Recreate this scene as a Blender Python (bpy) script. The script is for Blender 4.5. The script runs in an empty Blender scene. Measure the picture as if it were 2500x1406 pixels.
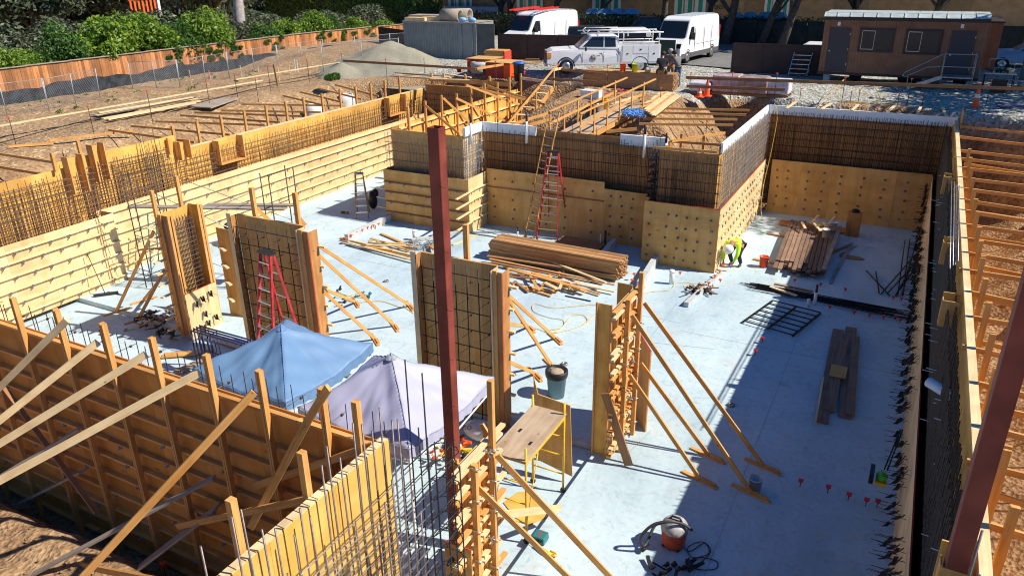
import bpy, bmesh, math, random
import numpy as np
from mathutils import Vector, Matrix
random.seed(7); RN = np.random.RandomState(5)
scene = bpy.context.scene
C = scene.collection
R = math.radians
# ---------------------------------------------------------------- camera, world, sun, exposure
FPX, PITCH, ROLL, YAW, CAMH = 1850.44, 0.403994641, -0.0134697472, 0.488717295, 10.0
cp, sp = math.cos(PITCH), math.sin(PITCH)
FWD = Vector((-math.sin(YAW)*cp, math.cos(YAW)*cp, -sp))
_rt = Vector((math.cos(YAW), math.sin(YAW), 0)); _up = _rt.cross(FWD)
RGT = _rt*math.cos(ROLL) + _up*math.sin(ROLL); UPV = -_rt*math.sin(ROLL) + _up*math.cos(ROLL)
CAM = Vector((0, 0, CAMH))
cam_d = bpy.data.cameras.new('camera'); cam = bpy.data.objects.new('camera', cam_d); C.objects.link(cam)
cam_d.sensor_width = 36; cam_d.lens = FPX/2500*36; cam_d.clip_end = 2000; cam_d.clip_start = .1
cam.matrix_world = Matrix.Translation(CAM) @ Matrix((RGT, UPV, -FWD)).transposed().to_4x4()
scene.camera = cam
w = bpy.data.worlds.new('World'); scene.world = w; w.use_nodes = True
nt = w.node_tree; sky = nt.nodes.new('ShaderNodeTexSky'); sky.sky_type = 'NISHITA'; sky.sun_disc = False
SUN = Vector((1.0, .25, 1.03)).normalized()
sky.sun_elevation = math.asin(SUN.z); sky.sun_rotation = math.atan2(SUN.x, SUN.y)
sky.air_density = .75; sky.dust_density = 0; sky.ozone_density = 6.0
hs = nt.nodes.new('ShaderNodeHueSaturation'); hs.inputs['Saturation'].default_value = 1.2; hs.inputs['Hue'].default_value = .5; nt.links.new(sky.outputs[0], hs.inputs['Color']); nt.links.new(hs.outputs[0], nt.nodes['Background'].inputs[0]); nt.nodes['Background'].inputs[1].default_value = .09
sl = bpy.data.lights.new('sun', 'SUN'); so = bpy.data.objects.new('sun', sl); C.objects.link(so)
sl.energy = 5.0; sl.angle = R(.5); sl.color = (1, .9, .76)
so.rotation_euler = SUN.to_track_quat('Z', 'Y').to_euler()
scene.view_settings.view_transform = 'Standard'; scene.view_settings.look = 'None'
scene.view_settings.exposure = .4; scene.view_settings.gamma = 1; scene.view_settings.use_curve_mapping = False
try: scene.cycles.filter_width = 1.1; scene.cycles.max_bounces = 6; scene.cycles.diffuse_bounces = 4; scene.cycles.transparent_max_bounces = 12
except Exception: pass

# measured points: a photo direction meets a known real plane (a height, or a wall's x or y)
def ray(u, v): return FWD + RGT*((u-1250)/FPX) - UPV*((v-703)/FPX)
def at(u, v, z=0.0): d = ray(u, v); return CAM + d*((z-CAMH)/d.z)
def atx(u, v, x): d = ray(u, v); return CAM + d*(x/d.x)
def aty(u, v, y): d = ray(u, v); return CAM + d*(y/d.y)
V = Vector
# ---------------------------------------------------------------- mesh builder
class MB:
    def __init__(s): s.v = []; s.f = []; s.u = []; s.m = []; s.sm = []
    def quadbox(s, c8, lens, mi=0):
        b = len(s.v); s.v += c8; r1, r2 = random.random()*20, random.random()*20
        g = max(range(3), key=lambda i: lens[i]); o = [i for i in range(3) if i != g]
        faces = [((0,3,2,1),2),((4,5,6,7),2),((0,1,5,4),1),((2,3,7,6),1),((1,2,6,5),0),((3,0,4,7),0)]
        loc = [(0,0,0),(1,0,0),(1,1,0),(0,1,0),(0,0,1),(1,0,1),(1,1,1),(0,1,1)]
        for fc, nx in faces:
            s.f.append(tuple(b+i for i in fc)); s.m.append(mi); s.sm.append(False)
            for i in fc:
                q = [loc[i][k]*lens[k] for k in range(3)]
                if g != nx:
                    vv = [k for k in range(3) if k != g and k != nx][0]; s.u.append((q[g]+r1, q[vv]+r2+nx*.37))
                else: s.u.append((q[o[0]]*.2+r1, q[o[1]]+r2))
    def box(s, x0, y0, z0, x1, y1, z1, mi=0):
        if x1 < x0: x0, x1 = x1, x0
        if y1 < y0: y0, y1 = y1, y0
        if z1 < z0: z0, z1 = z1, z0
        s.quadbox([(x0,y0,z0),(x1,y0,z0),(x1,y1,z0),(x0,y1,z0),(x0,y0,z1),(x1,y0,z1),(x1,y1,z1),(x0,y1,z1)], (x1-x0,y1-y0,z1-z0), mi); return s
    def beam(s, p0, p1, w=.038, h=.09, up=(0,0,1), mi=0):
        p0, p1 = V(p0), V(p1); a = p1-p0; L = a.length
        if L < 1e-6: return s
        a.normalize(); up = V(up)
        if abs(a.dot(up)) > .99: up = V((0,1,0)) if abs(a.y) < .9 else V((1,0,0))
        sd = a.cross(up).normalized(); u2 = sd.cross(a)
        c = []
        for hh in (-h/2, h/2):
            for (l, ww) in ((0,-w/2),(1,-w/2),(1,w/2),(0,w/2)):
                c.append(tuple((p1 if l else p0) + sd*(-ww) + u2*hh))
        s.quadbox(c, (L, w, h), mi); return s
    def poly(s, pts, mi=0, smooth=False, uvs=None):
        b = len(s.v); s.v += [tuple(p) for p in pts]; s.f.append(tuple(range(b, b+len(pts)))); s.m.append(mi); s.sm.append(smooth)
        s.u += (uvs if uvs else [(p[0], p[1]+p[2]) for p in pts]); return s
    def cyl(s, p0, p1, r, r1=None, n=8, mi=0, cap=True, smooth=True):
        p0, p1 = V(p0), V(p1); a = p1-p0; L = a.length
        if L < 1e-6: return s
        a.normalize(); t = V((0,0,1)) if abs(a.z) < .9 else V((1,0,0)); x = a.cross(t).normalized(); y = a.cross(x)
        if r1 is None: r1 = r
        b = len(s.v); r0u = random.random()*9
        for p, rr in ((p0, r), (p1, r1)):
            for i in range(n):
                q = 2*math.pi*i/n; s.v.append(tuple(p + (x*math.cos(q)+y*math.sin(q))*rr))
        for i in range(n):
            j = (i+1) % n; s.f.append((b+j, b+i, b+n+i, b+n+j)); s.m.append(mi); s.sm.append(smooth and n > 4)
            s.u += [(r0u, j*.03), (r0u, i*.03), (r0u+L, i*.03), (r0u+L, j*.03)]
        if cap:
            s.f.append(tuple(b+i for i in range(n))); s.m.append(mi); s.sm.append(False); s.u += [(0, 0)]*n
            s.f.append(tuple(b+n+i for i in reversed(range(n)))); s.m.append(mi); s.sm.append(False); s.u += [(0, 0)]*n
        return s
    def tube(s, pts, r, n=6, mi=0, rs=None):
        pts = [V(p) for p in pts]; b = len(s.v); k = len(pts); prev = None
        for i, p in enumerate(pts):
            a = (pts[min(i+1, k-1)]-pts[max(i-1, 0)]).normalized()
            t = prev if prev else (V((0,0,1)) if abs(a.z) < .9 else V((1,0,0)))
            x = a.cross(t)
            if x.length < 1e-4: x = a.cross(V((1,0,0)))
            x.normalize(); y = a.cross(x).normalized(); prev = -y if prev is None else -y
            rr = rs[i] if rs else r
            for q in range(n):
                an = 2*math.pi*q/n; s.v.append(tuple(p+(x*math.cos(an)+y*math.sin(an))*rr))
        for i in range(k-1):
            for q in range(n):
                j = (q+1) % n; s.f.append((b+i*n+j, b+i*n+q, b+(i+1)*n+q, b+(i+1)*n+j)); s.m.append(mi); s.sm.append(True)
                s.u += [(i*.1, j*.05), (i*.1, q*.05), (i*.1+.1, q*.05), (i*.1+.1, j*.05)]
        for e, o in ((0, 1), (k-1, -1)):
            s.f.append(tuple(b+e*n+q for q in (range(n) if o == 1 else reversed(range(n))))); s.m.append(mi); s.sm.append(False); s.u += [(0, 0)]*n
        return s
    def lathe(s, c, prof, n=16, mi=0, axis=(0,0,1), smooth=True):
        c = V(c); a = V(axis).normalized(); t = V((1,0,0)) if abs(a.x) < .9 else V((0,1,0)); x = a.cross(t).normalized(); y = a.cross(x)
        b = len(s.v)
        for (r, z) in prof:
            for i in range(n):
                q = 2*math.pi*i/n; s.v.append(tuple(c+a*z+(x*math.cos(q)+y*math.sin(q))*max(r, 1e-4)))
        for k in range(len(prof)-1):
            for i in range(n):
                j = (i+1) % n; s.f.append((b+k*n+i, b+(k+1)*n+i, b+(k+1)*n+j, b+k*n+j)); s.m.append(mi); s.sm.append(smooth)
                s.u += [(i*.1, k*.1)]*4
        return s
    def ell(s, c, r, n=12, m=8, mi=0, rot=None):
        b = len(s.v); c = V(c)
        for k in range(m+1):
            th = math.pi*k/m
            for i in range(n):
                q = 2*math.pi*i/n; p = V((r[0]*math.sin(th)*math.cos(q), r[1]*math.sin(th)*math.sin(q), r[2]*math.cos(th)))
                if rot: p = rot @ p
                s.v.append(tuple(c+p))
        for k in range(m):
            for i in range(n):
                j = (i+1) % n; s.f.append((b+k*n+i, b+(k+1)*n+i, b+(k+1)*n+j, b+k*n+j)); s.m.append(mi); s.sm.append(True); s.u += [(i*.1, k*.1)]*4
        return s
    def build(s, name, mats, parent=None, fixn=False):
        me = bpy.data.meshes.new(name)
        off = V((0,0,0))
        if parent is not None: off = wloc(parent)
        me.from_pydata([(x-off.x, y-off.y, z-off.z) for x, y, z in s.v], [], s.f)
        if not isinstance(mats, (list, tuple)): mats = [mats]
        for m in mats: me.materials.append(m)
        me.polygons.foreach_set('material_index', s.m); me.polygons.foreach_set('use_smooth', s.sm)
        uv = me.uv_layers.new(name='UVMap'); uv.data.foreach_set('uv', np.array(s.u, dtype=np.float32).ravel())
        me.validate(); me.update()
        if fixn:
            bm = bmesh.new(); bm.from_mesh(me); bmesh.ops.recalc_face_normals(bm, faces=bm.faces); bm.to_mesh(me); bm.free()
        o = bpy.data.objects.new(name, me); C.objects.link(o)
        if parent is not None: o.parent = parent
        return o
def wloc(o):
    p = V((0,0,0))
    while o is not None: p += o.location; o = o.parent
    return p
def thing(name, label, cat, loc=(0,0,0), group=None):
    o = bpy.data.objects.new(name, None); C.objects.link(o); o.location = loc; o.empty_display_size = .2
    return tag(o, label, cat, group)
def tag(o, label=None, cat=None, group=None, kind=None):
    if label: o['label'] = label
    if cat: o['category'] = cat
    if group: o['group'] = group
    if kind: o['kind'] = kind
    return o
def kids(o): return KID.get(o.name, [])
KID = {}
def copy_tree(o, loc=None, rotz=None, label=None, group=None, parent=None, scale=None):
    c = o.copy(); C.objects.link(c)
    if parent is not None: c.parent = parent
    for ch in [x for x in o.children]: copy_tree(ch, parent=c)
    if loc is not None: c.location = loc
    if rotz is not None: c.rotation_euler = (0, 0, rotz)
    if scale is not None: c.scale = (scale,)*3 if not hasattr(scale, '__len__') else scale
    if label: c['label'] = label
    if group: c['group'] = group
    return c
def rep(o, loc, rot=None, parent=None):
    c = o.copy(); C.objects.link(c); c.parent = parent if parent is not None else o.parent
    c.location = V(loc) - (wloc(c.parent) if c.parent else V((0,0,0)))
    if rot is not None: c.rotation_euler = rot
    return c
# ---------------------------------------------------------------- materials
def mat(name, col, rough=.7, metal=0, spec=None):
    m = bpy.data.materials.new(name); m.use_nodes = True; b = m.node_tree.nodes['Principled BSDF']
    b.inputs['Base Color'].default_value = (*col, 1); b.inputs['Roughness'].default_value = rough; b.inputs['Metallic'].default_value = metal
    if spec is not None: b.inputs['Specular IOR Level'].default_value = spec
    return m
def NT(m): return m.node_tree.nodes, m.node_tree.links, m.node_tree.nodes['Principled BSDF']
def ramp(n, stops):
    r = n.new('ShaderNodeValToRGB'); e = r.color_ramp.elements
    while len(e) < len(stops): e.new(.5)
    for i, (p, c) in enumerate(stops): e[i].position = p; e[i].color = (*c, 1) if len(c) == 3 else c
    return r
def wood(name, c0, c1, rough=.75, gu=1.2, gv=28, island=.35, bump=.15, wear=.3):
    m = mat(name, c0, rough); n, l, b = NT(m)
    uv = n.new('ShaderNodeUVMap'); mp = n.new('ShaderNodeMapping'); mp.inputs['Scale'].default_value = (gu, gv, 1)
    l.new(uv.outputs[0], mp.inputs[0]); no = n.new('ShaderNodeTexNoise'); no.inputs['Scale'].default_value = 1; no.inputs['Detail'].default_value = 4
    no.inputs['Distortion'].default_value = .6
    l.new(mp.outputs[0], no.inputs['Vector']); r = ramp(n, [(.3, c0), (.72, c1)]); l.new(no.outputs[0], r.inputs[0])
    g = n.new('ShaderNodeNewGeometry'); mr = n.new('ShaderNodeMapRange'); mr.inputs[3].default_value = 1-island; mr.inputs[4].default_value = 1+island*.55
    l.new(g.outputs['Random Per Island'], mr.inputs[0])
    mx = n.new('ShaderNodeMix'); mx.data_type = 'RGBA'; mx.blend_type = 'MULTIPLY'; mx.inputs[0].default_value = 1
    l.new(r.outputs[0], mx.inputs[6]); l.new(mr.outputs[0], mx.inputs[7])
    n2 = n.new('ShaderNodeTexNoise'); n2.inputs['Scale'].default_value = 2.2; n2.inputs['Detail'].default_value = 3; l.new(uv.outputs[0], n2.inputs['Vector'])
    r2 = ramp(n, [(.35, (.78,.74,.7)), (.6, (1.05,1.05,1.05))]); l.new(n2.outputs[0], r2.inputs[0])
    m2 = n.new('ShaderNodeMix'); m2.data_type = 'RGBA'; m2.blend_type = 'MULTIPLY'; m2.inputs[0].default_value = .8
    l.new(mx.outputs[2], m2.inputs[6]); l.new(r2.outputs[0], m2.inputs[7])
    vo = n.new('ShaderNodeTexVoronoi'); vo.inputs['Scale'].default_value = 2.7; l.new(uv.outputs[0], vo.inputs['Vector'])
    rk = ramp(n, [(.035, (.35,.25,.18)), (.075, (1,1,1))]); l.new(vo.outputs['Distance'], rk.inputs[0])
    m3 = n.new('ShaderNodeMix'); m3.data_type = 'RGBA'; m3.blend_type = 'MULTIPLY'; m3.inputs[0].default_value = .8
    l.new(m2.outputs[2], m3.inputs[6]); l.new(rk.outputs[0], m3.inputs[7]); 
    n3 = n.new('ShaderNodeTexNoise'); n3.inputs['Scale'].default_value = 1.1; n3.inputs['Detail'].default_value = 7; n3.inputs['Roughness'].default_value = .7; l.new(uv.outputs[0], n3.inputs['Vector'])
    r5 = ramp(n, [(.48, (0,0,0)), (.68, (wear,wear,wear))]); l.new(n3.outputs[0], r5.inputs[0])
    m5 = n.new('ShaderNodeMix'); m5.data_type = 'RGBA'; l.new(r5.outputs[0], m5.inputs[0]); l.new(m3.outputs[2], m5.inputs[6]); m5.inputs[7].default_value = (c0[0]*.62+.06, c0[1]*.62+.09, c0[2]*.5+.10, 1); l.new(m5.outputs[2], b.inputs['Base Color'])
    bp = n.new('ShaderNodeBump'); bp.inputs['Strength'].default_value = bump; bp.inputs['Distance'].default_value = .01
    l.new(no.outputs[0], bp.inputs['Height']); l.new(bp.outputs[0], b.inputs['Normal'])
    return m
def noisy(name, c0, c1, scale=3, rough=.8, metal=0, bump=0, detail=5, c2=None, bscale=None, p=(.35,.65), dist=.02, islands=0):
    m = mat(name, c0, rough, metal); n, l, b = NT(m)
    tc = n.new('ShaderNodeTexCoord'); no = n.new('ShaderNodeTexNoise'); no.inputs['Scale'].default_value = scale; no.inputs['Detail'].default_value = detail
    l.new(tc.outputs['Object'], no.inputs['Vector'])
    st = [(p[0], c0), (p[1], c1)] + ([(min(1, p[1]+.12), c2)] if c2 else [])
    r = ramp(n, st); l.new(no.outputs[0], r.inputs[0]); out = r.outputs[0]
    if islands:
        g = n.new('ShaderNodeNewGeometry'); mr = n.new('ShaderNodeMapRange'); mr.inputs[3].default_value = 1-islands; mr.inputs[4].default_value = 1+islands
        l.new(g.outputs['Random Per Island'], mr.inputs[0]); mx = n.new('ShaderNodeMix'); mx.data_type = 'RGBA'; mx.blend_type = 'MULTIPLY'; mx.inputs[0].default_value = 1
        l.new(out, mx.inputs[6]); l.new(mr.outputs[0], mx.inputs[7]); out = mx.outputs[2]
    l.new(out, b.inputs['Base Color'])
    if bump:
        n2 = n.new('ShaderNodeTexNoise'); n2.inputs['Scale'].default_value = bscale or scale*4; n2.inputs['Detail'].default_value = 6; l.new(tc.outputs['Object'], n2.inputs['Vector'])
        bp = n.new('ShaderNodeBump'); bp.inputs['Strength'].default_value = bump; bp.inputs['Distance'].default_value = dist
        l.new(n2.outputs[0], bp.inputs['Height']); l.new(bp.outputs[0], b.inputs['Normal'])
    return m
PLYN = wood('pine_plywood', (.76,.52,.24), (.88,.68,.40), gu=.8, gv=9, island=.2)
PLYA = wood('amber_plywood', (.74,.38,.065), (.88,.53,.14), gu=.8, gv=8, island=.22)
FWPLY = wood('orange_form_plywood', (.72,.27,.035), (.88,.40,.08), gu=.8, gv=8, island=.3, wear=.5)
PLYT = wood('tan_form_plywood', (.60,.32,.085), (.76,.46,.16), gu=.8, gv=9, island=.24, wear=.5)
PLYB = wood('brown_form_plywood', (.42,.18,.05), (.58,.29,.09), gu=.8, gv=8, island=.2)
FIR = wood('fir_lumber', (.62,.28,.06), (.82,.46,.15), island=.3)
FIRP = wood('pale_lumber', (.78,.56,.28), (.90,.73,.45), island=.22)
FIRD = wood('brown_lumber', (.30,.13,.05), (.45,.24,.11), island=.35)
GREYW = wood('weathered_lumber', (.30,.25,.20), (.48,.42,.35), island=.3)
REDW = wood('redwood_boards', (.42,.15,.04), (.62,.30,.12), island=.6)
REDE = noisy('red_edge_paint', (.5,.03,.02), (.6,.08,.04), 8)
STEEL = noisy('galvanised_steel', (.35,.36,.38), (.6,.61,.63), 6, .38, .75)
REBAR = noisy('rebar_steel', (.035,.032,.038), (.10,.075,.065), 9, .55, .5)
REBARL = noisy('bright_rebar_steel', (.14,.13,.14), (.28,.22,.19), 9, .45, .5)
REBARW = noisy('rusty_rebar_steel', (.10,.06,.045), (.22,.13,.085), 9, .55, .3)
CLAMP = noisy('clamp_steel', (.16,.15,.15), (.5,.49,.47), 18, .45, .6)
DARKI = mat('dark_iron', (.03,.03,.035), .5, .6)
FOAM = noisy('white_foam', (.80,.82,.84), (.88,.89,.90), 5, .8)
PVC = mat('white_pvc', (.82,.83,.82), .35)
BLK = mat('black_plastic', (.02,.02,.022), .45)
ORG = mat('orange_plastic', (.95,.12,.02), .5)
REDP = mat('red_plastic', (.7,.02,.015), .45)
YEL = mat('yellow_plastic', (.85,.55,.02), .45)
YELP = noisy('yellow_frame_paint', (.75,.42,.01), (.85,.55,.03), 12, .4)
GRN = mat('bright_green_plastic', (.1,.6,.05), .4)
HVIZ = mat('hi_vis_cloth', (.55,.95,.03), .85)
WPAINT = noisy('white_vehicle_paint', (.78,.80,.82), (.84,.85,.86), 3, .28)
GLASS = mat('dark_window_glass', (.012,.02,.03), .22)
TYRE = mat('tyre_rubber', (.015,.015,.016), .85)
CHROME = mat('brushed_aluminium', (.6,.6,.62), .3, .9)
TEAL = mat('teal_plastic', (.03,.18,.2), .45)
PRIMER = noisy('red_primer_steel', (.15,.026,.017), (.31,.065,.042), 2.2, .55, bump=.15, detail=9, c2=(.36,.13,.09), p=(.3,.72))
CONC = None
def concrete():
    m = mat('slab_concrete', (.6,.66,.68), .85); n, l, b = NT(m)
    tc = n.new('ShaderNodeTexCoord')
    a = n.new('ShaderNodeTexNoise'); a.inputs['Scale'].default_value = .45; a.inputs['Detail'].default_value = 6; a.inputs['Roughness'].default_value = .6
    c = n.new('ShaderNodeTexNoise'); c.inputs['Scale'].default_value = 9; c.inputs['Detail'].default_value = 6
    mpp = n.new('ShaderNodeMapping'); mpp.inputs['Scale'].default_value = (1, .35, 1); mpp.inputs['Rotation'].default_value = (0, 0, .6)
    l.new(tc.outputs['Object'], mpp.inputs[0]); l.new(mpp.outputs[0], a.inputs['Vector']); l.new(tc.outputs['Object'], c.inputs['Vector'])
    r = ramp(n, [(.28, (.33,.455,.54)), (.48, (.475,.62,.70)), (.7, (.58,.72,.785))]); l.new(a.outputs[0], r.inputs[0])
    r2 = ramp(n, [(.3, (.94,.94,.94)), (.65, (1.03,1.03,1.03))]); l.new(c.outputs[0], r2.inputs[0])
    mx = n.new('ShaderNodeMix'); mx.data_type = 'RGBA'; mx.blend_type = 'MULTIPLY'; mx.inputs[0].default_value = 1
    l.new(r.outputs[0], mx.inputs[6]); l.new(r2.outputs[0], mx.inputs[7])
    d = n.new('ShaderNodeTexNoise'); d.inputs['Scale'].default_value = .9; d.inputs['Detail'].default_value = 8; d.inputs['Distortion'].default_value = 1.5
    l.new(tc.outputs['Object'], d.inputs['Vector']); r3 = ramp(n, [(.6, (0,0,0)), (.72, (1,1,1))]); l.new(d.outputs[0], r3.inputs[0])
    m2 = n.new('ShaderNodeMix'); m2.data_type = 'RGBA'; m2.blend_type = 'MIX'; ml = n.new('ShaderNodeMath'); ml.operation = 'MULTIPLY'; ml.inputs[1].default_value = .45
    l.new(r3.outputs[0], ml.inputs[0]); l.new(ml.outputs[0], m2.inputs[0]); l.new(mx.outputs[2], m2.inputs[6]); m2.inputs[7].default_value = (.52, .47, .40, 1)
    l.new(m2.outputs[2], b.inputs['Base Color'])
    bk = n.new('ShaderNodeTexBrick'); bk.inputs['Scale'].default_value = .42; bk.inputs['Color1'].default_value = (.965,.965,.97,1); bk.inputs['Color2'].default_value = (1.04,1.035,1.03,1); bk.inputs['Mortar'].default_value = (1,1,1,1); bk.inputs['Mortar Size'].default_value = .0; bk.inputs['Bias'].default_value = .1
    dn = n.new('ShaderNodeTexNoise'); dn.inputs['Scale'].default_value = 1.2; dn.inputs['Detail'].default_value = 8; l.new(tc.outputs['Object'], dn.inputs['Vector']); vm = n.new('ShaderNodeVectorMath'); vm.operation = 'MULTIPLY_ADD'; vm.inputs[1].default_value = (.5,.5,0); l.new(dn.outputs['Color'], vm.inputs[0]); l.new(tc.outputs['Object'], vm.inputs[2]); l.new(vm.outputs[0], bk.inputs['Vector'])
    mb_ = n.new('ShaderNodeMix'); mb_.data_type = 'RGBA'; mb_.blend_type = 'MULTIPLY'; mb_.inputs[0].default_value = 1; l.new(m2.outputs[2], mb_.inputs[6]); l.new(bk.outputs[0], mb_.inputs[7]); m2 = mb_
    e = n.new('ShaderNodeTexNoise'); e.inputs['Scale'].default_value = 2.2; e.inputs['Detail'].default_value = 10; e.inputs['Roughness'].default_value = .75; e.inputs['Distortion'].default_value = 2.5; l.new(tc.outputs['Object'], e.inputs['Vector'])
    r4 = ramp(n, [(.36, (.76,.75,.73)), (.48, (1,1,1)), (.62, (1,1,1)), (.7, (1.06,1.05,1.04))]); l.new(e.outputs[0], r4.inputs[0])
    m4 = n.new('ShaderNodeMix'); m4.data_type = 'RGBA'; m4.blend_type = 'MULTIPLY'; m4.inputs[0].default_value = .8; l.new(m2.outputs[2], m4.inputs[6]); l.new(r4.outputs[0], m4.inputs[7]); l.new(m4.outputs[2], b.inputs['Base Color'])
    bp = n.new('ShaderNodeBump'); bp.inputs['Strength'].default_value = .03; l.new(c.outputs[0], bp.inputs['Height']); l.new(bp.outputs[0], b.inputs['Normal'])
    return m
CONC = concrete()
CONCG = noisy('curb_concrete', (.42,.46,.48), (.56,.59,.60), 5, .85, bump=.2)
def leafm(name, c0, c1, tr=.35):
    m = mat(name, c0, .5); n, l, b = NT(m)
    g = n.new('ShaderNodeNewGeometry'); r = ramp(n, [(0, c0), (.55, tuple((a+d)/2 for a, d in zip(c0, c1))), (1, c1)]); l.new(g.outputs['Random Per Island'], r.inputs[0])
    l.new(r.outputs[0], b.inputs['Base Color']); t = n.new('ShaderNodeBsdfTranslucent'); l.new(r.outputs[0], t.inputs[0]); mx = n.new('ShaderNodeMixShader'); mx.inputs[0].default_value = tr
    l.new(b.outputs[0], mx.inputs[1]); l.new(t.outputs[0], mx.inputs[2]); l.new(mx.outputs[0], n['Material Output'].inputs[0])
    return m
LEAFB = leafm('laurel_leaves', (.045,.15,.015), (.30,.42,.04))
LEAFM = leafm('mid_green_leaves', (.03,.10,.015), (.12,.24,.04))
LEAFD = leafm('dark_leaves', (.012,.03,.012), (.05,.08,.03), .2)
LEAFG = leafm('grey_green_leaves', (.05,.07,.04), (.14,.17,.09), .2)
BARKP = noisy('pale_bark', (.36,.33,.32), (.52,.48,.46), 5, .9, bump=.4)
BARKD = noisy('dark_bark', (.05,.042,.038), (.11,.09,.08), 5, .9, bump=.5)
# ================================================================ THE SETTING
FOOT = [(1.6,-4),(1.6,33.75),(-5.7,33.75),(-5.7,25.45),(-7.75,25.45),(-7.75,26.95),(-15.65,26.95),(-15.65,25.4),(-18.75,25.4),(-18.75,36.4),(-24.85,36.4),(-24.85,7.0),(-5.75,7.0),(-5.75,-4)]
def dpoly(X, Y, P):
    d = np.full(X.shape, 1e9); ins = np.zeros(X.shape, bool)
    for i in range(len(P)):
        x0, y0 = P[i]; x1, y1 = P[(i+1) % len(P)]; ex, ey = x1-x0, y1-y0
        t = np.clip(((X-x0)*ex+(Y-y0)*ey)/(ex*ex+ey*ey), 0, 1); d = np.minimum(d, np.hypot(X-x0-t*ex, Y-y0-t*ey))
        c = ((y0 > Y) != (y1 > Y)) & (X < (x1-x0)*(Y-y0)/((y1-y0) if y1 != y0 else 1e-9)+x0); ins ^= c
    return d, ins
def ss(t): t = np.clip(t, 0, 1); return t*t*(3-2*t)
def vnoise(X, Y, s, seed):
    r = np.random.RandomState(seed); T = r.rand(257, 257); x = X*s; y = Y*s; xi = np.floor(x).astype(int); yi = np.floor(y).astype(int)
    fx = x-xi; fy = y-yi; fx = fx*fx*(3-2*fx); fy = fy*fy*(3-2*fy); g = lambda a, b: T[a % 256, b % 256]
    return (g(xi,yi)*(1-fx)+g(xi+1,yi)*fx)*(1-fy)+(g(xi,yi+1)*(1-fx)+g(xi+1,yi+1)*fx)*fy-.5
def fbm(X, Y, s, seed, o=5): return sum(vnoise(X, Y, s*2**k, seed+k)*.5**k for k in range(o))
def ground_h(X, Y):
    d, ins = dpoly(X, Y, FOOT)
    G = 4.35 - .68*ss((-19-X)/7)*ss((43-Y)/7) + .18*ss((-33-X)/5)
    W = np.full(X.shape, 3.9); W = np.where(X < -24.85, 5.6, W); W = np.where(X > 1.6, 6.5, W)
    W = np.where((Y > 33.75) & (X > -6.5), 1.5, W); W = np.where((Y > 36.4) & (X < -18) , 2.2, W)
    k = np.ones(9)/9
    if W.ndim == 2 and min(W.shape) > 20:
        for _ in range(2):
            W = np.apply_along_axis(lambda a: np.convolve(np.pad(a, 4, 'edge'), k, 'valid'), 0, W); W = np.apply_along_axis(lambda a: np.convolve(np.pad(a, 4, 'edge'), k, 'valid'), 1, W)
    edge = fbm(X, Y, .35, 3)*1.0
    t = ss((d-.5+edge*.5)/(W+edge))
    n = fbm(X, Y, .9, 11)*(.5+.5*(X > 1.6)+.4*((X > -17) & (X < -6) & (Y > 27)))
    rib = np.abs(vnoise(X*.6+Y*.25, Y*2.4-X*.1, 1.0, 31))*.35
    h = .35 + (G-.35)*t + (n*.8-rib*.6)*ss(4*t*(1-t)) + fbm(X, Y, .5, 20)*.10 + fbm(X, Y, 3, 25, 3)*.05
    # low worked ground outside the front wall
    low = -.62 + .95*ss((d-.3)/.8) + .05*d + fbm(X, Y, .8, 41)*.22 + fbm(X, Y, 3, 44)*.06
    m = ss((7.6-Y)/.6)*ss((X+26)/5)*(X < -5.7)
    h = h*(1-m)+low*m
    # tie-in where the ramp and the stairs land
    h = h*(1-(m2 := ss(1-np.hypot(X+11.3, Y-32.4)/2.6)*.8)) + 4.3*m2
    h = np.where(ins, -.6, h)
    return h, d, ins
xs = np.concatenate([np.arange(-400,-60,20), np.arange(-60,-44,2), np.arange(-44,9,.16), np.arange(9,60,3), np.arange(60,401,20)])
ys = np.concatenate([np.arange(-100,-4,8), np.arange(-4,48,.16), np.arange(48,80,2), np.arange(80,601,20)])
X, Y = np.meshgrid(xs, ys, indexing='ij')
H, D, INS = ground_h(X, Y)
def gz(x, y):
    i = min(max(np.searchsorted(xs, x), 1), len(xs)-1); j = min(max(np.searchsorted(ys, y), 1), len(ys)-1); return float(H[i, j])
nx_, ny_ = X.shape
me = bpy.data.meshes.new('ground')
vs = np.stack([X.ravel(), Y.ravel(), H.ravel()], 1)
I, J = np.meshgrid(np.arange(nx_-1), np.arange(ny_-1), indexing='ij'); a = (I*ny_+J).ravel()
fs = np.stack([a, a+ny_, a+ny_+1, a+1], 1)
keep = ~(INS.ravel()[fs].all(axis=1)); fs = fs[keep]
me.vertices.add(len(vs)); me.vertices.foreach_set('co', vs.ravel()); me.loops.add(len(fs)*4); me.loops.foreach_set('vertex_index', fs.ravel())
me.polygons.add(len(fs)); me.polygons.foreach_set('loop_start', np.arange(len(fs))*4); me.polygons.foreach_set('loop_total', np.full(len(fs), 4)); me.polygons.foreach_set('use_smooth', np.ones(len(fs), bool))
me.update(); me.validate()
gn = fbm(X, Y, .4, 77)
slope = (H > 3.95)
gm = ss((Y-35.0+gn*3.0)/.6)*ss((X+33.5+gn*3)/1.5)*slope
chip = ss((-25-X+gn*2)/1.5)*slope*(1-gm) + ss((-26-X)/1.5)*(H > 3.2)*(1-gm); chip = np.clip(chip, 0, 1)
va = me.attributes.new('mask', 'FLOAT_COLOR', 'POINT')
va.data.foreach_set('color', np.stack([gm, chip, (H > 2.5)*1.0, np.ones_like(gm)], -1).reshape(-1, 4).astype(np.float32).ravel())
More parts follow.
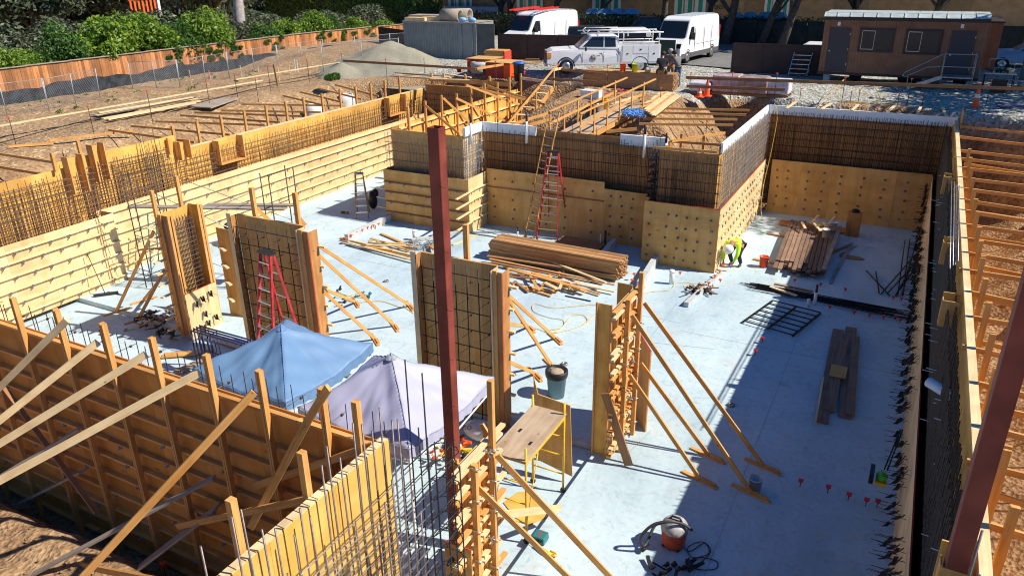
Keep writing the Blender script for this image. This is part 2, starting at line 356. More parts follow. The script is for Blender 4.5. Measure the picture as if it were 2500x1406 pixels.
def groundmat():
    m = mat('ground_soil', (.3,.2,.12), .95); n, l, b = NT(m); tc = n.new('ShaderNodeTexCoord'); at_ = n.new('ShaderNodeAttribute'); at_.attribute_name = 'mask'
    sp_ = n.new('ShaderNodeSeparateColor'); l.new(at_.outputs['Color'], sp_.inputs[0])
    def N(s, d=6, ro=.6):
        q = n.new('ShaderNodeTexNoise'); q.inputs['Scale'].default_value = s; q.inputs['Detail'].default_value = d; q.inputs['Roughness'].default_value = ro; l.new(tc.outputs['Object'], q.inputs['Vector']); return q
    n1, n2, n3 = N(.7), N(7), N(28, 3)
    dirt = ramp(n, [(.3, (.25,.155,.08)), (.5, (.37,.245,.135)), (.7, (.50,.355,.205))]); l.new(n1.outputs[0], dirt.inputs[0])
    d2 = ramp(n, [(.35, (.55,.5,.48)), (.6, (1.15,1.1,1.05))]); l.new(n2.outputs[0], d2.inputs[0])
    def MX(a, b_, f=None, bt='MIX', fv=1):
        q = n.new('ShaderNodeMix'); q.data_type = 'RGBA'; q.blend_type = bt; q.inputs[0].default_value = fv
        if f is not None: l.new(f, q.inputs[0])
        l.new(a, q.inputs[6]); l.new(b_, q.inputs[7]); return q.outputs[2]
    dc = MX(dirt.outputs[0], d2.outputs[0], None, 'MULTIPLY')
    vor = n.new('ShaderNodeTexVoronoi'); vor.inputs['Scale'].default_value = 11; l.new(tc.outputs['Object'], vor.inputs['Vector'])
    gs = n.new('ShaderNodeSeparateColor'); l.new(vor.outputs['Color'], gs.inputs[0])
    gr = ramp(n, [(0, (.17,.18,.17)), (.45, (.36,.37,.34)), (.8, (.50,.50,.46)), (1, (.66,.66,.62))]); l.new(gs.outputs[0], gr.inputs[0])
    gd = ramp(n, [(.0, (1,1,1)), (.05, (1,1,1)), (.12, (.45,.45,.45))]); l.new(vor.outputs['Distance'], gd.inputs[0])
    big = ramp(n, [(.3, (.8,.8,.78)), (.65, (1.1,1.08,1.04))]); l.new(n1.outputs[0], big.inputs[0])
    grc = MX(gr.outputs[0], big.outputs[0], None, 'MULTIPLY')
    v2 = n.new('ShaderNodeTexVoronoi'); v2.inputs['Scale'].default_value = 17; mp = n.new('ShaderNodeMapping'); mp.inputs['Scale'].default_value = (1, .45, 1); mp.inputs['Rotation'].default_value = (0,0,.7)
    l.new(tc.outputs['Object'], mp.inputs[0]); l.new(mp.outputs[0], v2.inputs['Vector']); s2 = n.new('ShaderNodeSeparateColor'); l.new(v2.outputs['Color'], s2.inputs[0])
    ch = ramp(n, [(0, (.24,.15,.08)), (.5, (.34,.225,.125)), (.85, (.43,.295,.17)), (1, (.62,.47,.29))]); l.new(s2.outputs[0], ch.inputs[0])
    chc = MX(ch.outputs[0], big.outputs[0], None, 'MULTIPLY')
    o1 = MX(dc, chc, sp_.outputs[1]); o2 = MX(o1, grc, sp_.outputs[0]); l.new(o2, b.inputs['Base Color'])
    ad = n.new('ShaderNodeMath'); ad.operation = 'ADD'; l.new(n2.outputs[0], ad.inputs[0]); l.new(vor.outputs['Distance'], ad.inputs[1])
    bp = n.new('ShaderNodeBump'); bp.inputs['Strength'].default_value = .8; bp.inputs['Distance'].default_value = .06; l.new(ad.outputs[0], bp.inputs['Height']); l.new(bp.outputs[0], b.inputs['Normal'])
    return m
GROUND = groundmat(); me.materials.append(GROUND)
go = bpy.data.objects.new('ground', me); C.objects.link(go); go['kind'] = 'structure'
# slab: the main floor stands 0.15 m above a lower bay on the left front
sl_ = MB(); zb = -.45
sl_.box(-24.4,13.62,zb,1.3,33.2,0); sl_.box(-24.4,33.2,zb,-18.9,36.0,0); sl_.box(-5.03,-4,zb,1.3,13.62,0)
s_ = sl_.build('floor_slab', CONC); s_['kind'] = 'structure'
s_ = MB().box(-24.4,7.0,zb,-5.03,13.62,-.16).build('lower_floor_slab', CONC); s_['kind'] = 'structure'
# chalked joint lines cut in the slab
jm = mat('joint_line', (.36,.40,.42), .9)
mb = MB()
for (a_, b_) in ((at(1655,738), at(1580,835)), (at(1745,852), at(1580,835)),(at(1590,1050),at(1510,1130))): mb.beam(V((a_.x,a_.y,.003)), V((b_.x,b_.y,.003)), .015, .004)
s_ = mb.build('floor_joint', jm); s_['kind'] = 'structure'
# road
rd = noisy('asphalt', (.13,.135,.14), (.19,.195,.20), 4, .9, bump=.3)
mb = MB(); mb.poly([(-16.5,46.6,4.42),(-9.5,44.9,4.42),(-2,66,4.42),(-22,66,4.42)])
s_ = mb.build('road', rd); s_['kind'] = 'structure'
# low concrete curbs poured on the slab
def curb(label, p0, p1, w=.18, h=.32, z=0, mat_=CONCG, group=None, pf='along'):
    p0, p1 = V(p0), V(p1); mb = MB(); mb.beam(V((p0.x,p0.y,z+h/2)), V((p1.x,p1.y,z+h/2)), w, h)
    return tag(mb.build('concrete_curb', mat_), label, 'curb', group)
curb('low concrete curb running toward the block form right of the lumber stack', at(1560,712), (-7.35,24.85,0), h=.36)
curb('low concrete curb ending at the left plywood block behind the scrap pile', (-19.0,21.9,0), (-19.0,24.75,0), h=.3)
curb('low concrete curb beside the white pipe right of the left block', (-16.6,22.9,0), (-15.3,24.7,0), h=.16)
curb('short concrete curb under the yellow crouching worker with orange caps on it', (-5.35,21.7,0), (-5.0,24.7,0), w=.16, h=.16)
curb('grey concrete curb on the floor below the third column form', (-9.5,13.55,0), (-5.1,13.55,0), w=.14, h=.14, z=-.14)
curb('grey concrete curb in front of the wide ply form and red ladder', (-17.7,13.6,0), (-14.6,13.5,0), w=.2, h=.2, z=-.1)
curb('grey concrete curb near the back corner right of the tall ladders', at(1465,640), at(1500,600), w=.18, h=.3)

mb = MB()
for (a_, b_, w_) in (((-5.0,20.0),(1.25,20.0),.012),((-13.5,13.7),(-13.5,26.2),.01),((-24,20.5),(-5.1,20.5),.01),((-1.9,3.5),(-1.9,33),.01)): mb.beam(V((*a_,.0025)), V((*b_,.0025)), w_, .003)
s_ = mb.build('floor_joint', jm); s_['kind'] = 'structure'
# ================================================================ FORMWORK
def proto_clamp():
    mb = MB(); mb.box(-.035,0,-.05,.035,.015,.03); mb.box(-.05,.09,-.01,.05,.105,.03); mb.cyl((0,0,.0),(0,.15,.0),.012,n=6); mb.beam((-.05,.1,.02),(.05,.12,-.05),.03,.012)
    return mb
def proto_nut():
    mb = MB(); mb.box(-.04,0,-.045,.04,.012,.045); mb.cyl((0,0,0),(0,.07,0),.026,n=8); mb.cyl((0,.07,0),(0,.11,.0),.01,n=6); return mb
def proto_wedge():
    mb = MB(); mb.cyl((0,0,0),(0,.38,0),.006,n=4); mb.beam((-.03,.12,.06),(.03,.15,-.1),.06,.014); mb.beam((.02,.05,.05),(.05,.12,-.09),.05,.012); mb.cyl((-.02,.13,.02),(.03,.2,-.12),.012,n=5); return mb
def mesh_of(mb, name, m):
    o = mb.build(name, m); me_ = o.data; bpy.data.objects.remove(o); return me_
CL = mesh_of(proto_clamp(), 'tie_clamp', CLAMP); NUT = mesh_of(proto_nut(), 'tie_nut', noisy('dull_nut_steel', (.08,.075,.07), (.3,.28,.27), 18, .5, .5)); WED = mesh_of(proto_wedge(), 'tie_wedge', DARKI); WED2 = mesh_of(MB().cyl((0,0,0),(0,.2,0),.006,n=4).beam((-.02,.07,.04),(.02,.09,-.07),.035,.012), 'tie_wedge', CLAMP)
def inst(me_, name, parent, loc, rz):
    o = bpy.data.objects.new(name, me_); C.objects.link(o); o.parent = parent; o.location = V(loc)-wloc(parent); o.rotation_euler = (random.uniform(-.12,.12), random.uniform(-.35,.35), rz); return o
def formwall(label, a, b, z0, z1, nrm, m=PLYN, walers=(), wdep=.09, wth=.038, clamps=None, nuts=None, posts=None, top=None, rededge=False, wmat=FIRP, cat='formwork wall', cname='tie_clamp', cme=None, plates=None, group=None):
    a, b = V((*a, 0)), V((*b, 0)); n = V((*nrm, 0)); d = b-a; L = d.length; u = d.normalized(); rz = math.atan2(-n.x, n.y)
    t = thing('formwork_wall', label, cat, (a.x, a.y, z0), group)
    mb = MB(); k = max(1, round(L/1.22)); 
    for i in range(k):
        p = a+u*(L*i/k+.002); q = a+u*(L*(i+1)/k-.002); off = -n*.0095; zt = z1-random.uniform(0,.012)
        mb.quadbox([tuple(v) for v in [p+off*2+V((0,0,z0)), q+off*2+V((0,0,z0)), q+V((0,0,z0)), p+V((0,0,z0)), p+off*2+V((0,0,zt)), q+off*2+V((0,0,zt)), q+V((0,0,zt)), p+V((0,0,zt))]], (L/k*.3, .019, zt-z0) if (zt-z0) > .5 else (L/k,.019,zt-z0))
    mb.build('plywood', m, t, fixn=True)
    if rededge:
        mb = MB(); mb.beam(a+V((0,0,z1+.004))-n*.0095, b+V((0,0,z1+.004))-n*.0095, .024, .012); mb.build('red_edge', REDE, t)
    for z in walers:
        p0, p1 = a, b; mb = MB(); pc = []
        s = 0; 
        while s < L:
            e = min(L, s+random.choice((2.4,3.6,4.8))); e = L if L-e < .8 else e
            mb.beam(a+u*(s+.004)+n*(wdep/2+.001)+V((0,0,z)), a+u*(e-.004)+n*(wdep/2+.001)+V((0,0,z+random.uniform(-.01,.01))), wdep, wth); s = e
        mb.build('waler', wmat, t)
    cnt = 0
    if clamps:
        for z in walers:
            s = clamps*.4
            while s < L-.1 and cnt < 98:
                p = a+u*s+n*.0+V((0,0,z-.045)); inst(cme or CL, cname, t, p, rz); cnt += 1; s += clamps*random.choice((.85,1,1,1.1))
    if nuts:
        dx, zs = nuts; s = dx*.45
        while s < L-.1:
            for z in zs:
                if cnt < 98: inst(NUT, 'tie_nut', t, a+u*(s+random.uniform(-.06,.06))+V((0,0,z+random.uniform(-.04,.04))), rz); cnt += 1
            s += dx*random.choice((1,.7,1.3))
    if posts:
        for (s, pz0, pz1, off) in posts:
            mb = MB()
            for dd in (-.024, .024): mb.beam(a+u*(s+dd)+n*off+V((0,0,pz0)), a+u*(s+dd*1.0)+n*off+V((0,0,pz1+random.uniform(-.02,.03))), .038, .09, up=n)
            mb.build('post', FIR, t)
    if top:
        mb = MB(); mb.beam(a-n*top[1]+V((0,0,z1+.021)), b-n*top[1]+V((0,0,z1+.021)), top[0], .038); mb.build('top_plate', top[2] if len(top) > 2 else FIRP, t)
    return t
def rebarmat(label, a, b, z0, z1, dv=.2, dh=.3, r=.009, layers=(0,.14), nrm=(0,0), m=REBAR, jit=.02, ragged=.25, extra=0, group=None, name='rebar_mat'):
    a, b = V((*a,0)), V((*b,0)); n = V((*nrm,0)); d = b-a; L = d.length; u = d.normalized(); t = thing(name, label, 'rebar', (a.x,a.y,z0), group)
    mv = MB(); mh = MB()
    for li, o in enumerate(layers):
        s = dv*.3*(li+1)
        while s < L:
            p = a+u*(s+random.uniform(-jit,jit))+n*o; zt = z1+random.uniform(-ragged, ragged*.3)+(extra if random.random() < .12 else 0)
            mv.cyl(p+V((0,0,z0)), p+u*random.uniform(-.03,.03)+V((0,0,zt)), r, n=4, cap=False)
            if random.random() < .25: mv.cyl(p+u*.03+V((0,0,z0)), p+u*.05+V((0,0,zt-.5)), r, n=4, cap=False)
            s += dv
        z = z0+.15
        while z < z1-.1:
            mh.cyl(a+n*o+V((0,0,z)), b+n*o+V((0,0,z+random.uniform(-.03,.03))), r, n=4, cap=False)
            if random.random() < .2: mh.cyl(a+u*L*.3+n*o+V((0,0,z+.04)), a+u*L*.8+n*o+V((0,0,z+.05)), r, n=4, cap=False)
            z += dh
    mv.build('vertical_bars', m, t); mh.build('horizontal_bars', m, t)
    return t
XP, XN, YP, YN = (1,0), (-1,0), (0,1), (0,-1)
W6 = (.25,.66,1.06,1.46,1.86,2.24)
# ---- left wall, near bay
formwall('pale plywood wall form with steel-clamped walers, near end of left side', (-23.48,6.9), (-23.48,15.45), 0, 2.42, XP, PLYN, walers=(.22,.62,1.02,1.44,1.86,2.2), clamps=.62)
formwall('tall amber plywood back form behind rebar at the near left', (-23.93,6.9), (-23.93,14.6), 0, 4.15, XP, PLYA)
formwall('amber plywood back form, highest section of the left wall', (-24.6,14.62), (-24.6,19.3), 0, 4.22, XP, PLYA)
formwall('long amber plywood back form of the left wall behind the rebar grid', (-24.62,19.31), (-24.62,36.2), 0, 3.62, XP, PLYA, posts=[(s,.6,4.5,-.2) for s in (.15,1.3,2.5,3.75,5.0,6.2,7.35,8.6,9.9,11.1,12.3,13.5,14.8)], top=(.14,.07))
rebarmat('dense grey rebar grid standing behind the near left wall form', (-23.7,7.2), (-23.7,15.2), .5, 4.0, .135, .2, .0105, (0,.1), XP, REBARW, ragged=.3, extra=.2)
rebarmat('grey rebar grid of the high section beyond the near bay', (-24.42,15.3), (-24.42,18.8), .5, 4.0, .12, .2, .0105, (0,.1), XP, REBARW, ragged=.3, extra=.3)
formwall('pale plywood wall form with rows of walers, long far part of the left side', (-24.18,15.3), (-24.18,35.6), 0, 2.42, XP, PLYN, walers=W6, clamps=1.1, wmat=FIRP)
rebarmat('long thin rebar grid above the far left wall form', (-24.4,18.6), (-24.4,35.8), .5, 3.5, .17, .2, .009, (0,.08), XP, REBARW, ragged=.1)
# return panel where near bay steps back
formwall('narrow plywood return panel closing the step in the left wall form', (-24.16,15.46), (-23.49,15.46), 0, 2.42, YP, PLYN)
# pilaster boxes on left wall
def blockout(label, x, y, z, w, h, d=.3, open_=True, m=PLYA):
    t = thing('blockout_box', label, 'formwork box', (x,y,z)); th = .04
    MB().box(x,y,z,x+d,y+th,z+h).build('side_board', FIR, t); MB().box(x,y+w-th,z,x+d,y+w,z+h).build('side_board', FIR, t)
    MB().box(x,y+th+.002,z,x+d,y+w-th-.002,z+th).build('bottom_board', FIR, t); MB().box(x-.03,y+th+.002,z+th+.002,x+.0,y+w-th-.002,z+h).build('back_panel', m, t); return t
blockout('open wooden beam-pocket box set in the left wall top above the rebar', -24.5, 20.9, 2.75, 1.3, .95, .36)
blockout('open wooden beam-pocket box at the far end of the left wall', -24.5, 32.2, 2.75, 1.5, .95, .36)
for (y, zt, w, lb) in ((14.4,4.62,.5,'upright box of boards on the left wall beside white pipe stub'), (15.75,4.68,.42,'tall boxed uprights on the left wall between two rebar curtains'), (19.2,4.1,.45,'boxed uprights on the left wall where the high plywood section ends')):
    X_ = -23.9 if y < 14.5 else -24.58
    t = thing('pilaster_box', lb, 'formwork box', (X_,y,2.6)); MB().box(X_,y,3.3,X_+.32,y+.04,zt-.1).build('side_board', FIR, t); MB().box(X_,y+w,3.3,X_+.32,y+w+.04,zt-.1).build('side_board', FIR, t)
    MB().box(X_-.02,y+.042,2.5,X_+.01,y+w-.002,zt-.2).build('back_panel', PLYA, t)
    MB().beam((X_+.1,y-.3,zt-.5),(X_+.1,y-.3,zt+.1),.09,.09).build('post', FIR, t)
# vertical rebar clusters above left wall
for (u_, v_, lb) in ((372,410,'bundle of upright rebar sticking out of the left wall between boxes'), (150,400,'bundle of upright rebar at the high near end of left wall')):
    p = atx(u_, v_, -24.45); t = MB()
    for i in range(7): q = p+V((random.uniform(-.1,.1), random.uniform(-.35,.35), 0)); t.cyl((q.x,q.y,2.0),(q.x,q.y,4.1+random.uniform(0,.6)),.009,n=5)
    tag(t.build('rebar_bundle', REBAR), lb, 'rebar')
# ---- corridor in the back left
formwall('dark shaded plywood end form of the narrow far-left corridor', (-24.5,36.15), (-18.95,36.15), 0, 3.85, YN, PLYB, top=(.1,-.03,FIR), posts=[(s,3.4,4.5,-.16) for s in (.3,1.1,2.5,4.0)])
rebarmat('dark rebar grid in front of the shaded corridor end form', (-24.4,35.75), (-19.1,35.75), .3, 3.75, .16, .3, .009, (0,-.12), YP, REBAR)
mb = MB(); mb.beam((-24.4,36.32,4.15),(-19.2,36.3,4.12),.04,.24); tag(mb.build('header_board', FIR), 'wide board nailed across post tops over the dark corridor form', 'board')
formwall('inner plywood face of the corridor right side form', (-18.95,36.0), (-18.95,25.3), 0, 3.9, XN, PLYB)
tw = formwall('bright amber wall form with walers, tall posts and clamps behind the left block', (-18.72,25.5), (-18.72,36.2), .3, 3.95, XP, PLYA, walers=(.8,1.4,2.0,2.6,3.2,3.8), clamps=.75, wmat=FIRP, posts=[(.5+1.28*i,.4,4.6+.06*(i%3),.14) for i in range(9)])
# long braces from those posts down to the trench bank
for (u0,v0,u1,v1,z,lb) in ((1010,281,1034,317,3.2,'short diagonal brace nearest the left block'),(1037,257,1121,328,3.3,'second diagonal brace behind the left block'),(1082,240,1153,306,3.2,'third diagonal brace behind the left block'),(1113,240,1237,298,3.0,'fourth long diagonal brace toward the bank'),(1138,208,1328,280,3.0,'fifth and longest diagonal brace toward the bank'),(1175,219,1355,261,3.6,'sixth long brace ending at the ramp handrail'),(1189,210,1385,274,3.4,'last long brace beside the wooden stairs')):
    p0 = atx(u0,v0,-18.52); p1 = at(u1,v1,z); tag(MB().beam(p0,p1,.04,.1).build('diagonal_brace', FIR), 'orange '+lb, 'brace', 'braces behind the left block')
mb = MB(); mb.beam((-18.6,36.2,4.5),(-15.6,35.9,4.35),.04,.14); tag(mb.build('loose_plank', FIRP), 'pale plank laid from corridor corner toward wooden stairs', 'plank')
# ---- left block
formwall('tan plywood front of the left block with five dark walers', (-19.2,24.85), (-15.1,24.85), 0, 2.22, YN, PLYT, walers=(.42,.86,1.28,1.7,), clamps=.85, wmat=FIRD, wdep=.07)
formwall('bright plywood right side of the left block with projecting walers', (-15.1,24.86), (-15.1,26.28), 0, 2.25, XP, PLYN, walers=(.5,.95,1.35,1.75), clamps=.6, wmat=FIRP)
for z in (.5,.95,1.35,1.75):
    mb = MB(); mb.beam((-15.0,23.75,z-.02),(-15.0,25.0,z+.02),.09,.04); tag(mb.build('projecting_waler', FIRP), 'pale 2x4 waler end sticking out past the left block corner', 'board', 'waler ends at the left block corner')
formwall('plywood left side of the left block facing the corridor', (-19.22,24.86), (-19.22,28), 0, 2.2, XN, PLYT)
mb = MB()
for z in (.5,.92,1.34,1.76): mb.beam((-19.75,24.98,z),(-19.2,24.98,z),.09,.04)
tag(mb.build('waler_ends', FIRP), 'walers poking out left of the left block over the shadow', 'board')
formwall('upper tan plywood of the left block behind its rebar curtain', (-19.0,25.3), (-15.55,25.3), .2, 3.78, YN, PLYT, top=(.06,-.02,FIR))
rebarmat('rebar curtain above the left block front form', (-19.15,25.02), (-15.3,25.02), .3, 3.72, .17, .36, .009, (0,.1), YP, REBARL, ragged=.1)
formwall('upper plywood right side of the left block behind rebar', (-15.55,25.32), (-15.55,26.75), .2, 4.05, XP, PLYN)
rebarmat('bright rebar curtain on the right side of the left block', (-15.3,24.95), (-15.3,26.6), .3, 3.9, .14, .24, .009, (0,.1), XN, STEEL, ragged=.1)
def foam(label, p0, p1, z, h=.36, t=.09):
    mb = MB(); mb.beam(V((p0[0],p0[1],z-h/2)), V((p1[0],p1[1],z-h/2)), t, h)
    for i in range(int((V(p1)-V(p0)).length/.6)): pass
    return tag(mb.build('foam_strip', FOAM), label, 'foam board')
foam('white foam strip on top of the left block right side', (-15.49,25.3), (-15.49,26.7), 4.14)
foam('white foam strip on the middle wall next to the left block corner', (-15.45,26.72), (-13.05,26.72), 4.14, .38)
foam('white foam strip on the middle wall right of the ramp', (-9.55,26.72), (-7.75,26.72), 4.14, .4)
# ---- middle wall and right block
formwall('long tan plywood middle wall form with scattered round tie nuts', (-15.08,26.28), (-9.95,26.28), 0, 2.38, YN, PLYT, walers=(1.62,), wmat=FIRD, wdep=.05, nuts=(.85,(.35,.78,1.2,1.95)))
formwall('shorter stepped plywood panel of the middle wall by the curb', (-9.95,26.28), (-7.9,26.28), 0, 2.12, YN, PLYT, nuts=(.62,(.3,.7,1.1,1.5,1.85)))
rebarmat('dark rebar curtain along the middle wall', (-15.2,26.5), (-7.7,26.5), .3, 3.95, .19, .37, .0095, (0,.1), YP, REBAR, extra=.5, ragged=.15)
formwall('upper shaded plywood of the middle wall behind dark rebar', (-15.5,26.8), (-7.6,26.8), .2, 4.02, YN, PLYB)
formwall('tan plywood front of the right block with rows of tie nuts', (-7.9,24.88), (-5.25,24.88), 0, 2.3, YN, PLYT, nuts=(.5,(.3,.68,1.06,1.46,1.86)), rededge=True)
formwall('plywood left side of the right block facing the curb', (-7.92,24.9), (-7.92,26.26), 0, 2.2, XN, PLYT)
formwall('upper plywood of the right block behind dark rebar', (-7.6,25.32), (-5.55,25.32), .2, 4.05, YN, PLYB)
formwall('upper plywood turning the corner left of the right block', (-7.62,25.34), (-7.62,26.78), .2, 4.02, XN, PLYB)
rebarmat('dark rebar curtain above the right block front', (-7.8,25.08), (-5.4,25.08), .3, 4.0, .15, .33, .0095, (0,.1), YP, REBAR, ragged=.1)
# rebar column cage at re-entrant corner
mb = MB()
for i in range(8): q = (-7.85+random.uniform(-.12,.12), 25.6+random.uniform(-.3,.3)); mb.cyl((*q,.3),(*q,4.2+random.uniform(-.2,.3)),.014,n=5)
for i in range(14): mb.box(-8.0,25.25,.5+i*.26,-7.72,25.95,.515+i*.26)
tag(mb.build('rebar_cage', DARKI), 'dense dark rebar cage in the corner left of the right block', 'rebar cage')
# ---- right room
formwall('sunlit plywood wall form with many clamps beside the crouching worker', (-5.25,24.9), (-5.25,32.88), 0, 2.3, XP, PLYN, walers=(.4,.85,1.3,1.75,2.1), clamps=.48, wdep=.012, wth=.09, rededge=True, cme=WED2, cname='tie_wedge', wmat=PLYN)
formwall('amber plywood back form of the right room left wall', (-5.58,25.35), (-5.58,33.4), 0, 4.3, XP, PLYA, top=(.06,-.03,FIR))
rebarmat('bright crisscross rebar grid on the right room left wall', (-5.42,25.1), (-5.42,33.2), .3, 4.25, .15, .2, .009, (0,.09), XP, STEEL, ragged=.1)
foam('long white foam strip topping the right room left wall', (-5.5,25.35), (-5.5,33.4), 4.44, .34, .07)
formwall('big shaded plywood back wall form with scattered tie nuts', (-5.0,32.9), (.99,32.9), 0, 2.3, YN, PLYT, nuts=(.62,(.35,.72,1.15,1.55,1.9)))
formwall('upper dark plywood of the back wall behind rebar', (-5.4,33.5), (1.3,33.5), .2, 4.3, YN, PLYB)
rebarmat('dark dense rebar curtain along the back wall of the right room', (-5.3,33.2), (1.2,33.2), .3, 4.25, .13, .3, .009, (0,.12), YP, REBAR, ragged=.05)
foam('long white foam strip topping the back wall of the right room', (-5.45,33.43), (1.45,33.43), 4.44, .36, .08)
# right wall, inner and outer
tr = formwall('long plywood wall form bristling with tie wedges on the right side', (1.0,4.0), (1.0,32.88), 0, 2.3, XN, PLYN, rededge=True)
big = MB(); k = 0
rows = (.3,.7,1.1,1.5,1.9)
for y in np.arange(6.2,32.6,.30):
    for z in rows:
        if random.random() < .55: continue
        yy = y+random.uniform(-.08,.08); zz = z+random.uniform(-.09,.09)
        if yy < 19.5 and k < 98: inst(WED, 'tie_wedge', tr, (.985,yy,zz), math.pi/2); k += 1
        else:
            big.cyl((.985,yy,zz),(.62,yy,zz),.006,n=4,cap=False); big.beam((.86,yy-.03,zz+.06),(.83,yy+.03,zz-.1),.06,.014); big.beam((.93,yy,zz+.05),(.87,yy,zz-.09),.05,.012)
bo = big.build('far_tie_wedges', DARKI, tr); bo['kind'] = 'stuff'
to = formwall('outer plywood form of the right wall with posts over the trench', (1.36,4.0), (1.36,33.4), 0, 4.3, XN, PLYA, top=(.12,.058,FIRP), posts=[(y-4,.8,4.62,-.30) for y in (5.6,6.9,8.2,9.4,10.35,11.6,12.8,14.1,15.3,16.5,17.6,18.6,19.7,20.9,21.9,23.1,24.3,25.6,26.9)])
formwall('tall pale post cluster form at the far right corner', (1.55,32.2), (1.55,33.3), 2.2, 4.9, XP, FIR)
rebarmat('dark rebar curtain between the two right wall forms', (1.14,4.0), (1.14,33.2), .2, 4.2, .16, .3, .012, (0,.12), XP, DARKI, ragged=.1)
k = 0
t = thing('tie_rods', 'thin steel tie rods with green cones crossing the open top of the right wall', 'tie rods', (1.3,10,3))
gm_ = mat('green_tie_cone', (.02,.55,.35), .4)
for y in np.arange(7.2,30,.62):
    z = random.choice((2.5,2.85,3.2,3.6)); mb = MB(); L_ = random.uniform(.22,.42); mb.cyl((1.36,y,z),(1.36-L_,y+.02,z+.02),.008,n=5,mi=0)
    if random.random() < .4: mb.cyl((1.36-L_*.5,y+.01,z+.01),(1.36-L_*.7,y+.015,z+.015),.014,.02,n=6,mi=1)
    mb.build('tie_rod', [STEEL, gm_], t)
for (y, lb) in ((24.6,'plywood pocket box nearest the far corner'),(18.4,'plywood pocket box beside loose rods'),(14.9,'larger plywood pocket box with blue clip'),(7.4,'nearest plywood pocket box at the bottom edge')):
    t = thing('blockout_box', lb+' hung inside the right wall top', 'formwork box', (1.1,y,3.6)); MB().box(1.05,y,3.7,1.34,y+.025,4.22).build('end_panel', PLYT, t); MB().box(1.05,y+.45,3.7,1.34,y+.47,4.22).build('side_board', PLYA, t); MB().box(1.035,y+.03,3.7,1.05,y+.2,4.22).build('back_panel', PLYT, t)
# struts from right posts to the bank
for i, y in enumerate((5.6,6.9,8.2,9.4,10.35,11.6,12.8,14.1,15.3,16.5,17.6,18.6,19.7,20.9,21.9,23.1,24.3,25.6,26.9,28.1,30.4,32.5)):
    for (z, ln) in ((4.22,5.0),(3.35,4.2)):
        if z < 4 and i % 2: continue
        yy = y+(.07 if z > 4 else -.1); mb = MB(); mb.beam((1.3+(.2 if i%3 else .0)+(.3 if z<4 else 0),yy,z+.05),(1.6+ln,yy+random.uniform(-.35,.25),z-.15+random.uniform(-.12,.1)),.04,.09)
        tag(mb.build('trench_strut', FIR), 'timber strut spanning the trench on the right side', 'strut', 'struts over the right trench')
mb = MB()
for (o, zz) in ((0,0),(.05,.02),(.1,-.01),(.14,.03)): mb.cyl((1.12+o,16.2+o*3,4.4+zz),(1.2+o*1.2,23.6-o*4,4.36+zz),.012,n=5)
tag(mb.build('loose_rods', STEEL), 'bundle of long bare rods lying along the right wall top', 'rods')
t = thing('pipe_sleeve', 'pale blue pipe sleeve lying across the right wall rebar', 'pipe', (1.1,12.6,3.8)); mb = MB(); mb.cyl((.95,12.75,3.6),(1.36,12.35,3.6),.085,n=14); mb.build('sleeve', mat('pale_blue_sleeve', (.5,.65,.8), .5), t)
# ---- left bank posts are part of the wall; struts spanning the left trench
SL = [(20,358,130,350),(120,343,325,320),(265,318,470,352),(320,308,545,332),(380,297,618,307),(440,282,650,300),(475,275,692,284),(540,270,755,276),(590,255,830,262)]
for i, (u0,v0,u1,v1) in enumerate(SL):
    p0 = at(u0,v0,3.75); p1 = at(u1,v1,3.62); p1 = V((-24.9+.2*(i%2), p1.y, 3.7)) if p1.x > -27 else p1
    mb = MB(); mb.beam(p0, p1, .04, .09); tag(mb.build('trench_strut', FIR), 'brown timber strut spanning the trench on the left side', 'strut', 'struts over the left trench')
for i, y in enumerate((13.2,14.4,15.6)):
    mb = MB(); mb.beam((-31,y,3.8),(-24.2,y-.3,3.95),.04,.09); tag(mb.build('trench_strut', FIR), 'brown timber strut spanning the trench on the left side', 'strut', 'struts over the left trench')
for i, y in enumerate((28.2,29.5,30.9,32.3)):
    mb = MB(); mb.beam((-29.0,y+1.5,3.9),(-24.9,y,3.9-.05*i),.04,.09); tag(mb.build('trench_strut', FIR), 'brown timber strut at the far end of the left trench', 'strut', 'far struts over the left trench')
# struts of the middle trench (right room left wall to bank)
for i, (u0,v0,u1,v1) in enumerate(((1620,265,1830,270),(1590,275,1822,281),(1570,290,1800,292),(1560,303,1790,306),(1592,360,1750,372),(1640,345,1770,325))):
    p0 = at(u0,v0,4.2); p1 = at(u1,v1,4.15); mb = MB(); mb.beam(p0, p1, .04, .09); tag(mb.build('trench_strut', FIR), 'dark timber strut over the ribbed bank left of the right room', 'strut', 'struts over the middle trench')
mb = MB()
for x in (-7.2,-6.4): mb.beam((x,26.5,3.0),(x,26.5,4.4),.09,.09)
mb.beam((-7.5,26.45,4.1),(-5.7,26.4,4.15),.04,.09)
tag(mb.build('brace_trestle', FIR), 'small timber frame behind the right block at trench corner', 'timber frame')
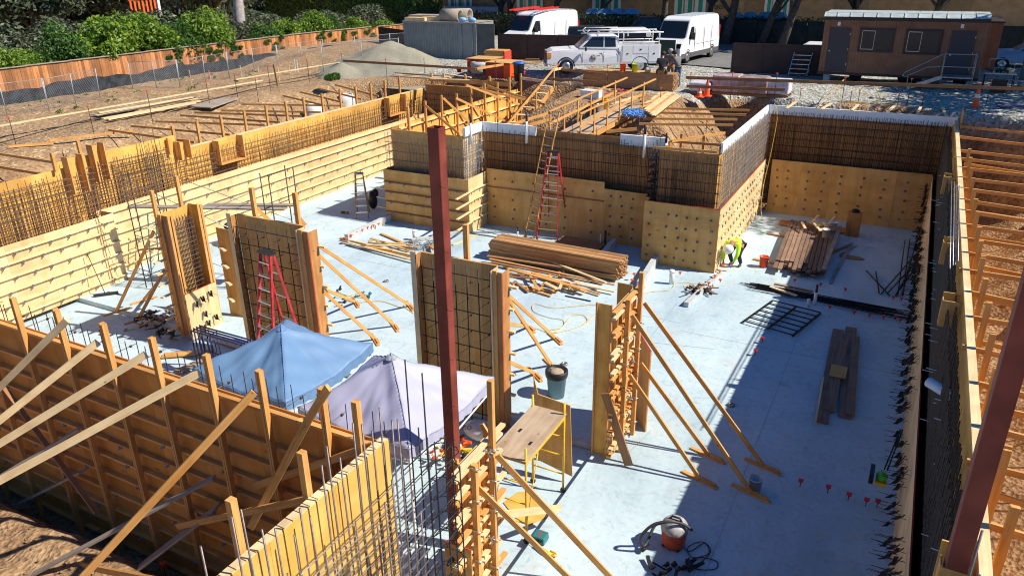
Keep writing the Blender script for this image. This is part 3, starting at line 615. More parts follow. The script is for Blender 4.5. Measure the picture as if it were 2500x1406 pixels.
# ---- front wall seen from outside (shaded) with strongbacks
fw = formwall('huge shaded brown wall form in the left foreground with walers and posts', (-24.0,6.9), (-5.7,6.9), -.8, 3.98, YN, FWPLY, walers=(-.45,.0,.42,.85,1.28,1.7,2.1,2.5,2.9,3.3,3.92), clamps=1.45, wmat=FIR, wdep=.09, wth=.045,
   posts=[(24-x,-.75,4.66,.15) for x in (16.2,15.0,13.65,12.41,11.19,10.01,8.81,7.74,6.58)])
rebarmat('thin rebar edge just inside the top of the foreground wall', (-24,7.15), (-5.8,7.15), 2.8, 4.15, .5, 1.2, .009, (0,.12), YP, REBAR, ragged=.05)
for i in range(22):
    x = -23+i*.8; mb = MB(); z = 3.75+random.uniform(-.15,.1); mb.cyl((x,6.92,z),(x+.05,7.6,z+.02),.007,n=4); mb.cyl((x+.04,7.48,z+.01),(x+.043,7.52,z+.012),.022,n=6)
    mb.build('tie_rod', REBAR, fw)
# foreground raking braces
FB = [(-14.9,4.1,(-15.8,2.6,.1),FIRP),(-13.62,4.2,(-14.9,2.4,.0),FIRP),(-12.38,4.15,(-13.6,2.2,.0),FIRP),(-11.15,4.15,(-12.9,1.9,.1),FIRP),(-9.98,4.1,(-12.2,1.6,.2),FIRP),(-8.78,4.0,(-9.4,3.3,-.3),FIR),(-7.72,4.1,(-8.3,4.4,-.3),FIR)]
FBL = ['pale raking brace at the far left edge of the foreground wall','pale raking brace from the second foreground post','pale raking brace crossing beside the third foreground post','pale raking brace from the fourth foreground post','longest pale raking brace crossing the left foreground','amber raking brace running to the bottom edge left of the rebar','short amber raking brace nearest the foreground corner']

for (y, h, dx) in ((5.2,5.3,.0),(5.6,5.15,.05),(6.3,5.0,-.05),(7.1,4.9,.02),(7.9,4.8,.04)):
    tag(MB().cyl((1.22+dx,y,3.2),(1.25+dx,y+.15,h),.014,n=6).build('rebar_dowel', REBARL), 'rebar dowel standing above the near end of the right wall', 'rebar', 'dowels at the near end of the right wall')
FBP = [(154,791,7,938,3.3,FIRP),(225,846,0,1025,3.2,FIRP),(341,875,0,1082,3.1,FIRP),(471,918,0,1172,3.0,FIRP),(608,970,205,1404,1.6,FIR),(751,1028,611,1288,2.1,FIR)]
for i, (u0,v0,u1,v1,z,m) in enumerate(FBP):
    p0 = aty(u0,v0,6.62); p1 = at(u1,v1,z); d = (p1-p0)
    p0 = p0 - d.normalized()*.12
    if i < 5:
        while p1.z > gz(p1.x,p1.y)+.03 and (p1-p0).length < 11: p1 = p1 + d.normalized()*.1
    mb = MB(); mb.beam(p0, p1, .045, .115); tag(mb.build('raking_brace', m), FBL[i+1] if i < 5 else FBL[6], 'brace', 'raking braces of the foreground wall')
mb = MB(); mb.beam(aty(802,946,6.5), aty(748,1030,6.62), .045, .11); tag(mb.build('brace_stub', FIR), 'brace end poking above the foreground wall in front of the pale canopy', 'brace')
for (a_, b_, w_, lb) in ((aty(195,1045,6.62), at(0,1162,1.3), .13,'grey weathered plank at the left edge half in shade'), (aty(205,1148,6.62), at(37,1233,-.45), .2,'grey weathered board leaning from the wall down to the dirt at left'), (aty(522,1165,6.62), at(75,1404,.35), .13,'long grey plank crossing under the amber brace'), (aty(529,1240,6.62), at(314,1404,.1), .3,'wide grey plank leaning at the bottom of the foreground wall')):
    mb = MB(); mb.beam(a_, b_, w_, .04); tag(mb.build('leaning_plank', GREYW), lb, 'plank')
mb = MB(); mb.beam(aty(10,946,6.5), aty(236,1250,6.35), .04, .09, up=(0,1,0)); tag(mb.build('nailed_diagonal', FIRD), 'long brown diagonal board nailed across the foreground wall posts', 'board')
mb = MB(); p = at(0,1232,-.1); q = at(78,1325,-.4); mb.cyl(p+(p-q)*.4, q, .022, n=6); mb.beam(q+V((0,0,.0)), q+V((0,0,.25)), .03,.03)
tag(mb.build('metal_stake', PRIMER), 'rusty steel stake lying on the dirt at the bottom left', 'stake')
for (u_, v_, lb) in ((14,1392,'orange capped rebar stake at the bottom left corner'), (400,1385,'orange capped rebar stake among shadows beside wide plank')):
    p = at(u_, v_, -.2); t = thing('capped_stake', lb, 'stake', (p.x,p.y,-.6)); MB().cyl((p.x,p.y,-.6),(p.x,p.y,-.15),.01,n=6).build('rod', REBAR, t); MB().box(p.x-.05,p.y-.05,-.15,p.x+.05,p.y+.05,-.08).build('cap', ORG, t)
for i in range(160): pass
mb = MB()
for i in range(260):
    x = random.uniform(-19,-8); y = random.uniform(4.2,6.6); z = gz(x,y); s = random.uniform(.01,.045); mb.ell((x,y,z+s*.3),(s,s*.8,s*.6),6,4)
cl = mb.build('dirt_clods', noisy('clod_soil', (.22,.13,.06), (.36,.23,.12), 5, .95)); tag(cl, 'scattered clods on the dirt below the foreground wall', 'soil clods', kind='stuff')
# ---- side wall running toward the camera with rebar in front
sw = formwall('bright amber side form running to the bottom edge behind upright rebar', (-5.66,2.4), (-5.66,6.98), -.6, 4.0, XP, PLYA, top=None)
mb = MB()
for i in range(30): y = 2.6+i*.146; mb.box(-5.78,y,3.93,-5.665,y+.13,4.012)
mb.build('top_cleats', FIRP, sw)
for (y, z) in ((4.45,4.7),(5.55,4.62),(6.6,4.75)): MB().beam((-5.86,y,1.5),(-5.86,y,z),.09,.09).build('post', FIR, sw)
for (p0, p1) in (((-11.8,5.6,.3),(-5.9,4.5,3.2)),((-9.6,5.0,.2),(-5.95,3.8,2.6)),((-10,6.45,1.2),(-5.8,6.2,3.6)),((-8.2,6.7,2.5),(-5.75,6.75,4.0))):
    tag(MB().beam(p0,p1,.045,.11).build('side_brace', FIR), 'brown timber brace behind the amber side form', 'brace', 'braces behind the amber side form')
t = thing('rebar_mat', 'tall bright rebar dowels and crossing bars before the amber side form', 'rebar', (-5.4,5,-.5))
k = 0
for y in np.arange(2.7,7.0,.19):
    zt = 4.0+random.uniform(.1,.95); x = -5.42+random.uniform(-.02,.02); MB().cyl((x,y,-.5),(x+random.uniform(-.04,.04),y+random.uniform(-.05,.05),zt),.012,n=6).build('dowel', REBARL, t)
    x = -5.2; MB().cyl((x,y+.08,-.5),(x+random.uniform(-.03,.03),y+.08,zt-random.uniform(.5,1.6)),.012,n=6).build('dowel', REBARL, t)
mb = MB()
for i in range(22):
    z = -.3+i*.19
    if z > 3.6: break
    mb.cyl((-5.4,2.6,z),(-5.4,7.1,z+.02),.009,n=5); mb.cyl((-5.2,2.6,z),(-5.2,7.3,z-.02),.009,n=5)
mb.build('horizontal_bars', STEEL, t)
# open rebar cage between side wall and near column
t = thing('rebar_cage', 'open black rebar cage with bent stirrups beside the near red pole', 'rebar cage', (-5.4,8,-.2)); mv = MB(); mh = MB()
for i in range(5):
    y = 7.1+i*.2
    for x in (-5.55,-5.12): mv.cyl((x,y,-.3),(x+random.uniform(-.02,.02),y,random.choice((3.6,3.9,4.4,5.1)) if i < 4 else random.uniform(2.6,3.4)),.011,n=6)
for i in range(11):
    z = .1+i*.33; x0, x1, y0, y1 = -5.57,-5.1,7.05,7.95; k = random.uniform(-.04,.04)
    mh.tube([(x0,y0,z),(x0,y1-.1,z+k),(x0+.1,y1,z+k),(x1-.1,y1,z+k),(x1,y1-.1,z),(x1,y0,z-k)],.009,5); mh.tube([(x0+.1,y1-.3,z+.1),(x0+.15,y1-.02,z+.1),(x1-.12,y1-.02,z+.12),(x1-.1,y1-.4,z+.08)],.008,5)
mv.build('vertical_bars', DARKI, t); mh.build('stirrups', DARKI, t)
mb = MB(); mb.box(-5.7,8.2,-.4,-5.18,8.22,1.22); 
t = mb.build('plywood_box_form', PLYT); tag(t, 'low tan plywood panel with two big bolts at the bottom centre', 'formwork'); MB().beam((-5.7,8.21,1.225),(-5.18,8.21,1.225),.024,.012).build('red_edge', REDE, t)
for (x,z) in ((-5.55,.9),(-5.55,.35),(-5.3,.15)): MB().cyl((x,8.2,z),(x,8.1,z),.045,n=12).cyl((x,8.11,z),(x,8.04,z),.025,n=8).build('tie_bolt', DARKI, t)
MB().box(-6.35,7.2,-.5,-5.75,9.3,-.17).build('footing_pit', mat('pit_darkness',(.02,.015,.012),.9))['kind'] = 'structure'  # solid near-black block; the shade of the open hole is put into its colour
# ---- red primer steel poles
def redpole(label, x, y, z0, z1, w=.2, hooks=None):
    t = thing('steel_column', label, 'steel column', (x,y,z0)); h = w/2; th = .012; mb = MB()
    mb.box(x-h,y-h,z0,x+h,y-h+th,z1); mb.box(x-h,y+h-th,z0,x+h,y+h,z1); mb.box(x-h,y-h+th,z0,x-h+th,y+h-th,z1); mb.box(x+h-th,y-h+th,z0,x+h,y+h-th,z1)
    o = mb.build('tube', PRIMER, t); bv = o.modifiers.new('b','BEVEL'); bv.width = .012; bv.segments = 2; bv.limit_method = 'ANGLE'
    if hooks:
        for z in hooks:
            mb = MB(); mb.tube([(x+h-.02,y-h-.02,z-.22),(x+h+.0,y-h-.03,z),(x+h+.12,y-h-.03,z+.01)],.009,6); mb.build('rebar_hook', PRIMER, t)
    return t
redpole('upright brick-red square steel column in the centre', -6.29, 9.49, -.16, 7.78, .2, hooks=(6.9,5.85,4.85,3.95,3.05,2.15,1.35))
c2 = CAM + ray(2412,1100)*7.3
redpole('near brick-red square steel column leaning out of frame at right', c2.x, c2.y, -.3, 9.6, .2)
# ---- column forms
def colform(label, x, y0, y1, zt, zb=0., posts=(.2,.9), n=11, ext=.28, side=True):
    t = thing('column_form', label, 'column form', (x,y0,zb))
    sw_ = .34 if side else .06; MB().box(x-.02-sw_,y0,zb,x-.02,y0+.02,zt-.12).build('side_panel', PLYA, t)
    mb = MB(); mb.box(x-.03-sw_,y0-.045,zb,x+.01-sw_,y0-.002,zt-.1) if side else 0; mb.box(x-.06,y0-.045,zb,x-.02,y0-.002,zt-.1); mb.build('edge_board', FIR, t)
    MB().box(x-.02,y0,zb,x,y1,zt-.2).build('face_panel', PLYN, t)
    MB().box(x-.02-sw_,y1-.02,zb,x-.02,y1,zt-.12).build('side_panel', PLYA, t)
    mb = MB()
    for s in np.linspace(y0+.04,y1-.04,5): mb.beam((x+.046,s,zb),(x+.046,s,zt-.25),.04,.09,up=(1,0,0))
    mb.build('studs', FIR, t)
    for i in range(n):
        z = zb+.18+i*(zt-zb-.45)/(n-1)
        for k in (0,1):
            e0 = random.uniform(ext*.75,ext); e1 = random.uniform(.05,ext*.8)
            MB().beam((x+.115,y0-e0,z+k*.12),(x+.115,y1+e1,z+k*.12),.09,.05).build('waler', FIRP if random.random()<.5 else FIR, t)
        if i % 2 == 0: inst(CL, 'tie_clamp', t, (x+.14,(y0+y1)/2+.1,z+.02), -math.pi/2)
    for s, zz in posts:
        MB().beam((x+.21,y0+s,zb),(x+.21,y0+s,zz),.09,.09).build('post', FIR, t)
        for i in range(5): MB().tube([(x+.14,y0+s-.07,zb+.4+i*.62),(x+.3,y0+s-.06,zb+.4+i*.62),(x+.31,y0+s+.03,zb+.34+i*.62)],.011,5).build('hook_clamp', CHROME, t)
    return t
def brace(label, p0, p1, foot=True, m=FIR, grp=None, w=.09, d=(0,1,0), zf=0):
    p0, p1 = V(p0), V(p1); t = thing('form_brace', label, 'brace', p1, grp); MB().beam(p0, p1+V((0,0,.05)), .04, w).build('timber', m, t)
    if foot:
        dd = V(d).normalized(); MB().beam(p1-dd*.42+V((0,0,.022)), p1+dd*.42+V((0,0,.022)), .09, .04).build('foot_board', FIRD if m is FIRD else FIR, t)
        MB().beam(p1-dd*.02+V((.06,0,.062)), p1+dd*.3+V((.06,0,.062)), .07, .036).build('foot_cleat', FIR, t)
    return t
colform('tall stacked-waler column form standing right of centre', -4.72, 13.24, 14.45, 3.75, 0, posts=((.28,3.7),(1.05,4.02)), n=8, ext=.3)
brace('rear long brace of the right column form, foot in the shade', (-4.4,14.25,3.35), at(1862,1140), d=(1,-.3,0))
brace('front long brace of the right column form, foot by white bucket', (-4.4,13.45,3.4), at(1832,1205), d=(1,-.3,0))
brace('short rear brace of the right column form', (-4.4,14.25,1.9), at(1728,1113), d=(1,-.3,0))
brace('short front brace of the right column form', (-4.4,13.5,2.0), at(1708,1172), d=(1,-.3,0))
mb = MB(); mb.beam(aty(1478,960,13.0), at(1535,1135,.05), .19, .04, up=(0,1,0)); tag(mb.build('leaning_board', FIRD), 'reddish board pair leaning at the foot of the right column form', 'board')
mb = MB(); p = [aty(1540,900,14.75), aty(1572,858,14.6), at(1575,1055), at(1528,1015)]
o = MB(); q = V((-4.75,15.05,0)); r_ = V((-4.27,14.5,0)); o.quadbox([tuple(v) for v in (q, r_, r_+V((.02,.02,0)), q+V((.02,.02,0)), q+V((0,0,2.25)), r_+V((0,0,2.1)), r_+V((.02,.02,2.1)), q+V((.02,.02,2.25)))], (.7,.02,2.2))
o = o.build('plywood_sheet', PLYT, fixn=True); tag(o, 'plain plywood panel standing upright behind the right column form', 'plywood panel'); MB().beam(q+V((.01,.01,2.257)), r_+V((.01,.01,2.107)), .024,.012).build('red_edge', REDE, o)
colform('nearest stacked-waler column form at the bottom centre', -5.42, 8.35, 9.25, 2.95, -.16, posts=((.1,2.75),(.68,3.97)), n=7, ext=.45, side=False)
brace('near brace crossing the front of the nearest column form', (-5.75,8.6,2.55), (-3.75,9.15,.3), foot=False, w=.1)
brace('long brace from the nearest column post to the bottom edge', (-5.1,9.0,2.6), (-3.2,9.75,0), foot=False, w=.1)
mb = MB(); mb.beam(aty(1175,1035,9.2), aty(1200,1075,9.2), .09, .04, up=(0,1,0)); tag(mb.build('board_offcut', FIR), 'short board end nailed to the tall near post', 'board')
mb = MB(); mb.beam((-5.1,9.2,1.25),(-4.75,10.8,.35),.04,.14); tag(mb.build('leaning_board', FIRP), 'pale board slanting from the nearest column form to the yellow scaffold', 'board')
def wideform(label, x0, x1, y, zb, zt, wr=.27, wl=.16, nx=7, nz=9, tall=()):
    t = thing('pilaster_form', label, 'wall form', (x0,y,zb)); mb = MB(); k = 5
    for i in range(k): a_ = x0+(x1-x0)*i/k; b_ = x0+(x1-x0)*(i+1)/k; mb.quadbox([(a_+.002,y,zb),(b_-.002,y,zb),(b_-.002,y+.02,zb),(a_+.002,y+.02,zb),(a_+.002,y,zt),(b_-.002,y,zt),(b_-.002,y+.02,zt),(a_+.002,y+.02,zt)], (.5,.02,zt-zb))
    mb.build('back_panel', PLYT, t)
    for (xa, xb, m, dy, dz) in ((x0-wl,x0-.003,FIRP,-.2,.06),(x1+.003,x1+.045,FIRP,-.32,-.02),(x1+.048,x1+wr*.55,PLYT,-.3,.0),(x1+wr*.55+.003,x1+wr,PLYB,-.28,-.03)):
        MB().box(xa,y+dy,zb,xb,y+dy+.04,zt+dz).build('flange_board', m, t)
    MB().box(x0-.02,y-.2,zb,x0+.0,y-.002,zt).build('side_panel', PLYB, t); MB().box(x1,y-.3,zb,x1+.02,y-.002,zt-.02).build('side_panel', PLYN, t)
    MB().box(x1+wr-.018,y-.24,zb,x1+wr,y+.08,zt-.05).build('side_panel', REDE if False else PLYB, t)
    MB().beam((x1+wr,y-.26,zb),(x1+wr,y-.26,zt-.05),.012,.024).build('red_edge', REDE, t)
    MB().box(x0,y+.022,zt-.09,x1,y+.06,zt).build('top_rail', FIR, t)
    for i in range(7): MB().beam((x0+.1,y+.07,zb+.3+i*.55),(x1+wr+random.uniform(.08,.22),y+.07,zb+.3+i*.55),.09,.045).build('waler', FIRP, t)
    for (s, z) in tall: MB().beam((x0+s,y+.15,zb),(x0+s,y+.15,z),.12,.09).build('post', FIR, t)
    g = thing('rebar_mat', 'black rebar grid fixed inside the '+label, 'rebar', (x0,y,zb)); mv = MB(); mh = MB()
    for i in range(nx): x = x0+.1+(x1-x0-.2)*i/(nx-1); mv.cyl((x,y-.14,zb),(x,y-.14,zt-.12+random.uniform(-.08,.05)),.0125,n=6)
    for i in range(nz): z = zb+.25+(zt-zb-.55)*i/(nz-1); mh.cyl((x0+.03,y-.155,z),(x1-.02,y-.155,z-.01),.011,n=6)
    mv.build('vertical_bars', DARKI, g); mh.build('horizontal_bars', DARKI, g)
    for i in range(4):
        for j in range(9):
            x = x0+.3+(x1-x0)*i/4+random.uniform(-.05,.05); z = zb+.3+j*(zt-zb-.4)/9
            MB().cyl((x,y,z),(x-.03,y-.42,z-.0),.006,n=4).cyl((x-.002,y-.03,z),(x-.004,y-.05,z),.02,n=6).build('tie_rod', REBAR, t)
    return t
wideform('wide tan wall form with rebar behind the pale canopy', -9.55, -7.55, 13.5, -.15, 3.92, tall=((1.15,4.7),))
wideform('wide tan wall form with rebar behind the red stepladder', -15.6, -13.25, 13.7, -.15, 3.95, wr=.36, tall=((2.05,4.75),(.55,4.7)))
for (a_, b_, lb) in (((-7.6,13.75,3.3),at(1345,893),'front long brace of the middle wall form by the trash can'),((-7.7,13.8,3.3),at(1355,828),'crossing long brace of the middle wall form'),((-8.6,13.8,2.3),at(1290,800),'short back brace behind the middle wall form'),((-7.5,13.7,1.5),at(1305,915),'low brace ending near the trash can')):
    brace(lb, a_, b_, d=(.5,-.4,0), w=.09)
for (a_, b_, lb) in (((-13.1,13.95,2.1),at(915,830),'lowest brace right of the ladder wall form'),((-13.3,14.0,3.2),at(962,797),'middle crossing brace right of the ladder wall form'),((-13.2,14.1,3.3),at(1000,748),'longest brace right of the ladder wall form'),((-13.6,14.0,2.2),at(868,740),'rear brace right of the ladder wall form')):
    brace(lb, a_, b_, d=(.5,-.4,0))
for (a_, b_, lb) in ((aty(622,505,14.0),aty(665,545,14.4),'short board crossing behind the ladder wall form post'),(aty(720,520,14),aty(745,550,14.2),'short board at the second post of the ladder wall form')): tag(MB().beam(a_,b_,.04,.1).build('board_offcut', FIR), lb, 'board')
# column A: open box form seen from its rebar side
t = thing('column_form', 'box column form showing blue rebar cage, low plywood panel in front', 'column form', (-17.9,13.25,0)); xa, xb, y0, y1 = -18.22, -17.75, 13.25, 14.32
MB().box(xa,y0,0,xa+.02,y1,3.7).build('back_panel', PLYA, t); MB().box(xa+.022,y0,0,xb,y0+.02,3.7).build('side_panel', FIRD, t); MB().box(xa+.1,y0-.045,0,xa+.19,y0-.002,3.72).build('edge_board', PLYB, t); MB().box(xa+.022,y1-.02,0,xb,y1,3.75).build('side_panel', PLYA, t)
for (yy, z) in ((y0-.05,3.72),(y0+.06,3.7),(y1-.09,3.8),(y1+.02,3.75)): MB().box(xb-.02,yy,0,xb+.02,yy+.07,z).build('edge_board', FIR, t)
MB().box(xb+.022,y0,-.1,xb+.042,y1+.05,1.35).build('front_panel', PLYN, t); MB().beam((xb+.03,y0,1.356),(xb+.03,y1+.05,1.356),.024,.012).build('red_edge', REDE, t)
for (yy,zz) in ((13.5,1.0),(13.75,1.1),(14.05,1.15),(13.75,.6),(14.1,.35),(13.6,.2),(13.8,.3)): inst(WED,'tie_wedge',t,(xb+.04,yy,zz),-math.pi/2)
for i in range(10):
    z = .25+i*.35; MB().beam((xa-.05,y0-.35,z),(xa-.05,y1+.3,z),.09,.04).build('waler', FIRP, t)
for (yy,z) in ((y0+.1,4.35),(y1-.1,4.55)): MB().beam((xa-.15,yy,0),(xa-.15,yy,z),.09,.09).build('post', FIR, t)
g = thing('rebar_cage', 'blue-grey rebar cage standing inside the box column form', 'rebar cage', (-18,13.8,0)); mv = MB(); mh = MB()
for i in range(9):
    for x in (-18.12,-17.92): yy = y0+.12+i*.1; mv.cyl((x,yy,0),(x,yy,3.5),.010,n=5)
for i in range(24):
    z = .3+i*.135; mh.tube([(-18.14,y0+.1,z),(-17.9,y0+.1,z),(-17.9,y1-.18,z),(-18.14,y1-.18,z)],.009 if i%3 else .014,5)
mv.build('vertical_bars', REBAR, g); mh.build('stirrups', REBARL, g)
o = MB().box(-17.98,14.95,0,-17.3,14.97,2.85).build('plywood_sheet', PLYT); tag(o, 'plain plywood panel with red edge standing behind the box column form', 'plywood panel'); MB().beam((-17.29,14.96,0),(-17.29,14.96,2.85),.015,.024).build('red_edge', REDE, o)
for i in range(4): tag(MB().beam((-17.9,14.9,.6+.55*i),(-17.45,14.7,.62+.55*i),.09,.04).build('waler_end', FIRP), 'pale waler end poking from the panel behind the box column', 'board', 'waler ends at the box column')
brace('left brace of the box column form with flat foot', (-18.7,13.4,3.1), at(285,763), d=(.3,1,0)); brace('grey-brown front brace of the box column form by the tool pile', (-18.65,13.45,1.9), at(338,783), m=FIRD, d=(.3,1,0)); brace('rear brace of the box column form', (-18.7,14.2,2.2), at(352,735), d=(.3,1,0))
# ---- canopies
def canopy(label, cs, zp, ze, m, cap, seed, val=.2):
    cs = [V((*c, 0)) for c in cs]; ctr = sum(cs, V((0,0,0)))/4; t = thing('pop_up_canopy', label, 'canopy', (ctr.x,ctr.y,0)); mb = MB(); N = 48; idx = {}
    for i in range(N+1):
        for j in range(N+1):
            s, q = i/N, j/N; p = (cs[0]*(1-s)+cs[1]*s)*(1-q)+(cs[3]*(1-s)+cs[2]*s)*q; a_, b_ = 2*s-1, 2*q-1; m_ = max(abs(a_),abs(b_)); e = min(abs(a_),abs(b_))/max(m_,1e-3)
            z = zp-(zp-ze)*(m_**.92) - .10*math.sin(m_*math.pi*.9)*(1-e) - .12*(1-e**2)*m_**3
            ang = math.atan2(b_,a_); wr_ = m_*(1-m_)*4; z += .008*math.sin(ang*23+seed+m_*2)*wr_+.016*math.sin(ang*9+seed*3+m_*4)*wr_+.006*math.sin(ang*41+seed)*m_+.012*math.sin(a_*11+b_*7+seed)+.01*math.sin(b_*17-a_*9+seed*2)
            if m_ < .09: z += .06*(1-m_/.09)
            idx[i,j] = len(mb.v); mb.v.append((p.x,p.y,z))
    for i in range(N):
        for j in range(N): mb.f.append((idx[i,j],idx[i+1,j],idx[i+1,j+1],idx[i,j+1])); mb.m.append(0); mb.sm.append(True); mb.u += [(i/9,j/9),((i+1)/9,j/9),((i+1)/9,(j+1)/9),(i/9,(j+1)/9)]
    ed = [[idx[i,0] for i in range(N+1)],[idx[N,j] for j in range(N+1)],[idx[i,N] for i in range(N,-1,-1)],[idx[0,j] for j in range(N,-1,-1)]]
    o = mb.build('fabric_roof', m, t); o.modifiers.new('s','SOLIDIFY').thickness = .004
    vb = MB()
    for e in ed:
        b0 = len(vb.v)
        for k_, ii in enumerate(e):
            p = mb.v[ii]; d = (V(p)-V((ctr.x,ctr.y,p[2]))).normalized()*.02*math.sin(k_*1.3); vb.v += [p,(p[0]+d.x,p[1]+d.y,p[2]-val)]
        for k_ in range(len(e)-1): vb.f.append((b0+2*k_,b0+2*k_+1,b0+2*k_+3,b0+2*k_+2)); vb.m.append(0); vb.sm.append(True); vb.u += [(0,0),(0,.1),(.1,.1),(.1,0)]
    vb.build('valance', m, t)
    for c in cs: p = c.lerp(ctr,.03); MB().box(p.x-.018,p.y-.018,-.16,p.x+.018,p.y+.018,ze-.1).build('leg', WPAINT, t)
    fr = MB()
    for i in range(4): a_, b_ = cs[i].lerp(ctr,.03), cs[(i+1)%4].lerp(ctr,.03); mid = (a_+b_)/2; fr.beam(a_+V((0,0,ze-.3)),mid+V((0,0,ze-.55)),.02,.03); fr.beam(mid+V((0,0,ze-.55)),b_+V((0,0,ze-.3)),.02,.03); fr.beam(a_+V((0,0,ze-.14)), V((ctr.x,ctr.y,zp-.1)),.02,.03)
    fr.build('folding_frame', WPAINT, t); 
    sm_ = MB()
    for pth in ([idx[i,i] for i in range(N+1)],[idx[i,N-i] for i in range(N+1)]): sm_.tube([V(mb.v[ii])+V((0,0,.004)) for ii in pth],.007,5)
    for e in ed: sm_.tube([V(mb.v[ii])+V((0,0,.002)) for ii in e],.009,5)
    sm_.build('seams', cap, t)
    MB().lathe((ctr.x,ctr.y,zp-.02),[(.13,-.03),(.07,.03),(.0,.045)],10).build('peak_cap', cap, t)
    return t
def cloth(name, c, tr):
    m = leafm(name, c, c, tr); return m
canopy('medium blue square pop-up canopy with pointed top', [(-10.0,12.05),(-10.0,9.25),(-12.75,9.35),(-12.7,12.15)], 2.84, 2.12, cloth('blue_canopy_cloth', (.16,.30,.52), .12), mat('dark_blue_cap',(.12,.22,.45),.6), 1.0)
canopy('pale lavender square pop-up canopy with grey peak patch', [(-6.8,11.95),(-6.92,9.05),(-9.65,9.2),(-9.65,11.6)], 3.0, 2.12, cloth('lavender_canopy_cloth', (.50,.52,.72), .15), noisy('grey_peak_patch',(.15,.2,.25),(.4,.45,.5),20), 2.3)
# ---- ladders
def ladder(label, p0, p1, q0, q1, n, m, rm, name='extension_ladder', rr=.018, w=.06):
    t = thing(name, label, 'ladder', p0); MB().beam(p0,p1,.03,w).build('rail', m, t); MB().beam(q0,q1,.03,w).build('rail', m, t)
    for i in range(n): f = (i+.6)/n; MB().cyl(V(p0).lerp(V(p1),f), V(q0).lerp(V(q1),f), rr, n=6).build('rung', rm, t)
    return t
def stepladder(label, c, h, rz, m, sm, w0=.62, w1=.32, spread=1.5, n=9, cap=None):
    t = thing('step_ladder', label, 'step ladder', c); Rm = Matrix.Rotation(rz,3,'Z'); c = V(c); P = lambda x,y,z: c+Rm@V((x,y,z))
    for s in (-1,1):
        MB().beam(P(s*w0/2,-spread/2,0),P(s*w1/2,-.04,h),.04,.085).build('front_rail', m, t); MB().beam(P(s*w0/2*.95,spread/2,0),P(s*w1/2*.95,.06,h*.985),.035,.06).build('rear_rail', m, t)
        MB().beam(P(s*w0*.42,-spread*.3,h*.42),P(s*w0*.42,spread*.28,h*.44),.008,.02).build('spreader', CHROME, t)
    for i in range(n):
        f = (i+1)/(n+.7); wd = w0+(w1-w0)*f; y = -spread/2+(spread/2-.04)*f; MB().beam(P(-wd/2,y,h*f),P(wd/2,y,h*f),.085,.028).build('step', sm, t)
        if i%2 == 0: y2 = spread/2-(spread/2-.06)*f; MB().beam(P(-wd/2*.95,y2,h*f),P(wd/2*.95,y2,h*f),.03,.03).build('rear_rung', sm, t)
    MB().box(-1,-1,-1,1,1,1) 
    cp_ = MB(); cp_.beam(P(-w1/2-.03,0,h+.02),P(w1/2+.03,0,h+.02),.2,.07); cp_.build('top_cap', cap or BLK, t); return t
REDF = noisy('red_fibreglass',(.42,.02,.03),(.6,.05,.06),6,.4)
stepladder('big red fibreglass stepladder standing beside the blue canopy', (aty(650,612,12.75).x,12.75,-.16), aty(650,612,12.75).z+.1, R(-8), REDF, CHROME, .78,.4,1.25,10)
stepladder('red fibreglass stepladder with grey steps at the middle wall', (-11.85,25.75,0), 3.45, R(8), REDF, CHROME, .85,.4,1.5,11)
stepladder('small tan wooden-coloured stepladder in the left shade', (-20.55,24.9,0), 1.85, R(35), mat('tan_fibreglass',(.35,.22,.1),.5), CHROME, .55,.32,1.0,6, cap=mat('grey_cap',(.25,.25,.3),.5))
p = at(1278,588); q = at(1300,595); ladder('tall orange-brown extension ladder leaning on the middle wall', p, aty(1341,270,26.9), q+V((.0,0,0)), aty(1366,275,26.9), 17, FIR, CHROME)
for (a_,b_) in (((-20.6,12.9,0),(-20.6,12.9,0)),): pass
mb = MB()
for (u0,v0,u1,v1) in ((358,518,366,672),): pass
ladder('thin teal ladder standing against the left wall walers', atx(370,672,-22.9), atx(360,520,-23.2), atx(388,640,-22.9), atx(378,520,-23.2), 8, TEAL, CHROME, rr=.012, w=.04)
# navy scaffold frames
NAVY = mat('navy_painted_steel',(.015,.03,.12),.4,.2)
t = thing('scaffold_stack', 'stack of navy blue scaffold frames beside the blue canopy', 'scaffold frames', (-15.2,11.9,-.16))
for k in range(4):
    o = k*.1; mb = MB(); x0, x1 = -15.75, -13.9; y = 11.75+o
    for x in (x0,x1): mb.cyl((x,y,-.16),(x,y,1.35),.022,n=6)
    for z in (1.32,.6): mb.cyl((x0,y,z),(x1,y,z),.022,n=6)
    for x in (x0+.3,x0+.6): mb.cyl((x,y,-.1),(x,y,1.3),.014,n=6)
    mb.build('frame', NAVY, t)
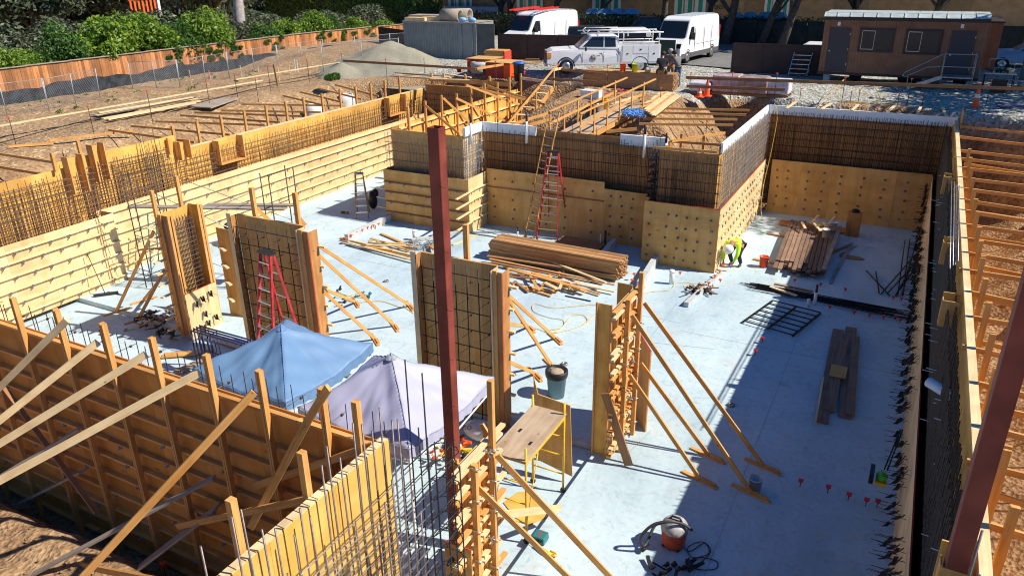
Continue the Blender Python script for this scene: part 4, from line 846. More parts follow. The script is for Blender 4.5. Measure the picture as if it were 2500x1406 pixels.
# light tube scaffold tower beyond column A
t = thing('scaffold_tower', 'tall thin dark tube scaffold with white cross braces before the left wall', 'scaffold', (-20.5,15.6,0)); DT = mat('dark_tube',(.05,.045,.045),.5,.4)
fr = [(-22.2,15.2),(-22.2,16.3),(-17.9,16.9),(-17.9,18.0)]
for (x,y) in fr: 
    for dx in (0,.35): MB().cyl((x+dx,y,0),(x+dx,y,4.05),.02,n=6).build('upright', DT, t)
for (a_,b_) in ((0,1),(2,3)):
    for z in (.4,1.2,2.0,2.9,3.9): MB().cyl((*fr[a_],z),(*fr[b_],z),.016,n=5).build('rung', DT, t)
for (a_,b_,z0,z1) in ((0,2,3.8,1.6),(2,0,3.6,1.6),(1,3,3.9,2.2),(0,2,1.9,.2)): MB().cyl((*fr[a_],z0),(*fr[b_],z1),.013,n=5).build('cross_brace', STEEL, t)
tag(MB().beam((-22.6,15.5,2.75),(-17.4,17.3,2.85),.28,.045).build('scaffold_plank', GREYW), 'grey plank resting across the dark scaffold', 'plank'); tag(MB().beam((-20.2,16.6,2.82),(-17.2,17.6,2.92),.25,.045).build('scaffold_plank', GREYW), 'second grey plank overlapping toward the ladder wall form', 'plank')
tag(MB().beam(atx(340,610,-21.5), atx(395,605,-20.5),.1,.04).build('board', FIRD), 'short brown board across the scaffold left of the box column', 'board')
# low timber bench frame behind ladder wall form
t = thing('work_table', 'low plywood work table between the box column and ladder wall form', 'table', (-18.8,17.6,0)); MB().box(-19.6,17.2,.75,-17.4,18.4,.77).build('top', PLYN, t)
for (x,y) in ((-19.5,17.3),(-17.5,17.3),(-19.5,18.3),(-17.5,18.3)): MB().beam((x,y,0),(x,y,.75),.09,.04).build('leg', FIR, t)
# ---- yellow scaffold and its deck
t = thing('rolling_scaffold', 'yellow rolling scaffold with worn plywood deck right of centre', 'scaffold', (-5.5,11,-.16)); x0,x1,ya,yb,zd = -5.86,-5.16,10.15,11.85,1.72
for (x,y) in ((x0,ya),(x1,ya),(x0,yb),(x1,yb)):
    l_ = MB(); l_.cyl((x,y,-.06),(x,y,2.0),.024,n=8); lg = l_.build('upright', YELP, t); MB().cyl((x,y-.02,-.1),(x,y+.02,-.1),.06,n=10).build('caster', BLK, lg)
for y in (ya,yb):
    for z in (.3,.75,1.2,1.66): MB().cyl((x0,y,z),(x1,y,z),.016,n=6).build('rung', YELP, t)
for x in (x0,x1): MB().beam((x,ya,zd-.06),(x,yb,zd-.06),.03,.06).build('side_rail', YELP, t); MB().cyl((x,ya,.25),(x,ya+.5,1.6),.012,n=5).build('gusset', YELP, t)
o = MB().box(x0-.03,ya-.05,zd,x1+.03,yb+.05,zd+.02).build('deck', wood('worn_plywood',(.42,.30,.19),(.58,.45,.32),gu=.9,gv=8,island=0), t)
mb = MB(); mb.box(-5.72,10.9,zd+.021,-5.67,11.02,zd+.024); mb.box(-5.35,10.6,zd+.021,-5.3,10.72,zd+.024); mb.build('hatch_slots', BLK, o)
# L-cut plywood standing behind
yp = 12.2; pts = [(1302,915),(1313,962),(1392,990),(1397,1163),(1309,1120)]
F_ = [aty(u_,v_,yp) for u_,v_ in pts]; B_ = [p+V((0,.02,0)) for p in F_]; mb = MB(); mb.poly(F_, uvs=[(p.z,p.x) for p in F_]); mb.poly(list(reversed(B_)), uvs=[(p.z,p.x) for p in F_])
for i in range(5): j=(i+1)%5; mb.poly([F_[i],B_[i],B_[j],F_[j]])
tag(mb.build('notched_plywood', PLYT, fixn=True), 'notched tan plywood panel standing behind the yellow scaffold', 'plywood panel')
F_ = [at(u_,v_,-.14) for u_,v_ in ((1229,1226),(1262,1200),(1300,1198),(1325,1230),(1333,1262),(1290,1281),(1258,1262))]; mb = MB(); mb.poly(F_); mb.poly([p+V((0,0,-.015)) for p in reversed(F_)])
for i in range(len(F_)): j=(i+1)%len(F_); mb.poly([F_[i],F_[i]+V((0,0,-.015)),F_[j]+V((0,0,-.015)),F_[j]])
tag(mb.build('plywood_offcut', PLYA, fixn=True), 'many-sided orange plywood offcut lying under the yellow scaffold', 'plywood')
# ---- trash can
c = (-6.78,15.05,0); t = thing('trash_can', 'blue-grey plastic trash can filled with sacks and lined in black', 'trash can', c)
MB().lathe(c,[(.0,0),(.2,0),(.26,.66),(.28,.67),(.28,.70),(.25,.7),(.24,.6),(0,.58)],20).build('bin', mat('blue_grey_plastic',(.16,.27,.33),.5), t)
MB().lathe((c[0],c[1],.55),[(.275,.02),(.29,.1),(.285,.18),(.25,.2),(.2,.14)],20).build('bin_liner', BLK, t); MB().ell((c[0],c[1],.66),(.2,.19,.1),10,6).build('paper_sack', noisy('paper_sack',(.35,.27,.2),(.5,.4,.3),6), t)
# ---- tool case, saw, vacuum
p = at(1319,1318); t = thing('tool_case', 'small teal tool case with red mark on the sunlit floor', 'tool case', p); x,y = p.x,p.y
o = MB().box(x-.13,y-.12,0,x+.13,y+.12,.085).build('base', TEAL, t); bv=o.modifiers.new('b','BEVEL'); bv.width=.015; bv.segments=2
o2 = MB().box(x-.125,y-.115,.087,x+.125,y+.115,.15).build('lid', TEAL, t); bv=o2.modifiers.new('b','BEVEL'); bv.width=.015; bv.segments=2; MB().box(x-.03,y-.14,.05,x+.03,y-.121,.09).build('handle', BLK, t)
def text(s, loc, size, m, parent, rot=(0,0,0), name='lettering'):
    cu = bpy.data.curves.new(name,'FONT'); cu.body = s; cu.size = size; cu.align_x = 'CENTER'; cu.align_y = 'CENTER'; cu.extrude = .001; cu.materials.append(m)
    tmp = bpy.data.objects.new(name, cu); me_ = bpy.data.meshes.new_from_object(tmp); bpy.data.objects.remove(tmp); o = bpy.data.objects.new(name, me_); C.objects.link(o); o.parent = parent; o.location = V(loc)-wloc(parent); o.rotation_euler = rot; return o
text('BOSCH', (x+.0,y,.153), .055, REDP, t, (0,0,R(-80)))
p = at(1325,1348); t = thing('power_saw', 'yellow and black reciprocating saw lying beside the tool case', 'power tool', p)
d = V((.95,-.25,0)).normalized(); MB().tube([p+V((0,0,.05))-d*.05,p+d*.08+V((0,0,.055)),p+d*.2+V((0,0,.05))],.045,8,rs=[.035,.05,.045]).build('motor_body', YEL, t)
MB().tube([p+d*.2+V((0,0,.05)),p+d*.27+V((.03,.06,.05)),p+d*.2+V((.05,.1,.045)),p+d*.1+V((.03,.08,.04))],.02,6).build('handle', YEL, t); MB().tube([p-d*.05+V((0,0,.05)),p-d*.18+V((0,0,.045))],.03,8).build('gear_housing', BLK, t); MB().beam(p-d*.18+V((0,0,.045)),p-d*.3+V((0,0,.04)),.004,.02).build('blade', CHROME, t)
c = V((-2.62,11.2,0)); t = thing('shop_vacuum', 'orange-red shop vacuum with grey head and curved hose', 'shop vacuum', c); DORG = noisy('dirty_orange_plastic',(.5,.07,.02),(.66,.11,.03),8,.5)
MB().lathe(c,[(0,.03),(.2,.03),(.215,.1),(.24,.34),(.25,.36),(.24,.38)],20).build('tank', DORG, t); hd = MB().lathe(c+V((0,0,.38)),[(.25,0),(.255,.05),(.23,.11),(.19,.16),(.12,.2),(0,.21)],20).build('motor_head', noisy('grey_dirty_plastic',(.25,.25,.25),(.5,.5,.5),12,.5), t)
MB().tube([c+V((-.1,0,.58)),c+V((-.06,0,.64)),c+V((.08,0,.64)),c+V((.12,0,.57))],.02,6).build('handle', BLK, hd)
for a_ in range(4): q = c+V((.2*math.cos(a_*1.57+.7),.2*math.sin(a_*1.57+.7),.03)); MB().ell(q,(.035,.035,.03),8,6).build('caster', BLK, t)
hp = [c+V((-.2,-.05,.45)),c+V((-.35,-.1,.38)),at(1575,1330,.15),at(1562,1318,.3),at(1573,1298,.5),at(1600,1278,.65),at(1640,1273,.7),at(1670,1280,.6),at(1690,1294,.5)]
def smooth_path(P, k=6):
    P=[V(p) for p in P]; out=[]
    for i in range(len(P)-1):
        a_,b_,c_,d_=P[max(i-1,0)],P[i],P[i+1],P[min(i+2,len(P)-1)]
        for j in range(k): s=j/k; out.append(.5*((2*b_)+(c_-a_)*s+(2*a_-5*b_+4*c_-d_)*s*s+(3*b_-a_-3*c_+d_)*s**3))
    return out+[P[-1]]
MB().tube(smooth_path(hp),.028,8).build('hose', mat('dark_ribbed_hose',(.04,.04,.045),.5), t)
def cord(label, P, r=.008, m=None, cat='cord', name='power_cable'): return tag(MB().tube(smooth_path(P,8),r,5).build(name, m), label, cat)
BLKC = mat('black_cord',(.01,.01,.012),.5); YELC = mat('yellow_cord',(.75,.5,.08),.5)
cord('black cord coiled on the shaded floor beside the shop vacuum', [at(1670,1335,.02),at(1685,1345,.02),at(1720,1325,.02),at(1730,1350,.03),at(1690,1360,.03),at(1680,1335,.03),at(1715,1322,.04),at(1735,1345,.04),at(1700,1378,.03),at(1680,1372,.03),at(1710,1360,.03),at(1750,1370,.02),at(1745,1388,.02),at(1700,1388,.02),at(1672,1370,.02)], .009, BLKC)
cord('yellow cord looping on the sunlit floor left of the right column form', [at(1420,795,.02),at(1470,746,.02),at(1400,748,.02),at(1350,752,.02),at(1305,742,.02),at(1303,760,.02),at(1340,775,.02),at(1375,782,.02),at(1370,800,.02),at(1330,808,.02),at(1360,812,.02),at(1430,790,.02),at(1425,770,.02),at(1395,772,.02),at(1370,800,.02),at(1345,812,.02),at(1300,800,.02),at(1235,795,.02)], .009, YELC)
cord('yellow cord snaking past the white pipe near the curb', [at(1560,710,.02),at(1560,698,.02),at(1575,700,.02),at(1560,720,.02),at(1590,712,.02),at(1635,708,.02),at(1650,692,.02),at(1680,690,.02),at(1700,702,.02),at(1670,700,.02),at(1690,692,.02),at(1740,693,.02)], .009, YELC)
cord('orange and yellow cords tangled right of the ladder wall form', [at(795,715,.02),at(820,712,.02),at(850,722,.02),at(900,728,.02),at(880,715,.02),at(840,728,.02),at(870,738,.02),at(930,735,.02),at(980,750,.02),at(1005,742,.02),at(985,745,.02),at(1010,765,.02)], .01, YELC)
cord('yellow air hose hanging down the back wall corner onto the floor', [V((-5.2,32.9,4.6)),V((-5.0,32.8,4.1)),V((-5.05,32.6,2.6)),V((-5.15,32.4,1.2)),V((-5.0,32,.05)),at(1900,565,.02),at(1935,578,.1),at(1905,560,.02)], .014, YELC)
# ---- dumb bells: floor pucks, caps, pipes
for (u_,v_,lb) in ((943,688,'small grey tape roll on the sunlit floor left of the red pole'),(1378,890,'small grey tape roll on the floor by the trash can'),(1785,990,'small dark tape roll at the edge of the shade')):
    p = at(u_,v_); tag(MB().lathe(p,[(.05,0),(.09,0),(.09,.05),(.05,.05),(.05,0)],12).build('tape_roll', CLAMP), lb, 'tape roll')
def cap(label, p, m=ORG, h=.16, grp='orange rebar caps on the floor'):
    t = thing('capped_bar', label, 'rebar cap', p, grp); p=V(p); MB().cyl(p,p+V((0,0,h)),.009,n=5).build('rod', REBAR, t); mb = MB(); mb.box(p.x-.05,p.y-.05,p.z+h,p.x+.05,p.y+.05,p.z+h+.02); mb.cyl(p+V((0,0,h-.07)),p+V((0,0,h)),.018,.03,n=8); mb.build('cap', m, t)
for (u_,v_) in ((1953,1188),(2020,1203),(2070,1222),(2113,1235),(2140,1238),(1860,838),(1843,868)): cap('red plastic cap on a short bar rising from the floor', at(u_,v_), REDP)
for (u_,v_) in ((1940,690),(2003,700),(2063,712),(2025,755),(2085,768),(2122,776),(2156,780),(2185,780),(2197,788),(2180,732),(2200,735)): cap('small red cap on a bar in the right room shade', at(u_,v_), REDP, .1, 'red rebar caps in the right room')
for (u_,v_) in ((1730,697),(1745,680),(1757,668),(1765,655),(1660,672),(1572,680),(1583,668),(1543,690),(1548,675),(1758,690),(845,588),(858,580),(870,572),(885,566),(898,560),(912,556),(925,552)): cap('orange cap on a bar beside a curb', at(u_,v_,.15), ORG, .1, 'orange rebar caps along the curbs')
def pvc(label, u_, v_, h, r, m=PVC, top=None):
    p = at(u_,v_); t = thing('pipe_stub', label, 'pipe', p); mb = MB(); mb.cyl(p,p+V((0,0,h)),r,n=14); mb.cyl(p+V((0,0,h*.82)),p+V((0,0,h*.96)),r*1.12,n=14); mb.build('pipe', m, t)
    if top: MB().cyl(p+V((0,0,h)),p+V((0,0,h+.25)),r*.75,n=10).build('top_fitting', top, t)
pvc('thick white pipe standing on the floor beside the yellow cord', 1639,693,.5,.085); pvc('white pipe stub before the left block front', 1013,586,.42,.085)
pvc('thin white pipe with black top by the ladders', 1264,592,.45,.03,PVC,BLK); pvc('black pipe stub right of the white one by ladders', 1284,595,.55,.03,BLK); pvc('short grey pipe stub by the ladders', 1246,590,.3,.02,STEEL); pvc('tall black pipe by the back curb of the middle wall', 1477,606,.7,.04,BLK); pvc('thin clear pipe left of the tall black pipe', 1465,608,.6,.02,PVC)
pvc('grey pipe with black fitting in the rebar pile', 1988,745,.45,.05,PVC,BLK); pvc('short white cone pipe beside the rebar pile', 1972,748,.25,.05,PVC)
for (p,lb) in (((-15.2,25.35,4.0),'white vertical pipe with black top on the left block corner'),((-13.35,26.5,4.0),'white vertical pipe with black top on middle foam'),((-8.55,26.5,3.9),'white vertical pipe with black top on right foam strip'),((-7.7,26.35,3.7),'white vertical pipe at the end of the right foam strip')):
    t = thing('conduit_stub', lb, 'pipe', p); p=V(p); MB().cyl(p-V((0,0,.5)),p+V((0,0,.35)),.05,n=10).build('pipe', PVC, t); MB().cyl(p+V((0,0,.35)),p+V((0,0,.7)),.045,n=10).build('black_end', BLK, t)
# ---- lumber
def stack(label, c, L, nw, nh, bw, bh, ang, m, jit=.15, name='lumber_stack', gap=.004, cat='lumber stack'):
    c = V(c); d = V((math.cos(ang),math.sin(ang),0)); s = V((-d.y,d.x,0)); mb = MB()
    for j in range(nh):
        for i in range(nw):
            o = s*((i-(nw-1)/2)*(bw+gap)); sh = random.uniform(-jit,jit); z = bh*(j+.5)+j*.002
            mb.beam(c+o+d*(-L/2+sh)+V((0,0,z)), c+o+d*(L/2+sh)+V((0,0,z)), bw, bh)
    return tag(mb.build(name, m), label, cat)
def board(label, p0, p1, w=.09, h=.04, m=FIR, grp=None, name='loose_board'): return tag(MB().beam(p0,p1,w,h).build(name, m), label, 'board', grp)
stack('long neat stack of new lumber on the floor in the middle', (-10.45,23.05,.1), 5.0, 8, 15, .09, .042, R(-1.5), wood('stacked_lumber', (.40,.19,.07), (.62,.36,.15), island=.5), .1, gap=.008)
for i,(u0,v0,u1,v1,z) in enumerate(((1190,625,1505,672,.25),(1195,632,1500,695,.2),(1200,640,1470,695,.15),(1250,660,1500,712,.1),(1240,655,1420,705,.22),(1230,650,1465,718,.06),(1300,665,1430,712,.12),(1260,690,1290,712,.05),(1285,705,1345,722,.03),(1280,700,1360,712,.03),(1290,665,1310,700,.2),(1330,690,1360,705,.2),(1240,668,1280,672,.3),(1235,675,1310,680,.24),(1350,640,1480,690,.3))):
    board('loose board in the messy heap before the middle lumber stack', at(u0,v0,z), at(u1,v1,z+.02), random.choice((.09,.09,.14)), .04, random.choice((FIR,FIRP,FIR,FIRD)), 'loose boards before the middle lumber stack')
board('dark flat bar lying alone on the floor below the lumber heap', at(1380,722,.02), at(1442,735,.02), .05,.02, DARKI)
for i in range(20):
    u_ = random.uniform(1245,1400); v_ = random.uniform(672,708); a_ = random.uniform(0,3); p = at(u_,v_,random.uniform(.03,.18)); board('short wood offcut in the heap before the middle lumber stack', p, p+V((math.cos(a_),math.sin(a_),random.uniform(-.2,.3)))*.3, .09,.04, random.choice((FIR,FIRP,FIRD)), 'offcuts before the middle lumber stack')
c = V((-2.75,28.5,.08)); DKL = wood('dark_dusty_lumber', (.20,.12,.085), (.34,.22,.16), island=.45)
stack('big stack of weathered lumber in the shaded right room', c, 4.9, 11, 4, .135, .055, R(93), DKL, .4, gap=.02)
board('light grey plank lying beside the right room stack', (-1.85,26.0,.35), (-1.85,30.9,.4), .14,.04, GREYW); board('second grey plank right of the right room stack', (-1.55,25.6,.03), (-1.3,30.2,.03), .1,.04, GREYW)
for i in range(12): p = c+V((random.uniform(-.3,.7),random.uniform(1,2),.42)); a_=random.uniform(1,2.3); board('short pale offcut piled on the right room stack', p, p+V((math.cos(a_)*.5,math.sin(a_)*.5,random.uniform(-.1,.25))), .09,.04, FIRP, 'offcuts on the right room stack')
o = MB().box(-4.2,31.2,.03,-1.3,31.9,.06).build('plywood_sheet', PLYB); tag(o, 'dark brown sheet lying behind the right room lumber stack', 'plywood sheet')
board('short pale board under the right room stack by the worker', at(1840,632,.03), at(1900,645,.03), .12,.05, FIR); board('second board end left of the right room stack', at(1873,570,.03), at(1915,578,.03), .1,.05, FIRD)
def bucket(label, p, r=.15, h=.36, m=ORG, cat='bucket', inside=None):
    t = thing('bucket', label, cat, p); MB().lathe(p,[(0,0.01),(r*.85,0),(r,h),(r*1.06,h-.02),(r*1.06,h),(r*.95,h),(r*.82,.02),(0,.02)],16).build('pail', m, t); p=V(p); MB().tube([p+V((-r,0,h*.9)),p+V((-r*.6,-r*.9,h*.75)),p+V((r*.6,-r*.9,h*.75)),p+V((r,0,h*.9))],.005,4).build('handle', STEEL, t); return t
bucket('orange-red bucket left of the right room lumber stack', (-3.85,26.25,0), .16,.4, mat('home_orange',(.75,.07,.015),.45)); bucket('white square bucket on the back of the right room stack', (-2.2,29.3,.42), .14,.3, PVC); bucket('second white bucket at the rear of the right room stack', (-2.05,30.3,.42), .14,.3, PVC); bucket('clear white bucket behind the front brace foot in the shade', at(1842,1195), .14,.3, mat('translucent_white',(.55,.6,.65),.3))
o = MB().box(-1.65,31.0,0,-1.15,31.3,.95).build('upright_box', PLYB); tag(o, 'dark brown upright box near the back wall of the right room', 'box'); t = thing('work_lamp','small grey tool with cord on top of the brown upright box','tool',(-1.4,31.1,.95)); MB().ell((-1.4,31.15,1.02),(.16,.1,.08),8,6).build('housing', DARKI, t)
o = MB().ell((-1.15,28.55,.0),(.45,.22,.06),14,6).build('sawdust_patch', noisy('sawdust',(.22,.14,.07),(.34,.23,.12),14,.95)); tag(o,'small brown sawdust patch on the right room floor','sawdust',kind='stuff')
board('reddish board beside the sawdust patch', (-1.9,28.6,.03), (-1.35,29.9,.03), .11,.04, FIRD); board('pale board beside the sawdust patch', (-1.55,28.7,.03), (-1.15,29.9,.03), .09,.03, GREYW)
# planks lower right
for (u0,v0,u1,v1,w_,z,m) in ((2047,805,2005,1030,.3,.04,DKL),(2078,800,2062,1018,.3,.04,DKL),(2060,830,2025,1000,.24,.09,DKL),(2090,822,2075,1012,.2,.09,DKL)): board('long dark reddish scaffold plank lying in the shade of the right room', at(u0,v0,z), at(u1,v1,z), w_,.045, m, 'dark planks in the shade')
board('thin pale lath on the dark planks', at(1990,1032,.13), at(2010,920,.13), .05,.02, FIRP); F_=at(2045,905,.14); tag(MB().box(F_.x-.18,F_.y-.35,.13,F_.x+.22,F_.y+.3,.15).build('plywood_offcut', PLYT),'small square plywood offcut resting on the dark planks','plywood')
# grate, rebar piles
t = thing('steel_grate','dark welded steel frame lying flat at the edge of shade','steel frame',(-2.5,22.3,.05)); a_,b_,c_,d_ = at(1815,785,.06),at(1935,820,.06),at(2003,765,.06),at(1885,735,.06)
for (p,q) in ((a_,d_),(b_,c_),((a_+b_)/2,(d_+c_)/2)): MB().beam(p,q,.05,.05).build('rail', DARKI, t)
for i in range(7): f=i/6; p,q=a_.lerp(d_,f),b_.lerp(c_,f); MB().beam(p+V((0,0,.03)),q+V((0,0,.03)),.03,.03).build('bar', DARKI, t)
def bars(label, p0, p1, n, sp, m=DARKI, r=.012):
    mb = MB(); p0,p1=V(p0),V(p1)
    for i in range(n): o = V((random.uniform(-sp,sp),random.uniform(-sp,sp),random.uniform(0,.06))); mb.cyl(p0+o+V((random.uniform(-.3,.3),0,0)),p1+o+V((random.uniform(-.5,.5),random.uniform(-sp,sp),0)),r,n=5)
    return tag(mb.build('rebar_bundle', m), label, 'rebar')
bars('long pile of dark rebar lying across from sun into shade', (-3.8,24.2,.03), (.6,23.9,.03), 26, .28); bars('bundle of dark bars leaning low near the right wall', at(2180,722,.03), at(2240,590,.03), 7, .12,DARKI,.02); bars('two short crossed dark bars on the right room floor', at(2130,665,.03), at(2140,718,.03), 2, .06,DARKI,.022)
board('brown board on top of the long rebar pile', at(1890,693,.1), at(1985,712,.1), .12,.04, FIRD); board('pale board on the sunlit end of the rebar pile', at(1880,700,.1), at(1945,722,.1), .12,.04, FIRP)
# scrap pile left of centre
for i,(u0,v0,u1,v1) in enumerate(((832,580,1015,625),(835,588,1000,628),(850,592,1010,635),(900,590,1020,605),(905,582,1000,612),(895,598,990,600),(930,570,1000,600),(920,590,1010,598),(880,600,960,612))): board('long scrap board in the pile left of the red pole', at(u0,v0,.05+.04*(i%3)), at(u1,v1,.05+.04*(i%3)), .1,.04, random.choice((FIR,FIRD,FIRP)), 'scrap boards left of the red pole')
mb = MB()
for i in range(40): p = at(random.uniform(1000,1060),random.uniform(592,612),.05); mb.tube([p+V((random.uniform(-.3,.3),random.uniform(-.3,.3),random.uniform(0,.15))) for _ in range(4)],.008,4)
tag(mb.build('wire_tangle', REBARL),'tangle of grey tie wire beside the scrap pile','wire',kind='stuff')
board('orange board end in the wire tangle', at(1050,600,.1), at(1068,612,.3), .14,.05, FIR)
board('pale board edging the floor below the left block corner', at(1105,598,.03), at(1165,575,.03), .1,.04, FIRP)
o = MB().box(-11.35,24.3,.02,-9.55,25.7,.22).build('timber_pallet', FIRD); tag(o,'dark flat timber hatch cover before the stepped middle wall','timber platform')
# floor clutter near box column
def clutter(label, u_, v_, n, ms, sp=.35, cat='tool pile'):
    p = at(u_,v_); t = thing('tool_pile', label, cat, p)
    for k_, m in enumerate(ms):
        for i in range(n):
            mb = MB(); q = p+V((random.gauss(0,sp),random.gauss(0,sp),random.uniform(.02,.14))); a_=random.uniform(0,6.28); mb.beam(q,q+V((math.cos(a_)*random.uniform(.08,.35),math.sin(a_)*random.uniform(.08,.35),random.uniform(-.04,.12))),random.uniform(.02,.07),random.uniform(.02,.06)); mb.cyl(q,q+V((.05,.03,.06)),random.uniform(.02,.05),n=8); mb.build('tool', m, t)
clutter('scattered dark tools and belts on the shaded floor left of the box column',372,790,9,[BLK,DARKI,FIRD]); clutter('black tool bag on wheels near the box column foot',408,822,8,[BLK,DARKI],.15,'tool bag'); clutter('pile of scrap steel and tools by the sunlit curb in the middle',1712,715,9,[DARKI,REBARL,FIRD],.22,'scrap pile')
clutter('dark battery tools on the cord tangle right of the ladder wall form',840,730,4,[BLK,TEAL],.3); clutter('orange power tools on boards under the rebar cage',1100,1110,9,[ORG,YEL,BLK,PVC],.4,'tools'); clutter('black tools on the floor at the bottom edge near the vacuum',1640,1395,8,[BLK,DARKI],.3,'tools')
o = MB().ell(at(1175,1050,.1),(.45,.3,.22),12,8).build('cement_sack', noisy('white_sack',(.6,.6,.58),(.75,.74,.72),5,.8)); tag(o,'white printed sack under the edge of the pale canopy','sack'); text('SANSO', at(1128,1043,.3), .14, BLK, o, (R(60),0,R(20)))
for (a_,b_) in ((at(365,895,.0),at(470,940,0)),(at(395,860,0),at(520,850,0)),(at(430,900,0),at(520,860,0))): board('flat weathered board on the lower floor left of the blue canopy', a_+V((0,0,-.1)), b_+V((0,0,-.1)), .28,.03, random.choice((GREYW,PLYT,FIRP)), 'boards left of the blue canopy')
p = at(912,512); o = MB().ell(p+V((0,0,.45)),(.22,.2,.42),12,10).ell(p+V((.1,.1,.75)),(.15,.13,.2),10,8).build('black_sack', mat('black_bag_plastic',(.008,.008,.009),.3)); tag(o,'black sack standing in the shade left of the left block','bag')
p = at(840,522); o=MB().beam(p+V((-.15,0,.05)),p+V((.2,.05,.05)),.1,.1).build('power_drill', noisy('yellow_black_tool',(.02,.02,.02),(.5,.3,.02),9)); tag(o,'small yellow and black tool on the shaded floor near the small stepladder','power tool')
t = thing('push_broom','push broom with black head leaning on the left wall form','broom',at(255,720)); p=at(258,722); MB().cyl(p+V((0,0,.08)),atx(212,618,-23.3),.014,n=6).build('handle', BLK, t); MB().beam(p+V((-.25,-.25,.05)),p+V((.25,.3,.05)),.08,.09).build('head', BLK, t)
p = at(2160,1232,.0); t = thing('green_sweeper','bright green garden tool hanging by the right wall wedges','tool',p); MB().ell((.64,14.1,.7),(.11,.15,.07),12,8).build('shell', GRN, t); MB().box(.54,13.95,.56,.74,14.15,.64).build('base', YEL, t); MB().box(.42,13.9,.6,.5,14.3,.8).build('bag', BLK, t)
for d in (0,.18): MB().cyl((.66+d*.3,14.2,.8),(.8+d*.2,14.5,1.6),.016,n=6).build('handle', BLK, t)
# ================================================================ LEFT BANK: boards, stakes, fences
G0 = 3.75
def stake(label, u_, v_, vt, z=None, grp='rebar stakes around the pit edge', m=ORG):
    p = at(u_, v_, 3.9 if z is None else z); p.z = gz(p.x, p.y); h = max(.5, aty(u_, vt, p.y).z-p.z); t = thing('marker_stake', label, 'stake', p, grp); MB().cyl(p-V((0,0,.1)), p+V((0,0,h)), .014, n=5).build('rod', DARKI, t); q = p+V((0,0,h)); MB().box(q.x-.045,q.y-.045,q.z,q.x+.045,q.y+.045,q.z+.02).box(q.x-.018,q.y-.018,q.z-.06,q.x+.018,q.y+.018,q.z-.001).build('cap', m, t)
for s in ((38,350,288),(228,320,262),(372,293,222),(512,255,200),(580,235,180),(630,240,190),(660,215,160),(755,198,145),(838,178,132)): stake('thin dark stake with orange cap along the left pit edge', *s, z=3.75)
for s in ((945,193,145),(1037,180,145),(1142,190,150),(1211,195,150),(1362,228,158),(1482,222,160)): stake('dark stake with orange cap holding the rail at the back of the pit', *s, z=4.3, grp='rail stakes behind the pit')
for s in ((1683,228,178),(1783,240,178),(1890,242,180),(2055,250,190),(2214,258,193),(2405,265,195)): stake('dark stake with orange cap holding the rail before the trailer', *s, z=4.35, grp='rail stakes before the trailer')
for s in ((1952,246,218),(2075,252,233),(2095,250,232),(2190,262,240),(2250,262,246),(1445,190,170),(1612,245,228),(1725,310,296),(1560,300,285)): stake('short stake with orange cap at the pit edge', *s, z=4.3, grp='short capped stakes at the pit edge')
PIN = mat('pink_survey_paint',(.9,.3,.35),.6)
for (u_,v_,vt,m) in ((467,203,172,FIRP),(515,205,173,PIN),(590,188,160,FIRP),(632,182,165,FIRP),(683,205,167,FIRP),(708,185,160,FIRP),(722,178,146,PVC),(728,178,146,PVC)): p = at(u_,v_,3.9); h = aty(u_,vt,p.y).z; tag(MB().beam(p,V((p.x,p.y,h)),.04,.025).build('survey_stake', m), 'thin wooden survey stake standing by the black silt fence', 'survey stake', 'survey stakes on the left bank')
board('thick reddish post standing beside the left rail', at(678,210,3.9), aty(668,158,at(678,210,3.9).y)+V((0,0,0)), .1,.05, FIRD)
tag(MB().tube(smooth_path([V((p.x,p.y,gz(p.x,p.y)+.12)) for p in [at(*q,3.7) for q in ((0,352),(120,325),(215,300),(330,275),(430,265),(560,240),(650,215),(760,195),(840,180))]],5),.02,5).build('black_rope', BLK), 'black rope lying along the left pit edge', 'rope')
board('long pale rail board along the left pit edge, near length', at(-60,318,4.25), at(640,197,4.2), .16,.04, FIRP); board('second pale rail board overlapping farther along the left edge', at(575,195,4.25), at(845,150,4.35), .14,.04, FIRP); board('brown rail board in front of the gravel heap', at(838,149,5.0), at(1165,169,5.0), .04,.13, FIRD); board('pale rail board end before the red boxes', at(1160,169,5.0), at(1230,158,5.0), .04,.12, FIR)
board('upper rail board before the lumber table', at(1370,170,5.1), at(1482,183,5.1), .04,.11, FIRD); board('lower rail board before the lumber table', at(1342,193,4.75), at(1482,202,4.75), .04,.11, FIRD); board('short pale board end on the rail beside the truck wheel', at(1350,172,5.05), at(1372,167,5.05), .04,.11, FIRP)
board('long brown upper rail board before the trailer', at(1675,190,5.25), at(2520,218,5.25), .04,.13, FIRD); board('shorter brown lower rail board before the wrapped pallets', at(1676,211,4.85), at(1916,220,4.85), .04,.13, FIRD)
for (u0,v0,u1,v1) in ((235,283,480,240),(250,290,487,247),(240,276,470,238),(262,292,475,252)): board('pale loose board lying on the left bank soil', at(u0,v0,3.85), at(u1,v1,3.85), .2,.05, FIRP, 'pale boards on the left bank')
F_ = [at(*q,3.8) for q in ((465,260),(515,263),(582,240),(535,238))]; mb = MB(); mb.poly(F_); mb.poly([p+V((0,0,-.05)) for p in reversed(F_)]); 
for i in range(4): mb.poly([F_[i],F_[i]-V((0,0,.05)),F_[(i+1)%4]-V((0,0,.05)),F_[(i+1)%4]])
tag(mb.build('grey_sheet', GREYW, fixn=True), 'grey sheet board lying flat on the left bank', 'sheet'); F_ = [at(*q,3.78) for q in ((222,280),(330,255),(345,262),(270,283))]; mb = MB(); mb.poly(F_).poly([p+V((0,0,-.03)) for p in reversed(F_)]); tag(mb.build('dirty_sheet', GREYW, fixn=True), 'dusty sheet under the pale boards on the left bank', 'sheet')
